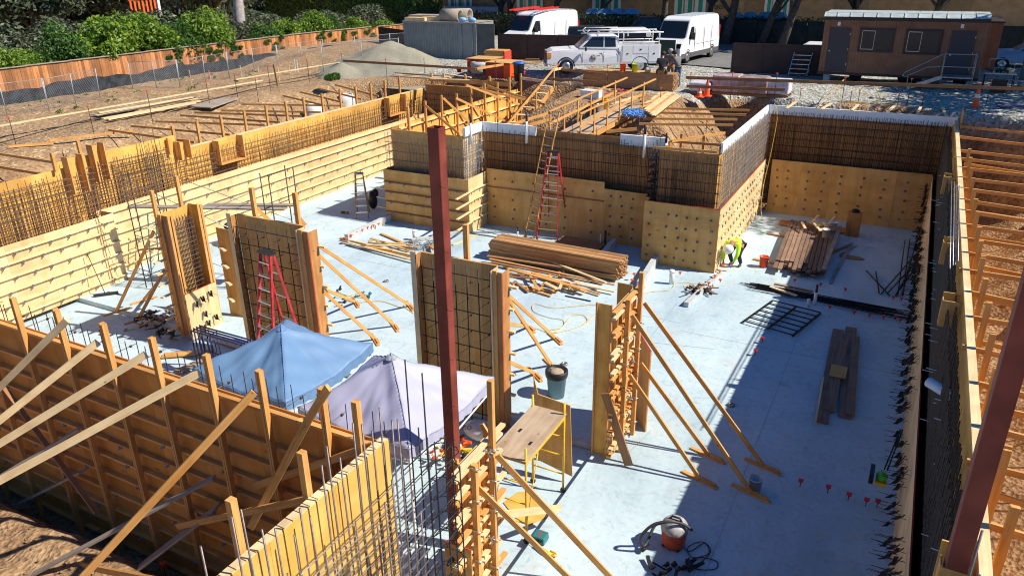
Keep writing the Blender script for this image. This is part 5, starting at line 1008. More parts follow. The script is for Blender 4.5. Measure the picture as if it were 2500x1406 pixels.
# redwood fence: panels of boards between posts
def wfence(label, y0, y1, x0, x1):
    n = int((y1-y0)/2.4); t = thing('board_fence', label, 'fence', (x0,y0,3.7))
    for i in range(n):
        ya, yb = y0+(y1-y0)*i/n, y0+(y1-y0)*(i+1)/n; mb = MB(); k = 15; dz = .25*max(0,(ya-45)/13)
        for j in range(k):
            a_ = ya+(yb-ya)*j/k; f = (a_-y0)/(y1-y0); x = x0+(x1-x0)*f+random.uniform(-.012,.012); zt = 5.42-dz+random.uniform(-.02,.02); mb.box(x,a_,3.55,x+.022,a_+(yb-ya)/k-.008,zt)
        mb.build('fence_boards', REDW, t); x = x0+(x1-x0)*(ya-y0)/(y1-y0); MB().box(x-.12,ya-.05,3.5,x-.03,ya+.05,5.4-dz).build('post', GREYW, t); MB().beam((x+.02,ya,5.46-dz),(x+.02,yb,5.46-dz-.02),.16,.04).build('cap_rail', GREYW, t)
    return t
wfence('long red-brown board fence along the left side of the site', 17, 58, -41.3, -41.3)
SILT = noisy('black_silt_fabric',(.012,.016,.022),(.05,.06,.075),3,.55,bump=.15,bscale=3)
mb = MB(); pr_ = None; N = 80
for i in range(N+1):
    y = 19+31*i/N; x = -40.3+.15*math.sin(i*.7)+(max(0,y-36)*.09); z0 = 3.6; zt = 4.52+.08*math.sin(i*.4)+.05*math.sin(i*1.3)
    c_ = (V((x,y,z0)),V((x+.008*math.sin(i*2.1),y,(z0+zt)/2)),V((x,y,zt)))
    if pr_: mb.poly([pr_[0],c_[0],c_[1],pr_[1]],smooth=False).poly([pr_[1],c_[1],c_[2],pr_[2]],smooth=False)
    pr_ = c_
o = mb.build('silt_fence', SILT); o.modifiers.new('s','SOLIDIFY').thickness=.01; tag(o,'sagging black silt fabric fence in front of the red-brown boards','silt fence')
GALV = mat('galvanised_wire',(.38,.4,.43),.5,.4)
def chain(label, a_, b_, h=1.55, lean=.0, z=3.75, s=.13):
    a_, b_ = V(a_), V(b_); L = (b_-a_).length; u = (b_-a_).normalized(); t = thing('chain_link_fence', label, 'chain link fence', a_, 'temporary chain link fence panels'); mb = MB(); n = V((u.y,-u.x,0)); P = lambda s_,zz: a_+u*s_+V((0,0,zz))+n*lean*zz
    k = -h
    while k < L:
        for sg in (1,-1):
            s0, z0, s1, z1 = (k,0,k+h,h) if sg == 1 else (k,h,k+h,0)
            if s0 < 0: z0 = z0+(-s0)*sg; s0 = 0
            if s1 > L: z1 = z1-(s1-L)*sg; s1 = L
            if s1 > s0: mb.cyl(P(s0,z0),P(s1,z1),.0032,n=3,cap=False)
        k += s
    mb.build('wire_mesh', GALV, t)
    for s_ in (0,L/2,L): MB().cyl(P(s_,-.1),P(s_,h+.05),.022,n=6).build('post', GALV, t)
    MB().cyl(P(0,h),P(L,h),.012,n=5).build('top_wire', GALV, t)
for i,(u0,v0,u1,v1) in enumerate(((-90,300,120,270),(120,270,245,240),(325,218,440,213),(440,213,560,190),(560,190,680,168),(680,168,790,150))):
    chain('chain link panel section %s on the left bank' % ('nearest the left edge','beside the leaning loose section','just right of the open gap','behind the first survey stakes','behind the crowded survey stakes','farthest before the heap')[i], at(u0,v0,3.8), at(u1,v1,3.85), 1.45, .05*(i%2))
for (u_,v_,vt,w_) in ((790,175,97,3.0),(870,150,85,2.4)): p = at(u_,v_,4.0); q = p+V((2.2,5,0)); chain('shorter chain link section stepping toward the container', p, q, 1.6, 0, 3.9)
# weeds and ivy
def leaves(n, ctr, rad, size, seed=0, lobes=8, up=.2, shell=.45, ret=False):
    r = np.random.RandomState(seed); L = r.normal(size=(lobes,3)); L /= np.linalg.norm(L,axis=1)[:,None]; L[:,2] = np.abs(L[:,2])*1.1-.25; L *= r.uniform(.3,.75,(lobes,1)); lr = r.uniform(.28,.5,lobes)
    k = r.randint(0,lobes,n); d = r.normal(size=(n,3)); d /= np.linalg.norm(d,axis=1)[:,None]; rr = (shell+(1-shell)*r.rand(n)**.5)
    P = (L[k]+d*(lr[k]*rr)[:,None])*np.array(rad)+np.array(ctr)
    nrm = d*.7+r.normal(size=(n,3))*.6+np.array([0,0,up]); nrm /= np.linalg.norm(nrm,axis=1)[:,None]
    t = np.cross(nrm, r.normal(size=(n,3))); t /= np.linalg.norm(t,axis=1)[:,None]; b = np.cross(nrm,t); s = size*r.uniform(.6,1.3,n)[:,None]
    return np.stack([P-t*s, P-b*s*.45, P+t*s, P+b*s*.45],1)
def leafmesh(Q, name, m):
    n = len(Q); me_ = bpy.data.meshes.new(name); me_.vertices.add(n*4); me_.vertices.foreach_set('co', Q.reshape(-1).astype(np.float32)); me_.loops.add(n*4); me_.loops.foreach_set('vertex_index', np.arange(n*4)); me_.polygons.add(n); me_.polygons.foreach_set('loop_start', np.arange(n)*4); me_.polygons.foreach_set('loop_total', np.full(n,4)); me_.update(); me_.materials.append(m); return me_
def obj(me_, name, parent=None, loc=(0,0,0)): o = bpy.data.objects.new(name, me_); C.objects.link(o); o.parent = parent; o.location = loc; return o
def plant(kind, label, cat, loc, crown_me, trunk=None, rz=0, sc=(1,1,1), group=None, cname='crown'):
    t = thing(kind, label, cat, loc, group); t.rotation_euler = (0,0,rz); t.scale = sc; obj(crown_me, cname, t)
    if trunk is not None: obj(trunk, 'trunk', t)
    return t
def trunkmesh(h, r, limbs, m, seed, lean=(0,0)):
    rr = random.Random(seed); mb = MB(); P = [V((lean[0]*f+rr.uniform(-.08,.08)*h*.1, lean[1]*f, h*f)) for f in (0,.2,.4,.6,.8,1)]; mb.tube(P, r, 9, rs=[r*1.3,r*1.05,r*.95,r*.85,r*.7,r*.5])
    for i in range(limbs):
        a_ = rr.uniform(0,6.28); b = P[rr.choice((2,3,4))]; L = rr.uniform(.35,.7)*h; e = b+V((math.cos(a_)*L*.6,math.sin(a_)*L*.6,L*.7)); mb.tube([b,b.lerp(e,.5)+V((0,0,-.1)),e],r*.4,6,rs=[r*.5,r*.35,r*.15])
    o = mb.build('trunk', m); me_ = o.data; bpy.data.objects.remove(o); return me_
SH = [leafmesh(leaves(8000,(0,0,1.45),(1.9,2.2,1.75),.12,seed=i,lobes=24,shell=.25),'laurel_crown',LEAFB) for i in range(3)]
SHM = leafmesh(leaves(7000,(0,0,1.45),(1.9,2.1,1.7),.10,seed=9,lobes=16,shell=.35),'shrub_crown',LEAFM)
SHG = leafmesh(leaves(5200,(0,0,1.45),(1.9,2.1,1.7),.11,seed=14,lobes=18,shell=.3),'shrub_crown',LEAFG)
ST = trunkmesh(1.6,.08,5,BARKD,3)
sl2 = [(18.0,.8,0),(20.5,.85,1),(22.9,.95,0),(25.4,.85,1),(27.8,1.0,3),(30.4,1.2,1),(33.0,1.3,0),(35.4,1.25,3),(37.8,1.15,1),(43.6,.8,3),(45.5,.95,1),(48.2,.85,0),(51,.8,3),(54,.75,0),(57,.7,1)]
for i,(y,s,k) in enumerate(sl2):
    plant('laurel_shrub', 'leafy green shrub rising behind the red-brown board fence', 'shrub', (-43.7+(i%3)*.35,y,4.0), SHM if k == 3 else SH[k], ST, rz=i*1.3, sc=(s*(.85+.3*((i*7)%5)/5),s*(.8+.35*((i*3)%4)/4),s*(.8+.4*((i*5)%7)/7)), group='shrubs behind the board fence')
for i in range(16):
    y = 17+i*2.9
    if 38 < y < 46: continue
    s = (1.0,1.3,1.15,1.4)[i%4]*(.9 if y > 45 else 1.15)
    plant('background_shrub', 'darker bushy shrub in the second row behind the board fence', 'shrub', (-47.3-(i%3),y,4.0), SHG, ST, rz=i*2.1, sc=(s,s,s*.8), group='second row shrubs')
DT1 = [leafmesh(leaves(9000,(0,0,4.2),(3.6,3.6,3.6),.19,seed=20+i,lobes=22,shell=.3),'dark_crown',(LEAFG,LEAFD)[i%2]) for i in range(3)]
TD = trunkmesh(5.5,.28,7,BARKD,5); TP = trunkmesh(8.5,.42,5,BARKP,8,lean=(.9,.3))
for i,(x,y,s,k) in enumerate(((-54,24,1.0,0),(-57,29,1.25,0),(-55,33.5,1.15,0),(-59,38,1.4,2),(-56,42,1.1,0),(-62,46,1.4,1),(-58,52,1.2,2),(-70,64,1.7,1),(-75,50,1.8,1),(-70,40,1.7,0),(-68,30,1.6,1),(-66,20,1.6,0),(-55,17,1.2,1))):
    plant('dark_tree', 'big grey-green tree mass far behind the left fence', 'tree', (x,y,3.6), DT1[k], TD, rz=i*1.7, sc=(s,s,s), group='trees behind the left fence')
# bare twigs at the top left
mb = MB()
for i in range(26):
    p = V((-52+random.uniform(-1.5,1.5),25.3+random.uniform(-1.6,1.6),4)); mb.tube([p,p+V((random.uniform(-.5,.5),random.uniform(-.7,.7),2.2)),p+V((random.uniform(-1,1),random.uniform(-1.6,1.6),4.6))],.04,4,rs=[.05,.04,.02])
tag(mb.build('bare_twigs', BARKP), 'tangle of bare pale branches at the upper left', 'bare shrub')
t = thing('pale_tree','tall pale-barked tree forking above the left hedge','tree',(-49.0,46.2,4.2)); obj(TP,'trunk',t); obj(DT1[1],'crown',t,(0,0,6.5))
t = thing('leaning_tree','pale leaning trunk before the dark hedge','tree',(-57.0,67.5,4.2)); obj(trunkmesh(9,.45,3,BARKP,12,lean=(-2.6,0)),'trunk',t); obj(DT1[1],'crown',t,(-2,0,7))
# ivy on the fence
for i,(y,s) in enumerate(((36.6,.5),(38.6,.35),(42.0,.5),(47.8,.75),(50.2,.6),(33.6,.3),(53,.6))):
    rq = random.Random(i); o = obj(leafmesh(np.concatenate([leaves(150,(0,rq.uniform(-s,s)*1.5,.5-q*.17+rq.uniform(-.15,.15)),(.15,.28+.2*rq.random(),.3),.075,seed=50+i*9+q,lobes=5) for q in range(8)]),'ivy',LEAFM),'ivy',None,(-41.15,y,4.75)); tag(o,'green ivy hanging over the board fence','ivy','ivy clumps on the board fence')
o = obj(leafmesh(np.concatenate([leaves(14,(-39.2+random.uniform(-1,3.5),random.uniform(20,40),3.8),(.25,.3,.18),.07,seed=100+i,lobes=3) for i in range(60)]),'weeds',LEAFM),'weeds'); tag(o,'low weeds scattered along the silt fence','weeds',kind='stuff')
o = obj(leafmesh(leaves(700,(0,0,.3),(.6,.8,.35),.13,seed=77,lobes=5),'cut_branch',LEAFM),'cut_branch',None,tuple(at(815,205,3.9))); tag(o,'cut green branch lying on the slope before the gravel heap','branch')
# orange slatted playset behind the shrubs
t = thing('orange_railing','orange slatted wooden railing showing above the shrubs','railing',(-50,38.5,5.5)); OW = mat('orange_stain',(.75,.13,.02),.6)
for i in range(7): MB().box(-50,37.6+i*.33,6.6,-49.95,37.75+i*.33,8.0).build('slat', OW, t)
MB().box(-50.01,37.5,7.95,-49.9,39.9,8.15).build('top_rail', OW, t); MB().box(-50.05,39.85,5.4,-49.9,40.05,8.2).build('post', WPAINT, t)
# big clipped hedge left of the far end
def hedge(label, x0,y0,x1,y1,z0,z1,dens,size,m,seed):
    r = np.random.RandomState(seed); A = [];
    def face(o,u,v,nu,n): 
        s,q = r.rand(nu),r.rand(nu); P = np.array(o)+np.outer(s,u)+np.outer(q,v)+np.outer(r.normal(0,.12,nu),n); nn = np.array(n)+r.normal(0,.5,(nu,3)); nn/=np.linalg.norm(nn,axis=1)[:,None]; t = np.cross(nn,r.normal(size=(nu,3))); t/=np.linalg.norm(t,axis=1)[:,None]; b=np.cross(nn,t); ss_=size*r.uniform(.6,1.4,nu)[:,None]; A.append(np.stack([P-t*ss_,P-b*ss_*.6,P+t*ss_,P+b*ss_*.6],1))
    dx,dy,dz = x1-x0,y1-y0,z1-z0
    face((x0,y0,z0),(dx,0,0),(0,0,dz),int(abs(dx*dz)*dens),(0,-1,0)); face((x0,y0,z1),(dx,0,0),(0,dy,0),int(abs(dx*dy)*dens),(0,0,1)); face((x1,y0,z0),(0,dy,0),(0,0,dz),int(abs(dy*dz)*dens),(1,0,0))
    t = thing('clipped_hedge', label, 'hedge', (x0,y0,z0)); o = obj(leafmesh(np.concatenate(A),'foliage',m),'foliage',t); o.location = -V((x0,y0,z0)); MB().box(x0+.1,y0+.15,z0,x1-.1,y1,z1-.1).build('inner_branches', BARKD, t); return t
hedge('tall clipped green hedge behind the far left fence', -63,63.5,-43.5,68,4,7.6,90,.13,leafm('yew_leaves',(.05,.13,.015),(.18,.30,.04)),1)
hedge('long dark clipped hedge behind the parked vehicles', -43,60,-18.7,61.2,4.2,6.0,120,.1,LEAFD,2); hedge('dark hedge section behind the white van', -18.5,60,-2,61.2,4.2,5.95,120,.1,LEAFD,3)
hedge('far dark tree belt closing the view behind the left trees', -72,8,-64.5,70,4,14,9,.42,LEAFD,9)
SCR = noisy('black_windscreen_fabric',(.008,.012,.014),(.02,.03,.032),2,.8)
for i in range(9):
    x = -18+i*3.4; t = thing('screened_fence','black windscreen covered fence panel behind the trailer','screen fence',(x,59.2,4.3),'black windscreen fence panels'); MB().box(x,59.2,4.3,x+3.36,59.23,6.0+.05*(i%2)).build('fabric', SCR, t); MB().cyl((x,59.15,4.3),(x,59.15,6.1),.03,n=6).build('post', DARKI, t)
# ---- building behind
TANW = noisy('tan_sheathing',(.34,.20,.10),(.44,.28,.15),1.5,.85); WB = mat('white_trim_board',(.75,.76,.72),.7); GB = mat('green_panel_board',(.03,.30,.22),.6)
t = thing('tan_building','long tan building with white and green striped bays','building',(-50,74,4.3)); MB().box(-50,74,4.3,34,80,10.5).build('wall', TANW, t)
for i in range(14): x = -49.5+i*3.8; MB().box(x,73.95,5.2,x+2.6,73.99,7.4).build('wall_panel', noisy('panel%d'%i,(.25,.15,.08),(.34,.21,.11),2,.8), t) if i%2 else MB().box(x,73.9,7.5,x+3.6,73.99,7.7).build('ledge', WB, t)
for (u0,u1) in ((1095,1152),(1262,1325),(1446,1515),(1646,1722),(1866,1926)):
    x0 = aty(u0,20,73.8).x; x1 = aty(u1,20,73.8).x; b = MB().box(x0,73.78,4.3,x1,73.9,9.5).build('striped_bay', WB, t)
    for f in (.12,.45,.78): MB().box(x0+(x1-x0)*f,73.74,4.3,x0+(x1-x0)*(f+.13),73.775,9.5).build('green_stripe', GB, b)
    for f in (.3,.62): MB().box(x0+(x1-x0)*f,73.75,4.3,x0+(x1-x0)*(f+.04),73.776,9.5).build('joint', TANW, b)
text('oo/Linc.', (aty(1775,22,73.85).x,73.9,6.15), .75, BLK, t, (R(90),0,0))
o = MB().box(-48,73.0,4.3,-40,73.3,5.9).build('blue_sheet', mat('blue_tarp',(.08,.2,.45),.6)); tag(o,'blue covered row low behind the far hedge at left','tarp')
PB = noisy('blue_plastic_roof',(.12,.28,.5),(.2,.4,.62),3,.4)
for i,u_ in enumerate((1449,1478,1510,1543,1797,1832,1868,1902)):
    v_ = 33 if i < 4 else 42; p = aty(u_,v_,63.5); t = thing('portable_toilet','blue portable toilet roof showing over the dark hedge','portable toilet',(p.x,63.5,4.3),'portable toilets behind the hedge'); MB().box(p.x-.55,62.95,4.3,p.x+.55,64.05,p.z-.05).build('cabin', mat('teal_cabin%d'%i,(.03,.12,.2),.5), t)
    mb = MB(); z = p.z-.05; q = [(p.x-.6,62.9),(p.x+.6,62.9),(p.x+.6,64.1),(p.x-.6,64.1)]; q2 = [(p.x-.3,63.2),(p.x+.3,63.2),(p.x+.3,63.8),(p.x-.3,63.8)]; mb.poly([(*a_,z+.4) for a_ in q2])
    for k_ in range(4): mb.poly([(*q[k_],z),(*q[(k_+1)%4],z),(*q2[(k_+1)%4],z+.4),(*q2[k_],z+.4)])
    mb.build('roof', PB, t)
# trees along the back, with crowns above the frame
BC = [leafmesh(leaves(9000,(0,0,0),(5,4.2,3.0),.22,seed=70+i,lobes=24,shell=.25),'oak_crown',(LEAFD,LEAFM)[i%2]) for i in range(2)]
for i,(x,y,lx,h,s) in enumerate(((-46,68,.6,6,1.0),(-44,66,-1,5.5,1),(-36,66,.4,5,1.1),(-33.5,64,-.8,5,1),(-30.5,66,.8,6,1.1),(-26,67,-.3,5,1.2),(-21.5,70,.2,6,1.2),(-16.5,66,.5,6,1.1),(-13.3,58.5,1.0,5.5,1.1),(-10.8,59,1.5,5,.9),(-9.2,57.5,1.6,6,1.2),(-5,64,-.5,6,1.2),(0,66,.5,6,1.2),(5.5,58,-.6,6,1.2),(10,52,.5,6,1.1))):
    t = thing('oak_tree','dark-trunked oak standing along the back hedge','tree',(x,y,4.2),'oaks along the back hedge'); obj(trunkmesh(h,.26 if i!=8 else .3,6,BARKD,30+i,lean=(lx,0)),'trunk',t); c_ = obj(BC[i%2],'crown',t,(lx,0,h+1.6)); c_.scale = (s,s,s) if i > 1 else (.35,.35,.5); c_.rotation_euler = (0,0,i)
for i,(x,y,z,s) in enumerate(((7.5,34.5,4.1,.75),(8.6,38.6,4.2,.9),(9.5,43,4.2,1.1),(13,48,4.2,1.2))):
    t = thing('oak_tree','leafy oak beyond the right trench throwing dappled shade','tree',(x,y,z),'oaks right of the site'); obj(trunkmesh(5.5,.25,6,BARKD,60+i),'trunk',t); c_ = obj(leafmesh(leaves(3000,(0,0,0),(4,3.6,2.6),.2,seed=90+i,lobes=18,shell=.2),'oak_crown',LEAFM),'crown',t,(0,0,7)); c_.scale=(s,s,s)
# ================================================================ CONTAINER, HEAP, TRAILER, FENCES
CG = noisy('grey_container_paint',(.22,.25,.25),(.28,.31,.305),2,.55)
x0,x1,y0,y1,z0,z1 = -31.35,-25.75,43.9,46.3,4.3,6.55
t = thing('shipping_container','grey corrugated shipping container with open right door','shipping container',(x0,y0,z0)); mb = MB(); N=20; prev=None
for i in range(N*4+1):
    x = x0+.1+(x1-x0-1.5)*i/(N*4); yy = y0+(.0 if (i%4) in (0,1) else .054); c_ = ((x,yy,z0+.12),(x,yy,z1-.1))
    if prev: mb.poly([prev[0],c_[0],c_[1],prev[1]])
    prev = c_
mb.build('corrugated_side', CG, t); MB().box(x0,y0+.055,z0,x1,y1,z1-.03).build('body', CG, t); mb = MB(); mb.box(x0,y0-.01,z1-.1,x1,y0+.05,z1); mb.box(x0,y0-.01,z0,x1,y0+.05,z0+.12); mb.box(x1-1.4,y0+.0,z0,x1-1.34,y0+.05,z1); mb.box(x1-.06,y0,z0,x1,y0+.05,z1); mb.build('frame', CG, t)
d_ = MB().box(x1-1.33,y0+.02,z0+.13,x1-.07,y0+.05,z1-.11).build('door', CG, t)
for x in (x1-1.0,x1-.2): MB().cyl((x,y0-.02,z0+.1),(x,y0-.02,z1-.1),.02,n=6).build('lock_rod', STEEL, d_)
for z in (5.0,5.8): MB().box(x1-1.3,y0,z,x1-.1,y0+.019,z+.07).build('rib', CG, d_)
d_ = MB().box(x1+.05,y0+.05,z0+.05,x1+1.35,y0+.1,z1-.03).build('door', noisy('dark_container_paint',(.07,.085,.09),(.1,.115,.12),2,.55), t)
MB().box(x0-.02,y0-.02,z1+.002,x1+.02,y1,z1+.03).build('roof', GREYW, t)
for i,(xa,xb,z,m) in enumerate(((-31.3,-29.7,.36,FIRP),(-30.1,-28.6,.42,FIRP),(-31.4,-28.7,.48,GREYW))): tag(MB().box(xa,44.1+.3*i,z1+.035+.001*i,xb,44.9+.5*i,z1+z-.12).build('board_stack', m), ('pale board stack at the left end of the container roof','pale board stack right of the first on the container roof','grey board stack behind on the container roof')[i], 'lumber stack')
for i,(x,y) in enumerate(((-28.0,44.6),(-27.7,45.3))):
    t2 = MB().cyl((x-.6,y,z1+.36),(x+.75,y,z1+.36),.32,n=16,cap=False).build('fibre_roll', noisy('grey_jute',(.3,.26,.2),(.42,.37,.3),9,.95)); o_=t2.modifiers.new('s','SOLIDIFY'); o_.thickness=.12; tag(t2, ('large grey roll in front on the container roof','second grey roll behind on the container roof')[i],'roll')
for (x,lb) in ((-26.9,'bigger blue plastic bag on the container roof'),(-26.2,'smaller blue plastic bag on the container roof')): tag(MB().ell((x,44.3,z1+.16),(.3,.2,.16),9,6).build('blue_bag', mat('blue_bag',(.25,.5,.85),.5)), lb,'bag')
# gravel heap
hx,hy = -30.5,41.3; mb = MB(); N=44; idx={}
for i in range(N+1):
    for j in range(N+1):
        x = hx-5.5+11*i/N; y = hy-4.6+8*j/N; r1 = math.hypot((x-hx)/4.6,(y-hy)/3.4); r2 = math.hypot((x-hx+1.3)/3.2,(y-hy+.7)/3.0); r3 = math.hypot((x-hx+1.4)/1.6,(y-hy+3.2)/1.2)
        h = max(1.75*(1-r1**1.05), 1.25*(1-r2), .75*(1-r3)); h += float(fbm(np.array([x]),np.array([y]),.9,88)[0])*.25; idx[i,j]=len(mb.v); mb.v.append((x,y,3.85+h*1.0 if h>-.2 else 3.4))
for i in range(N):
    for j in range(N): mb.f.append((idx[i,j],idx[i+1,j],idx[i+1,j+1],idx[i,j+1])); mb.m.append(0); mb.sm.append(True); mb.u += [(0,0)]*4
GRV = noisy('olive_gravel',(.26,.25,.19),(.42,.40,.31),22,.95,bump=.8,bscale=40,detail=3,dist=.05); o = mb.build('gravel_heap', GRV); tag(o,'large olive-grey gravel heap beside the container','gravel heap')
# red boxes, tarps
for i,(x,y,wx,wy,lb) in enumerate(((-23.25,38.6,1.55,1.4,'red-wrapped box with plywood lid, left of the pair'),(-21.3,37.3,1.5,1.5,'red-wrapped box with plywood lid and torn orange corner'))):
    t = thing('wrapped_crate', lb,'crate',(x,y,4.3)); MB().box(x,y,4.25,x+wx,y+wy,5.0+.02*i).build('red_wrap', mat('red_vapour_wrap%d'%i,(.42,.015,.015),.35), t); MB().box(x-.05,y-.05,5.03+.02*i,x+wx+.05,y+wy+.05,5.06+.02*i).build('plywood_lid', PLYT, t); MB().box(x+wx+.001,y-.02,4.3,x+wx+.03,y+.5,4.99).build('torn_flap', ORG, t); MB().box(x+wx-.35,y-.03,4.3+.2*(1-i),x+wx,y-.005,5.0).build('torn_flap', ORG, t)
c = at(1267,198,4.3); t = thing('wheeled_bin','black bin with blue lid standing beside the red crates','bin',c); MB().lathe(c,[(0,0),(.24,0),(.3,.85),(.3,.88)],14).build('bin', BLK, t); MB().lathe(c+V((0,0,.88)),[(.33,0),(.33,.06),(.2,.1),(0,.11)],14).build('lid', mat('blue_lid',(.02,.12,.5),.45), t)
t = thing('pipe_jacks','heap of reddish adjustable braces lying before the bin','steel props',at(1235,182,4.3)); MAG = mat('maroon_steel',(.3,.03,.06),.5)
for i in range(14): p = at(random.uniform(1215,1260),random.uniform(176,188),4.35); a_ = random.uniform(-.6,.8); MB().cyl(p,p+V((math.cos(a_)*.8,math.sin(a_)*.5,random.uniform(-.05,.4))),.022,n=5).build('prop', MAG, t)
t = thing('pipe_jacks','heap of red steel props beside the far end of the ramp','steel props',at(1480,225,4.3))
for i in range(16): p = at(random.uniform(1455,1515),random.uniform(218,238),4.35); a_ = random.uniform(-.6,.8); MB().cyl(p,p+V((math.cos(a_)*.7,math.sin(a_)*.5,random.uniform(-.05,.25))),.025,n=5).build('prop', mat('red_prop%d'%i,(.4,.03,.03),.5), t)
for (u_,v_,m,lb) in ((1172,178,'g','grey rolled hose in a tub before the red crates'),): p = at(u_,v_,4.3); tag(MB().lathe(p,[(0,0),(.5,.0),(.55,.15),(.5,.3),(.56,.45),(.5,.6),(.3,.62),(0,.55)],16).build('coiled_hose', noisy('grey_hose',(.35,.36,.35),(.55,.56,.54),6,.7)), lb,'hose coil')
bucket('blue and white pail right of the grey hose tub', at(1186,183,4.3), .17,.35, mat('blue_pail',(.05,.15,.3),.4)); bucket('red pail behind the grey hose tub', at(1121,177,4.3), .14,.3, REDP); bucket('orange pail on the dark plywood stack', at(1236,112,4.35)+V((0,0,.0)), .17,.36, ORG); bucket('white pail by the brown fence behind the truck', at(1347,128,4.4), .2,.5, PVC); bucket('yellow pail at the far end of the ramp', at(1477,268,4.2), .2,.45, YEL); bucket('small white pail beside the yellow pail', at(1465,272,4.2), .15,.3, PVC)
for i,(u0,v0,u1,v1) in enumerate(((960,183,1075,190),(965,178,1085,186),(975,187,1090,193),(985,181,1100,190),(955,186,1060,193),(1050,193,1150,197),(1090,182,1150,190))): board('pale loose board on the gravel before the red crates', at(u0,v0,4.25+.05*(i%3)), at(u1,v1,4.25+.05*(i%3)), .16,.05, (FIRP,GREYW,FIRP)[i%3], 'boards before the red crates')
stack('stack of red-edged plywood sheets beside the container door', (-23.7,43.0,4.35), 1.3,1,12,1.0,.06,.1, FIR, .04,'plywood_stack',cat='plywood stack'); tag(MB().box(-22.98,42.5,4.4,-22.9,43.4,5.05).build('red_edge_paint', REDE),'red painted ends of the plywood stack','plywood edges')
for i in range(7): board('loose board in the small heap before the brown fence', at(1270+random.uniform(0,15),132+i*4,4.35+.05*i), at(1310+random.uniform(0,15),133+i*4,4.35+.05*i), .14,.04, random.choice((FIR,FIRP,FIRD)), 'boards before the brown fence')
BRF = noisy('dark_brown_board',(.045,.022,.018),(.065,.034,.027),2,.7)
def pfence(label, p0, p1, n, z0, z1, m=BRF, grp='dark brown plywood fence panels'):
    for i in range(n):
        a_ = V(p0).lerp(V(p1),i/n); b = V(p0).lerp(V(p1),(i+1)/n-.004); t = thing('plywood_fence', label,'fence',(a_.x,a_.y,z0),grp); MB().beam(V((a_.x,a_.y,(z0+z1)/2)),V((b.x,b.y,(z0+z1)/2)),.03,z1-z0).build('panel', m, t); MB().beam(V((a_.x,a_.y,z1+.02)),V((b.x,b.y,z1+.02)),.06,.035).build('cap_rail', BRF, t); MB().beam(V((a_.x,a_.y+.05,z0-.1)),V((a_.x,a_.y+.05,z1)),.09,.09).build('post', BRF, t)
pfence('dark brown plywood fence panel between container and truck', (-24.3,44.3,0),(-14.4,45.4,0),5,4.35,5.88)
pfence('dark brown plywood fence panel left of the trailer', (-9.35,43.5,0),(-4.6,43.7,0),3,4.35,5.88,grp='dark fence panels left of the trailer')
pfence('black panel of the low fence left of the container', (-38,50,0),(-31.6,46.6,0),2,4.2,5.6,SCR,'black panels left of the container')
t = thing('screen_fence','dark green-black screened panel standing behind the truck bed','screen panel',(-14.2,44.1,4.4)); MB().box(-14.25,44.1,4.45,-12.75,44.13,5.9).build('fabric', noisy('green_black_fabric',(.012,.028,.024),(.02,.04,.034),3,.8), t)
for x in (-14.28,-12.72): MB().cyl((x,44.1,4.3),(x,44.1,5.95),.025,n=6).build('post', GALV, t)
# aluminium steps leaning on fence
t = thing('metal_steps','set of grey metal steps leaning on the dark fence','metal steps',(-6.3,43.1,4.4))
for x in (-6.25,-5.35): MB().beam((x,42.95,4.42),(x+.12,43.4,5.55),.04,.14).build('stringer', CHROME, t)
for i in range(5): f=.1+i*.2; MB().beam((-6.23+.12*f,42.9+.4*f,4.45+1.1*f),(-5.37+.12*f,42.9+.4*f,4.45+1.1*f),.22,.035).build('tread', STEEL, t)
# office trailer
BRS = noisy('brown_siding',(.21,.095,.05),(.27,.125,.068),2,.75); DBR = mat('dark_brown_trim',(.035,.022,.02),.6)
x0,x1,y0,y1,z0,z1 = -4.7,2.25,41.83,44.2,4.85,7.28
t = thing('office_trailer','brown site office trailer with ribbed silver roof','office trailer',(x0,y0,z0)); mb = MB(); n=48
for i in range(n): xa=x0+(x1-x0)*i/n; mb.box(xa+.004,y0,z0,xa+(x1-x0)/n-.004,y0+.03,z1)
mb.build('siding', BRS, t); MB().box(x0,y0+.031,z0,x1,y1,z1).build('body', BRS, t); MB().box(x0-.03,y0-.03,z0-.12,x1+.03,y1,z0-.002).build('skirt', DBR, t); MB().box(x0-.04,y0-.04,z1+.002,x1+.04,y1+.04,z1+.16).build('fascia', DBR, t)
rf = MB()
for i in range(12): xa=x0-.05+(x1-x0+.1)*i/12; rf.poly([(xa+.015,y0-.07,z1+.165),(xa+.565,y0-.07,z1+.165),(xa+.565,y0+.3,z1+.33),(xa+.015,y0+.3,z1+.33)]); rf.box(xa,y0+.3,z1+.30,xa+.57,y1+.05,z1+.34); rf.beam((xa,y0-.08,z1+.18),(xa,y0+.32,z1+.36),.025,.04)
rf.build('roof', noisy('silver_roof',(.45,.52,.52),(.6,.66,.65),3,.45,.2), t)
for (xa,xb,za,zb) in ((-2.95,-1.6,5.95,6.85),(-.95,.4,5.92,6.85)):
    wf = MB(); wf.box(xa-.1,y0-.045,za-.1,xa,y0-.002,zb+.1); wf.box(xb,y0-.045,za-.1,xb+.1,y0-.002,zb+.1); wf.box(xa,y0-.045,zb,xb,y0-.002,zb+.1); wf.box(xa,y0-.045,za-.1,xb,y0-.002,za); w_ = wf.build('window', DBR, t); MB().box(xa+.001,y0-.02,za+.001,xb-.001,y0-.004,zb-.001).build('pane', GLASS, w_)
    sf = MB(); xm=(xa+xb)/2-.1; sf.box(xa+.02,y0-.035,za+.02,xa+.035,y0-.021,zb-.02); sf.box(xm,y0-.035,za+.02,xm+.015,y0-.021,zb-.02); sf.box(xa+.04,y0-.035,zb-.04,xm,y0-.021,zb-.02); sf.box(xa+.04,y0-.035,za+.02,xm,y0-.021,za+.04); sf.build('sash', CHROME, w_)
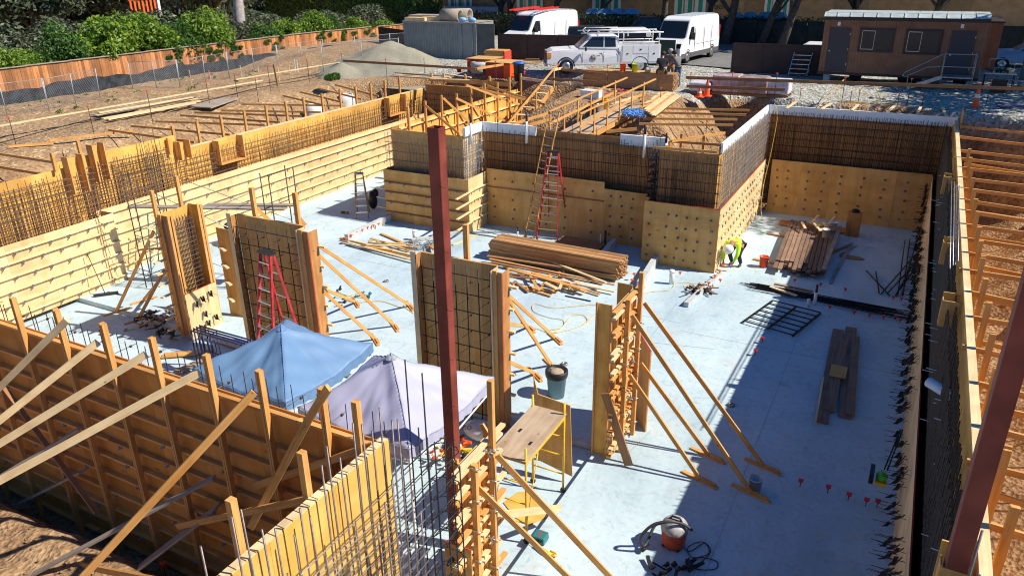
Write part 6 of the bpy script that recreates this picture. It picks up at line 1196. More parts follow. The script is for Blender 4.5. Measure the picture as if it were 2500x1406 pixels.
for (xa,xb) in ((-4.4,-3.45),(.85,1.85)):
    d_ = MB().box(xa,y0-.04,4.88,xb,y0-.003,6.92).build('door', mat('charcoal_door%d'%int(xa),(.035,.033,.045),.5), t); MB().ell((xa+.1,y0-.07,5.85),(.05,.04,.05),8,6).build('handle', CHROME, d_); MB().box(xa+.3,y0-.03,7.03,xa+.43,y0-.001,7.2).build('porch_light', WB, t)
    for z in (5.2,5.9,6.6): MB().box(xb-.03,y0-.05,z,xb-.01,y0-.041,z+.1).build('hinge', CHROME, d_)
for x in (-3,-.8,-.3,1.6): MB().cyl((x,42.6,4.65),(x,42.85,4.65),.3,n=14).build('wheel', TYRE, t)
for x in (-4.3,2.0): MB().box(x-.15,42.1,4.35,x+.15,42.4,4.72).build('block_support', CONCG, t)
t = thing('entry_stairs','grey metal landing with rails at the trailer right door','metal stairs',(1.2,41,4.4)); MB().box(.75,40.7,4.95,2.0,41.75,5.0).build('platform', STEEL, t)
for (x,y) in ((.75,40.7),(2.0,40.7),(.75,41.7),(2.0,41.7)): MB().cyl((x,y,4.4),(x,y,6.0),.02,n=6).build('post', GALV, t)
for z in (4.7,5.45,6.0): MB().cyl((.75,40.7,z),(2.0,40.7,z),.02,n=6).cyl((2.0,40.7,z),(2.0,41.7,z),.02,n=6).build('rail', GALV, t)
MB().tube([(.72,40.7,5.95),(.6,40.7,5.95),(-.75,40.5,5.15),(-.85,40.5,5.0),(-.7,40.5,4.95),(.1,40.6,5.4),(.7,40.7,5.45)],.02,6).build('handrail', GALV, t); MB().cyl((-.6,40.5,4.4),(-.6,40.5,4.98),.02,n=6).build('post', GALV, t)
for i in range(4): MB().box(-.55+.33*i,40.65,4.5+.13*i,-.2+.33*i,41.5,4.53+.13*i).build('tread', STEEL, t)
MB().beam((-.6,40.62,4.42),(.75,40.62,4.98),.04,.16).build('stringer', CHROME, t)
t = thing('second_trailer','sunlit tan end of another trailer behind the office','trailer',(2.5,44.6,4.8)); MB().box(2.5,44.6,4.9,3.0,48,7.1).build('body', BRS, t); MB().box(2.46,44.55,7.102,3.04,48.05,7.18).build('roof', DBR, t)
# equipment right of trailer
t = thing('tool_bench','cluttered metal bench with tools right of the trailer','work bench',(2.9,41.5,4.4)); MB().box(2.45,41.2,5.15,3.7,41.9,5.2).build('top', STEEL, t)
for (x,y) in ((2.5,41.25),(3.65,41.25),(2.5,41.85),(3.65,41.85)): MB().cyl((x,y,4.4),(x,y,5.15),.02,n=5).build('leg', DARKI, t)
MB().tube([(2.6,41.9,5.2),(2.6,41.9,5.75),(3.6,41.9,5.75),(3.6,41.9,5.2)],.018,5).build('guard_rail', GALV, t)
for i in range(8): p=V((random.uniform(2.6,3.6),random.uniform(41.3,41.7),5.25)); tag(MB().beam(p,p+V((random.uniform(-.3,.3),.1,.08)),.1,.1).build('tool_case', random.choice((BLK,FIRP,DARKI))),'small tool lying on the bench right of the trailer','tool','tools on the bench')
o = MB().box(2.8,40.9,4.4,3.4,41.1,4.95).build('brown_board', BRF); tag(o,'brown board panel leaning under the tool bench','panel')
t = thing('electric_post','dark meter box on a post at the right edge','meter post',(4.1,42.6,4.4)); MB().box(3.95,42.5,4.4,4.35,42.7,6.1).build('box', mat('green_grey_metal',(.05,.08,.08),.5), t); MB().lathe((4.15,42.5,5.65),[(.0,.0),(.08,.0),(.08,.08),(0,.09)],10,axis=(0,-1,0)).build('meter_dial', STEEL, t); MB().cyl((4.55,43,4.4),(4.95,44,9.5),.09,n=8).build('mast', STEEL, t)
bucket('white pail with yellow rope at the foot of the meter post', (4.1,42.1,4.4), .2,.4, PVC)
for (x,y,lb,w_) in ((-6.7,49.5,'white car roof showing behind the dark fence by the trailer',0),(4.0,52,'blue-white car roof right of the trailer',0)): pass
o = MB().lathe((3.6,37.6,4.36),[(0,.0),(.75,.0),(.75,.03),(.6,.035),(0,.035)],24).build('manhole_cover', mat('purple_grey_iron',(.2,.18,.26),.6)); tag(o,'round purplish cover lying on the gravel at right','manhole cover')
# cones, wrapped pallets
def cone(label, p, h=.75, fallen=False):
    t = thing('traffic_cone', label,'traffic cone',p); p=V(p); MB().box(p.x-.2,p.y-.2,p.z,p.x+.2,p.y+.2,p.z+.04).build('base', ORG, t); MB().lathe(p+V((0,0,.04)),[(.15,0),(.1,h*.4),(.08,h*.55),(.055,h*.75),(.03,h)],14).build('cone', ORG, t); MB().lathe(p+V((0,0,.04)),[(.104,h*.4),(.083,h*.55)],14).build('white_band', WPAINT, t)
cone('orange traffic cone standing by the wrapped pallets', at(1725,236,4.35), .8); cone('small orange cone left of the taller one', at(1707,238,4.35), .4); cone('bent orange cone at the far right pit corner', at(2380,264,4.3), .95)
WR = mat('plastic_wrap',(.5,.48,.56),.15); 
for (u_,v_,w_,h_,m,lb) in ((1768,232,1.25,.75,noisy('wrapped_bags',(.42,.25,.22),(.62,.55,.6),4,.25),'plastic-wrapped pallet of bags right of the cone'),(1832,236,1.35,.72,noisy('wrapped_brown',(.3,.18,.12),(.5,.42,.42),4,.25),'middle plastic-wrapped pallet behind the rail'),(1892,238,1.1,.62,noisy('white_bags',(.5,.5,.58),(.78,.78,.84),6,.4),'pallet of white bags at the right end of the row'),(1705,230,1.0,.4,noisy('white_bags2',(.5,.5,.6),(.75,.75,.82),6,.4),'low white bundle behind the traffic cone')):
    p = at(u_,v_,4.35); t = thing('wrapped_pallet', lb,'pallet',p); o = MB().box(p.x-w_/2,p.y,4.46,p.x+w_/2,p.y+1.0,4.46+h_).build('wrapped_load', m, t); bv=o.modifiers.new('b','BEVEL'); bv.width=.09; bv.segments=3; mb=MB(); [mb.box(p.x-w_/2,p.y+.05+k_*.42,4.34,p.x+w_/2,p.y+.15+k_*.42,4.44) for k_ in range(3)]; mb.build('pallet', FIRD, t)
# lumber table where the crew stands
stack('long knee-high stack of lumber used as a table by the crew', (-12.55,36.1,4.38), 4.55, 7,11,.12,.068,0, wood('tan_dull_lumber',(.36,.20,.09),(.46,.27,.13),island=.1), .03); o = MB().box(-13.9,35.7,5.15,-10.9,36.45,5.17).build('plywood_sheet', PLYT); tag(o,'plywood sheet on the crew lumber stack','plywood')
bucket('orange bucket on the crew lumber stack', (-12.85,35.85,5.172), .15,.35, ORG); bucket('lime bucket on the crew lumber stack', (-12.25,35.85,5.172), .15,.36, mat('lime_plastic',(.55,.75,.02),.4)); bucket('clear shallow tub on the crew lumber stack', (-11.6,35.85,5.172), .15,.14, mat('clear_tub',(.6,.6,.62),.2))
# boards by ramp
for i in range(7): board('long pale board in the pile right of the ramp', at(1565+i*5,262+i*3.5,4.3+.03*i), at(1622+i*6,222+i*2,4.35+.03*i), .16,.04, (FIRP,FIR,FIRP)[i%3], 'long boards right of the ramp')
for i in range(5): board('short board end stacked beside the blue scraps', at(1560+i*4,240+i*8,4.35), at(1585+i*3,236+i*8,4.35), .12,.06, FIRD, 'short board ends right of the ramp')
for i in range(4): board('pale board by the left of the ramp head', at(1495+i*9,255-i*3,4.3), at(1560+i*5,235-i*4,4.35), .18,.04, FIRP, 'boards at the ramp head')
for i in range(9): board('broken board scrap before the crew stack', at(random.uniform(1400,1480),random.uniform(208,218),4.35), at(random.uniform(1430,1500),random.uniform(210,222),4.42), .1,.03, random.choice((FIR,FIRP,GREYW)), 'scraps before the crew stack')
mb = MB()
for i in range(170): p = at(random.gauss(1543,13),random.gauss(281,3.5),4.22); mb.box(p.x,p.y,p.z+random.uniform(0,.1),p.x+random.uniform(.04,.12),p.y+random.uniform(.04,.1),p.z+random.uniform(.1,.16))
tag(mb.build('blue_scraps', mat('blue_scrap',(.12,.35,.75),.5)),'heap of small bright blue plastic scraps right of the ramp','plastic scraps',kind='stuff')
mb = MB()
for i in range(40): p = at(random.uniform(1430,1480),random.uniform(245,275),4.2); mb.tube([p+V((random.uniform(-.3,.3),random.uniform(-.3,.3),random.uniform(0,.2))) for _ in range(4)],.012,4)
tag(mb.build('wire_tangle', DARKI),'tangled dark cords left of the ramp rail','cords',kind='stuff'); o=MB().box(-13.6,32.4,4.2,-12.7,33.0,4.7).build('white_tub',PVC); tag(o,'white bin full of junk behind the ramp rail','bin')
# ---- ramp bridge
t = thing('timber_ramp','timber plank ramp with handrails crossing the trench to the wall','ramp',(-10.7,29,4.1)); ra,rb = V((-11.9,26.95,3.75)), V((-11.0,31.6,4.36)); dd=(rb-ra); sx = V((.6,0,0))
for i in range(2): MB().beam(ra+sx*(-.35+.7*i)*1.35, rb+sx*(-.35+.7*i)*1.35,.62,.04).build('deck_sheet', wood('dusty_plywood',(.45,.33,.22),(.6,.47,.33),gu=.6,gv=6,island=.05), t)
for s in (-.64,.64):
    MB().beam(ra+V((s,0,-.12)),rb+V((s,0,-.12)),.04,.2).build('stringer', FIR, t)
    for i in range(6): p = ra+dd*(i/5)+V((s,0,0)); MB().beam(p+V((0,0,-.2)),p+V((0,0,.98)),.04,.09).build('post', FIR, t)
    MB().beam(ra+V((s,-.1,.98)),rb+V((s+.2,.9,1.0)),.09,.04).build('handrail', FIR, t); MB().beam(ra+V((s,-.1,.5)),rb+V((s,.2,.5)),.04,.09).build('mid_rail', FIR, t)
for (y,s) in ((27.3,-.5),(27.3,.5),(28.4,-.3),(28.4,.7)): MB().beam((ra.x+s,y,1.0),(ra.x+s,y,3.7),.09,.09).build('leg', FIR, t)
MB().beam((ra.x-.7,27.4,3.6),(ra.x+.7,28.3,2.2),.04,.09).build('cross_brace', FIR, t)
for (a_,b_) in ((at(1255,303,4.0),at(1345,275,4.2)),(at(1270,312,4.0),at(1350,290,4.2)),(at(1480,322,4.1),at(1555,315,4.2))): board('pale side board nailed near the ramp foot', a_, b_, .04,.12, FIR, 'side boards near the ramp')
# ---- wooden stairs down the trench bank
t = thing('timber_stairs','narrow timber stairs with handrail going down the trench bank','stairs',(-16,32,3)); sa,sb = V((-16.9,28.6,2.0)), V((-17.1,35.4,4.4)); k=10
for s in (0,.85): MB().beam(sa+V((s,0,-.1)),sb+V((s,0,-.1)),.04,.24).build('stringer', FIR, t)
for i in range(k): p = sa.lerp(sb,(i+.5)/k); MB().box(p.x,p.y-.14,p.z+.05,p.x+.85,p.y+.14,p.z+.09).build('tread', FIRP, t)
MB().beam(sa+V((.9,0,.95)),sb+V((.9,.2,.95)),.04,.1).build('handrail', FIR, t)
for i in range(4): p = sa.lerp(sb,(i+.1)/3.2)+V((.9,0,0)); MB().beam(p,p+V((0,0,.95)),.04,.09).build('post', FIR, t)
# manholes at the left trench
for (u_,v_,lb) in ((770,290,'white conical pipe end standing in the left trench'),(848,262,'second white conical pipe end farther along the left trench')): p = at(u_,v_,2.5); tag(MB().lathe((p.x,p.y,p.z),[(.55,0),(.5,.35),(.38,.75),(.32,.75),(.4,.3)],18).build('concrete_cone', noisy('white_concrete',(.6,.62,.63),(.75,.76,.76),4,.8)), lb,'pipe cone')
o = MB().ell((-25.9,26.2,2.3),(.35,.35,.3),12,8).build('black_drum', BLK); tag(o,'black round drum beside the white cone in the left trench','drum')
# short stub braces behind back foam
for u_,v_,u1,v1 in ((1920,265,1945,248),(2005,267,2030,252),(2080,270,2095,256),(2165,275,2185,258),(2238,280,2248,262),(2310,283,2300,262)): board('short pale brace from the back foam to the bank', at(u_,v_,4.45), at(u1,v1,4.4), .1,.04, FIRP, 'short braces behind the back foam strip')
cord('yellow rope draped over the back rail to the wall corner', [at(1995,264,4.5),at(2030,228,4.8),at(2060,195,5.1),at(2050,215,4.8),at(2052,245,4.4),at(2090,250,4.38),at(2150,246,4.38),at(2100,225,4.7),at(2128,203,5.2),at(2140,222,4.8),at(2155,245,4.4),at(2200,252,4.38)], .014, YELC,'rope','yellow_rope')
# ================================================================ VEHICLES
def loft(prof, w, taper=0., z_t=1.0, z_top=2.0, m=WPAINT, name='body', parent=None, bev=.04):
    mb = MB(); n = len(prof); f = lambda z: w*(1-taper*max(0,(z-z_t)/(z_top-z_t)))
    for s in (-1,1):
        b = len(mb.v); mb.v += [(x,s*f(z),z) for x,z in prof]; mb.f.append(tuple(b+i for i in (range(n) if s < 0 else reversed(range(n))))); mb.m.append(0); mb.sm.append(False); mb.u += [(0,0)]*n
    for i in range(n): j=(i+1)%n; mb.f.append((i,n+i,n+j,j)); mb.m.append(0); mb.sm.append(False); mb.u += [(0,0)]*4
    o = mb.build(name, m, parent, fixn=True)
    if bev: bv=o.modifiers.new('b','BEVEL'); bv.width=bev; bv.segments=3; bv.limit_method='ANGLE'; bv.angle_limit=R(25)
    return o
def wheels(t, xs_, w, r=.38):
    for x in xs_:
        for s in (-1,1):
            o = MB().lathe((x,s*(w-.22),r),[(.0,0),(r*.6,0),(r*.95,.02),(r,.06),(r,.18),(r*.95,.22),(r*.6,.225),(0,.2)],20,axis=(0,s,0)).build('wheel', TYRE, t); MB().lathe((x,s*(w-.22),r),[(0,.2),(r*.3,.235),(r*.58,.23),(r*.6,.2)],14,axis=(0,s,0)).build('rim', CHROME, o)
def sidepane(t, pts, w, taper, z_t, z_top, off=.012, name='side_window', m=GLASS):
    f = lambda z: w*(1-taper*max(0,(z-z_t)/(z_top-z_t)))
    for s in (-1,1):
        P = [V((x,s*(f(z)+off),z)) for x,z in pts]; Q = [V((p.x,p.y-s*.03,p.z)) for p in P]; mb = MB(); mb.poly(P).poly(list(reversed(Q)))
        for i in range(len(P)): j=(i+1)%len(P); mb.poly([P[i],Q[i],Q[j],P[j]])
        mb.build(name, m, t, fixn=True)
def slabq(P, th=.02):
    P=[V(p) for p in P]; n=(P[1]-P[0]).cross(P[2]-P[0]).normalized()*th; Q=[p-n for p in P]; mb=MB(); mb.poly(P).poly(list(reversed(Q)))
    for i in range(len(P)): j=(i+1)%len(P); mb.poly([P[i],Q[i],Q[j],P[j]])
    return mb
def place(t, loc, rz): t.location = loc; t.rotation_euler = (0,0,rz)
# utility pickup, nose toward +X in local space
t = thing('utility_truck','white utility pickup with service body and overhead ladder rack','pickup truck')
loft([(-3.15,.5),(-3.15,.9),(-1.0,.95),(-.95,1.26),(1.0,1.34),(1.3,1.33),(2.68,1.27),(2.96,1.12),(3.02,.55),(2.7,.45)],.98,.06,.9,1.2,parent=t,name='body')
loft([(-.95,1.24),(-.9,1.92),(-.7,2.0),(.6,2.0),(1.32,1.33)],.95,.14,1.24,2.0,parent=t,name='cab',bev=.06)
sidepane(t,[(-.75,1.4),(-.72,1.86),(-.15,1.9),(-.15,1.4)],.95,.14,1.24,2.0); sidepane(t,[(-.08,1.4),(-.08,1.9),(.54,1.9),(1.05,1.43)],.95,.14,1.24,2.0)
slabq([(1.31,-.82,1.37),(1.31,.82,1.37),(.68,.74,1.95),(.68,-.74,1.95)]).build('windshield', GLASS, t)
MB().box(-3.2,-1.0,.55,-1.05,-.72,1.5).build('service_box', WPAINT, t); MB().box(-3.2,.72,.55,-1.05,1.0,1.5).build('service_box', WPAINT, t); MB().box(-3.15,-.715,.9,-1.1,.715,.96).build('bed_floor', DARKI, t)
for s in (-1,1):
    for (xa,xb,za,zb) in ((-1.65,-1.12,.62,1.44),(-2.5,-1.7,1.05,1.44),(-3.12,-2.55,.62,1.44)): d_ = MB().box(xa,s*1.001,za,xb,s*1.015,zb).build('locker_door', WPAINT, t); MB().box((xa+xb)/2-.05,s*1.016,(za+zb)/2-.03,(xa+xb)/2+.05,s*1.03,(za+zb)/2+.03).build('handle', BLK, d_)
    for x in (-3.1,-1.15): MB().cyl((x,s*.93,1.5),(x,s*.93,2.12),.03,n=6).build('rack_post', WPAINT, t)
    MB().cyl((-3.3,s*.93,2.12),(1.15,s*.93,2.12),.035,n=6).cyl((-3.1,s*.93,1.62),(-1.15,s*.93,1.62),.025,n=6).cyl((.9,s*.93,2.12),(.7,s*.93,2.28),.025,n=6).cyl((.7,s*.93,2.26),(-1.1,s*.93,2.26),.025,n=6).build('rack_rail', WPAINT, t)
    MB().ell((.9,s*1.12,1.32),(.06,.1,.13),8,6).build('mirror', BLK, t); MB().box(.0,s*.992,1.05,.15,s*1.004,1.09).build('door_handle', BLK, t); MB().lathe((.45,s*.985,.86),[(0,.02),(.16,.02),(.165,0)],18,axis=(0,s,0)).build('door_emblem', noisy('emblem_brown',(.12,.05,.04),(.6,.6,.6),9,.5), t); MB().box(2.75,s*.985,.88,3.0,s*.66,1.14).build('headlight', mat('amber_lens%d'%s,(.8,.35,.1),.2), t)
for x in (-3.1,-1.15,.1,.9): MB().cyl((x,-.93,2.12),(x,.93,2.12),.025,n=6).build('rack_bar', WPAINT, t)
MB().box(2.99,-.7,.66,3.04,.7,1.1).build('grille', BLK, t); MB().box(2.95,-.95,.42,3.12,.95,.6).build('bumper', CHROME, t); wheels(t,(1.95,-2.1),.98,.4)
for s in (-1,1):
    for x in (1.95,-2.1): MB().tube([(x+.46*math.cos(q*.35),s*.975,.42+.46*math.sin(q*.35)) for q in range(10)],.035,6).build('wheel_arch', BLK, t)
p0 = at(1348,182,4.38); 
for s in (-1,1):
    for x in (1.05,-.1,-.9): MB().box(x,s*.975,.62,x+.014,s*.992,1.16).build('door_seam', TYRE, t)
place(t, V((p0.x,p0.y,4.38))+V((math.cos(R(29)),math.sin(R(29)),0))*2.7+V((-math.sin(R(29)),math.cos(R(29)),0))*.9, R(29+180))
# tall vans
def van(label, loc, rz, extras=False):
    t = thing('tall_cargo_van', label,'van'); pf = [(-2.95,.4),(-3.0,1.2),(-2.9,2.45),(-2.7,2.58),(1.0,2.6),(1.45,2.45),(2.05,1.45),(2.75,1.18),(2.95,.85),(2.95,.4)]; loft(pf,1.0,.13,1.1,2.6,parent=t,name='body',bev=.07); MB().box(-2.9,-1.01,.35,2.8,1.01,.62).build('lower_trim', mat('grey_trim',(.1,.1,.11),.6), t)
    slabq([(2.11,-.86,1.47),(2.11,.86,1.47),(1.58,.8,2.36),(1.58,-.8,2.36)]).build('windshield', GLASS, t); sidepane(t,[(1.0,1.4),(1.0,2.05),(1.4,2.05),(1.85,1.4)],1.0,.13,1.1,2.6)
    for s in (-1,1): MB().box(1.5,s*1.0,1.35,1.62,s*1.25,1.75).build('mirror', BLK, t); MB().box(2.55,s*.7,.95,2.9,s*.96,1.2).build('headlight', GLASS, t); MB().box(-2.5,s*1.0,1.05,.9,s*1.012,1.08).build('side_moulding', WPAINT, t)
    for s in (-1,1):
        for x in (.95,-.45,-1.6): MB().box(x,s*.985,.66,x+.018,s*1.006,1.95).build('door_seam', TYRE, t)
        MB().box(-2.98,s*.80,1.2,-2.9,s*.99,1.9).build('tail_light', REDP, t); [MB().tube([(x+.42*math.cos(q*.35),s*.985,.38+.42*math.sin(q*.35)) for q in range(10)],.03,6).build('wheel_arch', BLK, t) for x in (1.85,-1.85)]
    for i in range(9): MB().box(-2.6+i*.4,-.7,2.61,-2.45+i*.4,.7,2.625).build('roof_rib', WPAINT, t)
    MB().box(2.93,-.6,.65,2.97,.6,.95).build('grille', BLK, t); wheels(t,(1.85,-1.85),1.0,.37); place(t,loc,rz)
    return t
van('tall white cargo van parked at the right of the vehicles', (-13.3,48.2,4.38), R(-98)); van('white van with red ladders on its roof behind the brown fence', (-24.1,50.0,4.38), R(-108))
for (a_,b_,lb) in (((-25.4,48.2,7.1),(-24.6,50.6,7.2),'red and white ladder strapped on the van roof, left side'),((-23.6,48.4,7.15),(-23.2,50.7,7.2),'red ladder strapped on the van roof, right side')):
    d = (V(b_)-V(a_)).normalized(); s = V((d.y,-d.x,0))*.2; t = thing('roof_ladder',lb,'ladder',a_); MB().beam(V(a_)-s,V(b_)-s,.04,.1).build('rail', REDP, t); MB().beam(V(a_)+s,V(b_)+s,.04,.1).build('rail', REDP, t)
    for i in range(10): p=V(a_).lerp(V(b_),(i+.5)/10); MB().cyl(p-s,p+s,.02,n=5).build('rung', CHROME, t)
def suv(label, loc, rz, m, h=1.75, name='parked_suv', cat='suv'):
    t = thing(name,label,cat); loft([(-2.3,.4),(-2.35,1.0),(-2.25,h-.12),(-2.0,h),(.2,h),(.95,1.05),(2.15,.95),(2.35,.7),(2.35,.4)],.94,.2,.95,h,m,parent=t,bev=.06); sidepane(t,[(-2.0,1.08),(-1.95,h-.2),(-.9,h-.15),(-.9,1.08)],.94,.2,.95,h); sidepane(t,[(-.8,1.08),(-.8,h-.15),(.15,h-.15),(.7,1.08)],.94,.2,.95,h); slabq([(.93,-.72,1.1),(.93,.72,1.1),(.27,.66,h-.06),(.27,-.66,h-.06)]).build('windshield', GLASS, t); wheels(t,(1.45,-1.4),.94,.36); place(t,loc,rz); return t
suv('white suv parked behind the utility pickup', (-18.0,48.2,4.38), R(205), WPAINT); DKP = mat('black_vehicle_paint',(.008,.01,.014),.2)
suv('dark car roof just showing over the brown fence', (-22.6,52.3,4.3), R(190), mat('charcoal_paint',(.03,.032,.035),.3), 1.6,'dark_car','car'); suv('white car roof showing over the dark fence by the trailer', (-5.9,47.5,4.2), R(180), WPAINT, 1.5,'white_car','car'); suv('pale blue car right of the trailer', (5.2,52,4.2), R(180), mat('blue_paint',(.2,.35,.55),.3), 1.6,'blue_car','car')
t = thing('black_pickup','black pickup truck parked in the shade before the hedge','pickup truck'); loft([(-2.9,.55),(-2.95,1.2),(-.9,1.2),(1.0,1.18),(2.7,1.12),(2.95,.9),(2.95,.5)],.98,.06,.9,1.2,DKP,parent=t); loft([(-1.0,1.15),(-.85,1.9),(-.6,1.96),(.5,1.96),(1.2,1.18)],.95,.14,1.15,1.96,DKP,'cab',t,.06); sidepane(t,[(-.75,1.28),(-.7,1.82),(-.1,1.85),(-.1,1.28)],.95,.14,1.15,1.96); sidepane(t,[(0,1.28),(0,1.85),(.45,1.85),(.9,1.3)],.95,.14,1.15,1.96); slabq([(1.2,-.78,1.22),(1.2,.78,1.22),(.58,.7,1.9),(.58,-.7,1.9)]).build('windshield', GLASS, t); MB().box(2.9,-.8,.65,2.98,.8,1.05).build('grille', CHROME, t); wheels(t,(1.9,-1.9),.98,.42); place(t,(-18.2,55.5,4.42),R(206))
# ================================================================ PEOPLE
def skinmesh(name, chains, m, parent, sub=2):
    vs_, es, rs = [], [], []; key = {}
    for ch in chains:
        pi = None
        for (p, r) in ch:
            k_ = tuple(round(c_,3) for c_ in p)
            if k_ not in key: key[k_] = len(vs_); vs_.append(p); rs.append(r)
            i = key[k_]
            if pi is not None and pi != i: es.append((pi,i))
            pi = i
    me_ = bpy.data.meshes.new(name); me_.from_pydata(vs_,es,[]); o = bpy.data.objects.new(name, me_); C.objects.link(o); o.parent = parent
    me_.materials.append(m); sk = o.modifiers.new('skin','SKIN'); sk.use_smooth_shade = True
    for i,r in enumerate(rs): me_.skin_vertices[0].data[i].radius = (r,r)
    me_.skin_vertices[0].data[0].use_root = True; s = o.modifiers.new('sub','SUBSURF'); s.levels = sub; s.render_levels = sub; return o
SKIN = mat('skin',(.45,.24,.16),.55); HAIR = mat('dark_hair',(.03,.02,.015),.7)
def person(label, loc, rz, shirt, pants, J, hat=None, sc=1.0, extra=()):
    t = thing('person', label,'person',(0,0,0)); g=lambda k_: J[k_]
    mid = lambda a_,b_,f=.5: tuple(a_[i]*(1-f)+b_[i]*f for i in range(3))
    P_,Cc,N_,Hd = g('pelvis'),g('chest'),g('neck'),g('head'); body=[[(P_,.12),(mid(P_,Cc),.115),(Cc,.135),(N_,.055),(mid(N_,Hd,.4),.055),(Hd,.088),(tuple(Hd[i]+(Hd[i]-N_[i])*.38 for i in range(3)),.072)]]
    sh=[[(P_,.145),(mid(P_,Cc),.14),(Cc,.165),(mid(Cc,N_,.7),.09)]]; pn=[[(mid(P_,Cc,.12),.15),(P_,.15)]]; shoes=[]
    for s in ('l','r'):
        S,E,W_ = g('sh'+s),g('el'+s),g('wr'+s); body.append([(Cc,.135),(S,.06),(E,.042),(W_,.03)]); d = V(W_)-V(E); d.normalize(); pal = V(W_)+d*.06; body.append([(W_,.03),(tuple(pal),.032)]); sd = d.cross(V((0,0,1))); sd = sd.normalized() if sd.length>.1 else V((1,0,0))
        for k_,ln in ((-.03,.06),(-.012,.075),(.008,.08),(.028,.065)): a_=pal+sd*k_+d*.02; body.append([(tuple(pal),.032),(tuple(a_),.010),(tuple(a_+d*ln*.6+V((0,0,-.008))),.009),(tuple(a_+d*ln+V((0,0,-.025))),.008)])
        th = V(W_)+d*.03+sd*.035; body.append([(W_,.03),(tuple(th),.011),(tuple(th+d*.04+sd*.01),.009)]); sh.append([(Cc,.165),(S,.085),(mid(S,E,.75 if not J.get('long') else 1),.062)]+([(mid(E,W_,.85),.045)] if J.get('long') else []))
        Hp,K,A_ = g('hp'+s),g('kn'+s),g('an'+s); body.append([(P_,.12),(Hp,.085),(K,.055),(A_,.04)]); pn.append([(P_,.15),(Hp,.11),(K,.078),(A_,.062)]); f = J.get('fwd',(0,1)); shoes.append([((A_[0],A_[1],.06),.055),((A_[0]+f[0]*.12,A_[1]+f[1]*.12,.045),.045),((A_[0]+f[0]*.19,A_[1]+f[1]*.19,.035),.035)])
    skinmesh('body',body,SKIN,t); skinmesh('shirt',sh,shirt,t); skinmesh('trousers',pn,pants,t)
    for s_ in shoes: skinmesh('boot',[s_],mat('boot_leather',(.06,.04,.03),.7),t,1)
    hd=V(Hd); up=(V(Hd)-V(N_)).normalized(); f3 = V((*J.get('face',(0,1)),J.get('fz',0))).normalized()
    MB().ell(hd+f3*.1+up*.01,(.018,.018,.03),6,5).build('nose',SKIN,t)
    for s_ in (-1,1): MB().ell(hd+f3*.09+up*.03+f3.cross(up)*.035*s_,(.012,.012,.01),6,4).build('eye',BLK,t)
    if hat: h_=MB().ell(hd+up*.05-f3*.02,(.125,.135,.115) if hat is HAIR or hat is GREYCAP else (.165,.165,.15),14,8).build('hard_hat' if hat is not HAIR and hat is not GREYCAP else 'hair',hat,t)
    for (mb_, nm_, m_) in extra: mb_.build(nm_, m_, t)
    t.location = loc; t.rotation_euler=(0,0,rz); t.scale=(sc,sc,sc)
    return t
GREYCAP = mat('grey_cap_cloth',(.35,.35,.36),.8); NAVYC = mat('dark_navy_cloth',(.018,.022,.03),.85); GREYC = mat('grey_cloth',(.16,.17,.18),.85); TANC = mat('tan_duck_cloth',(.30,.17,.07),.85); JEAN = mat('denim_cloth',(.05,.12,.24),.85); DJ = mat('dark_denim',(.015,.025,.05),.85)
ST_ = dict(pelvis=(0,0,.95),chest=(0,.1,1.28),neck=(0,.2,1.46),head=(0,.28,1.58),shl=(-.19,.12,1.38),shr=(.19,.12,1.38),ell=(-.26,.25,1.12),elr=(.26,.25,1.12),wrl=(-.16,.45,1.05),wrr=(.16,.45,1.05),hpl=(-.1,0,.88),hpr=(.1,0,.88),knl=(-.12,.03,.48),knr=(.12,.03,.48),anl=(-.14,0,.09),anr=(.14,0,.09),fz=-.5)
p = at(1612,222,4.38); a1 = person('worker in dark shirt and tan trousers with tool belt, back to camera', p, R(10), NAVYC, TANC, ST_, HAIR, 1.02, extra=[(MB().lathe((0,0,.93),[(.165,0),(.17,.09)],14),'tool_belt',BLK),(MB().ell((.2,-.03,.85),(.09,.07,.13),8,6),'tool_pouch',BLK),(MB().ell((-.19,.02,.86),(.07,.09,.12),8,6),'tool_pouch',BLK)])
S2 = dict(ST_); p = at(1652,215,4.38); a2 = person('worker in grey shirt and blue jeans leaning over the lumber stack', p, R(60), GREYC, JEAN, S2, HAIR, 1.0, extra=[(MB().lathe((0,0,.93),[(.165,0),(.17,.07)],14),'belt',BLK)])
S3 = dict(ST_); S3['face']=(0,1); p = V((-10.95,37.4,4.38)); a3 = person('worker in grey cap behind the lumber stack facing the camera', p, R(185), GREYC, TANC, S3, GREYCAP, 1.03)
# crouching worker in hi-vis yellow: bent at the hips, hands near the floor
CR = dict(pelvis=(0,-.25,.78),chest=(0,.12,.86),neck=(0,.32,.80),head=(0,.43,.74),shl=(-.2,.16,.82),shr=(.2,.16,.82),ell=(-.24,.3,.56),elr=(.24,.3,.56),wrl=(-.15,.36,.28),wrr=(.15,.4,.26),hpl=(-.11,-.25,.74),hpr=(.11,-.25,.74),knl=(-.14,.0,.42),knr=(.16,.02,.42),anl=(-.14,-.22,.09),anr=(.16,-.2,.09),fz=-1.5,long=True)
p = at(1790,652); a4 = person('worker in hi-vis yellow shirt and white hard hat bending to the floor', p, R(165), HVIZ, DJ, CR, WPAINT, 1.12)
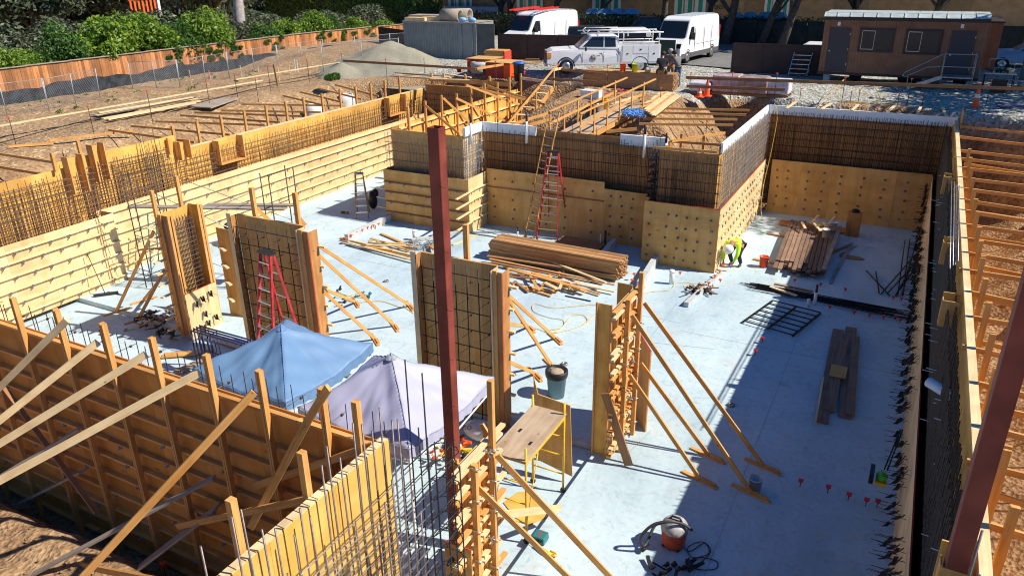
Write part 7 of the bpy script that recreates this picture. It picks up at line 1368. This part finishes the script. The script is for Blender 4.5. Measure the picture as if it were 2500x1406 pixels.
# partly hidden hi-vis worker beyond the ladder wall form
p = at(575,598); a5 = person('partly hidden worker in yellow crouching beyond the ladder wall form', p, R(-100), HVIZ, DJ, CR, WPAINT, 1.0)

# ================================================================ LABELS: single out repeats by where they stand in their row
def proj(p): d = V(p)-CAM; k = d.dot(FWD); return (1250+FPX*d.dot(RGT)/k, 703-FPX*d.dot(UPV)/k) if k > .1 else (9999,9999)
def centre(o):
    bpy_o = [o]+list(o.children_recursive); pts = []
    for q in bpy_o:
        if q.type == 'MESH' and len(q.data.vertices): mw = q.matrix_world; vv = q.data.vertices; pts += [mw @ vv[0].co, mw @ vv[len(vv)//2].co, mw @ vv[-1].co]
    return sum(pts, V((0,0,0)))/len(pts) if pts else o.location
bpy.context.view_layer.update()
ORD = ['first','second','third','fourth','fifth','sixth','seventh','eighth','ninth','tenth','eleventh','twelfth','thirteenth','fourteenth','fifteenth','sixteenth','seventeenth','eighteenth','nineteenth','twentieth','twenty-first','twenty-second','twenty-third','twenty-fourth','twenty-fifth','twenty-sixth','twenty-seventh','twenty-eighth','twenty-ninth','thirtieth','thirty-first','thirty-second','thirty-third','thirty-fourth','thirty-fifth']
by = {}
for o in scene.objects:
    if o.parent is None and o.get('category') and o.get('label'):
        if o.get('kind') is None: o['kind'] = 'thing'
        by.setdefault(o['label'], []).append(o)
for lb, os_ in by.items():
    if len(os_) < 2 or len(os_) > 35: continue
    if any(w_ in lb for w_ in ('offcut','scrap','heap','tool lying')): 
        for o in os_: o['group'] = o.get('group') or lb[:40]
        continue
    P = [(proj(centre(o)), o) for o in os_]; ur = max(p[0][0] for p in P)-min(p[0][0] for p in P); vr = max(p[0][1] for p in P)-min(p[0][1] for p in P); deep = vr > ur*.9
    P.sort(key=lambda q: -q[0][1] if deep else q[0][0])
    for i, (_, o) in enumerate(P):
        wn = len(lb.split()); o['label'] = lb+(', '+ORD[i]+(' from the front' if deep else ' from the left') if wn <= 12 else ', '+ORD[i]+(' nearest' if deep else ' leftmost'))
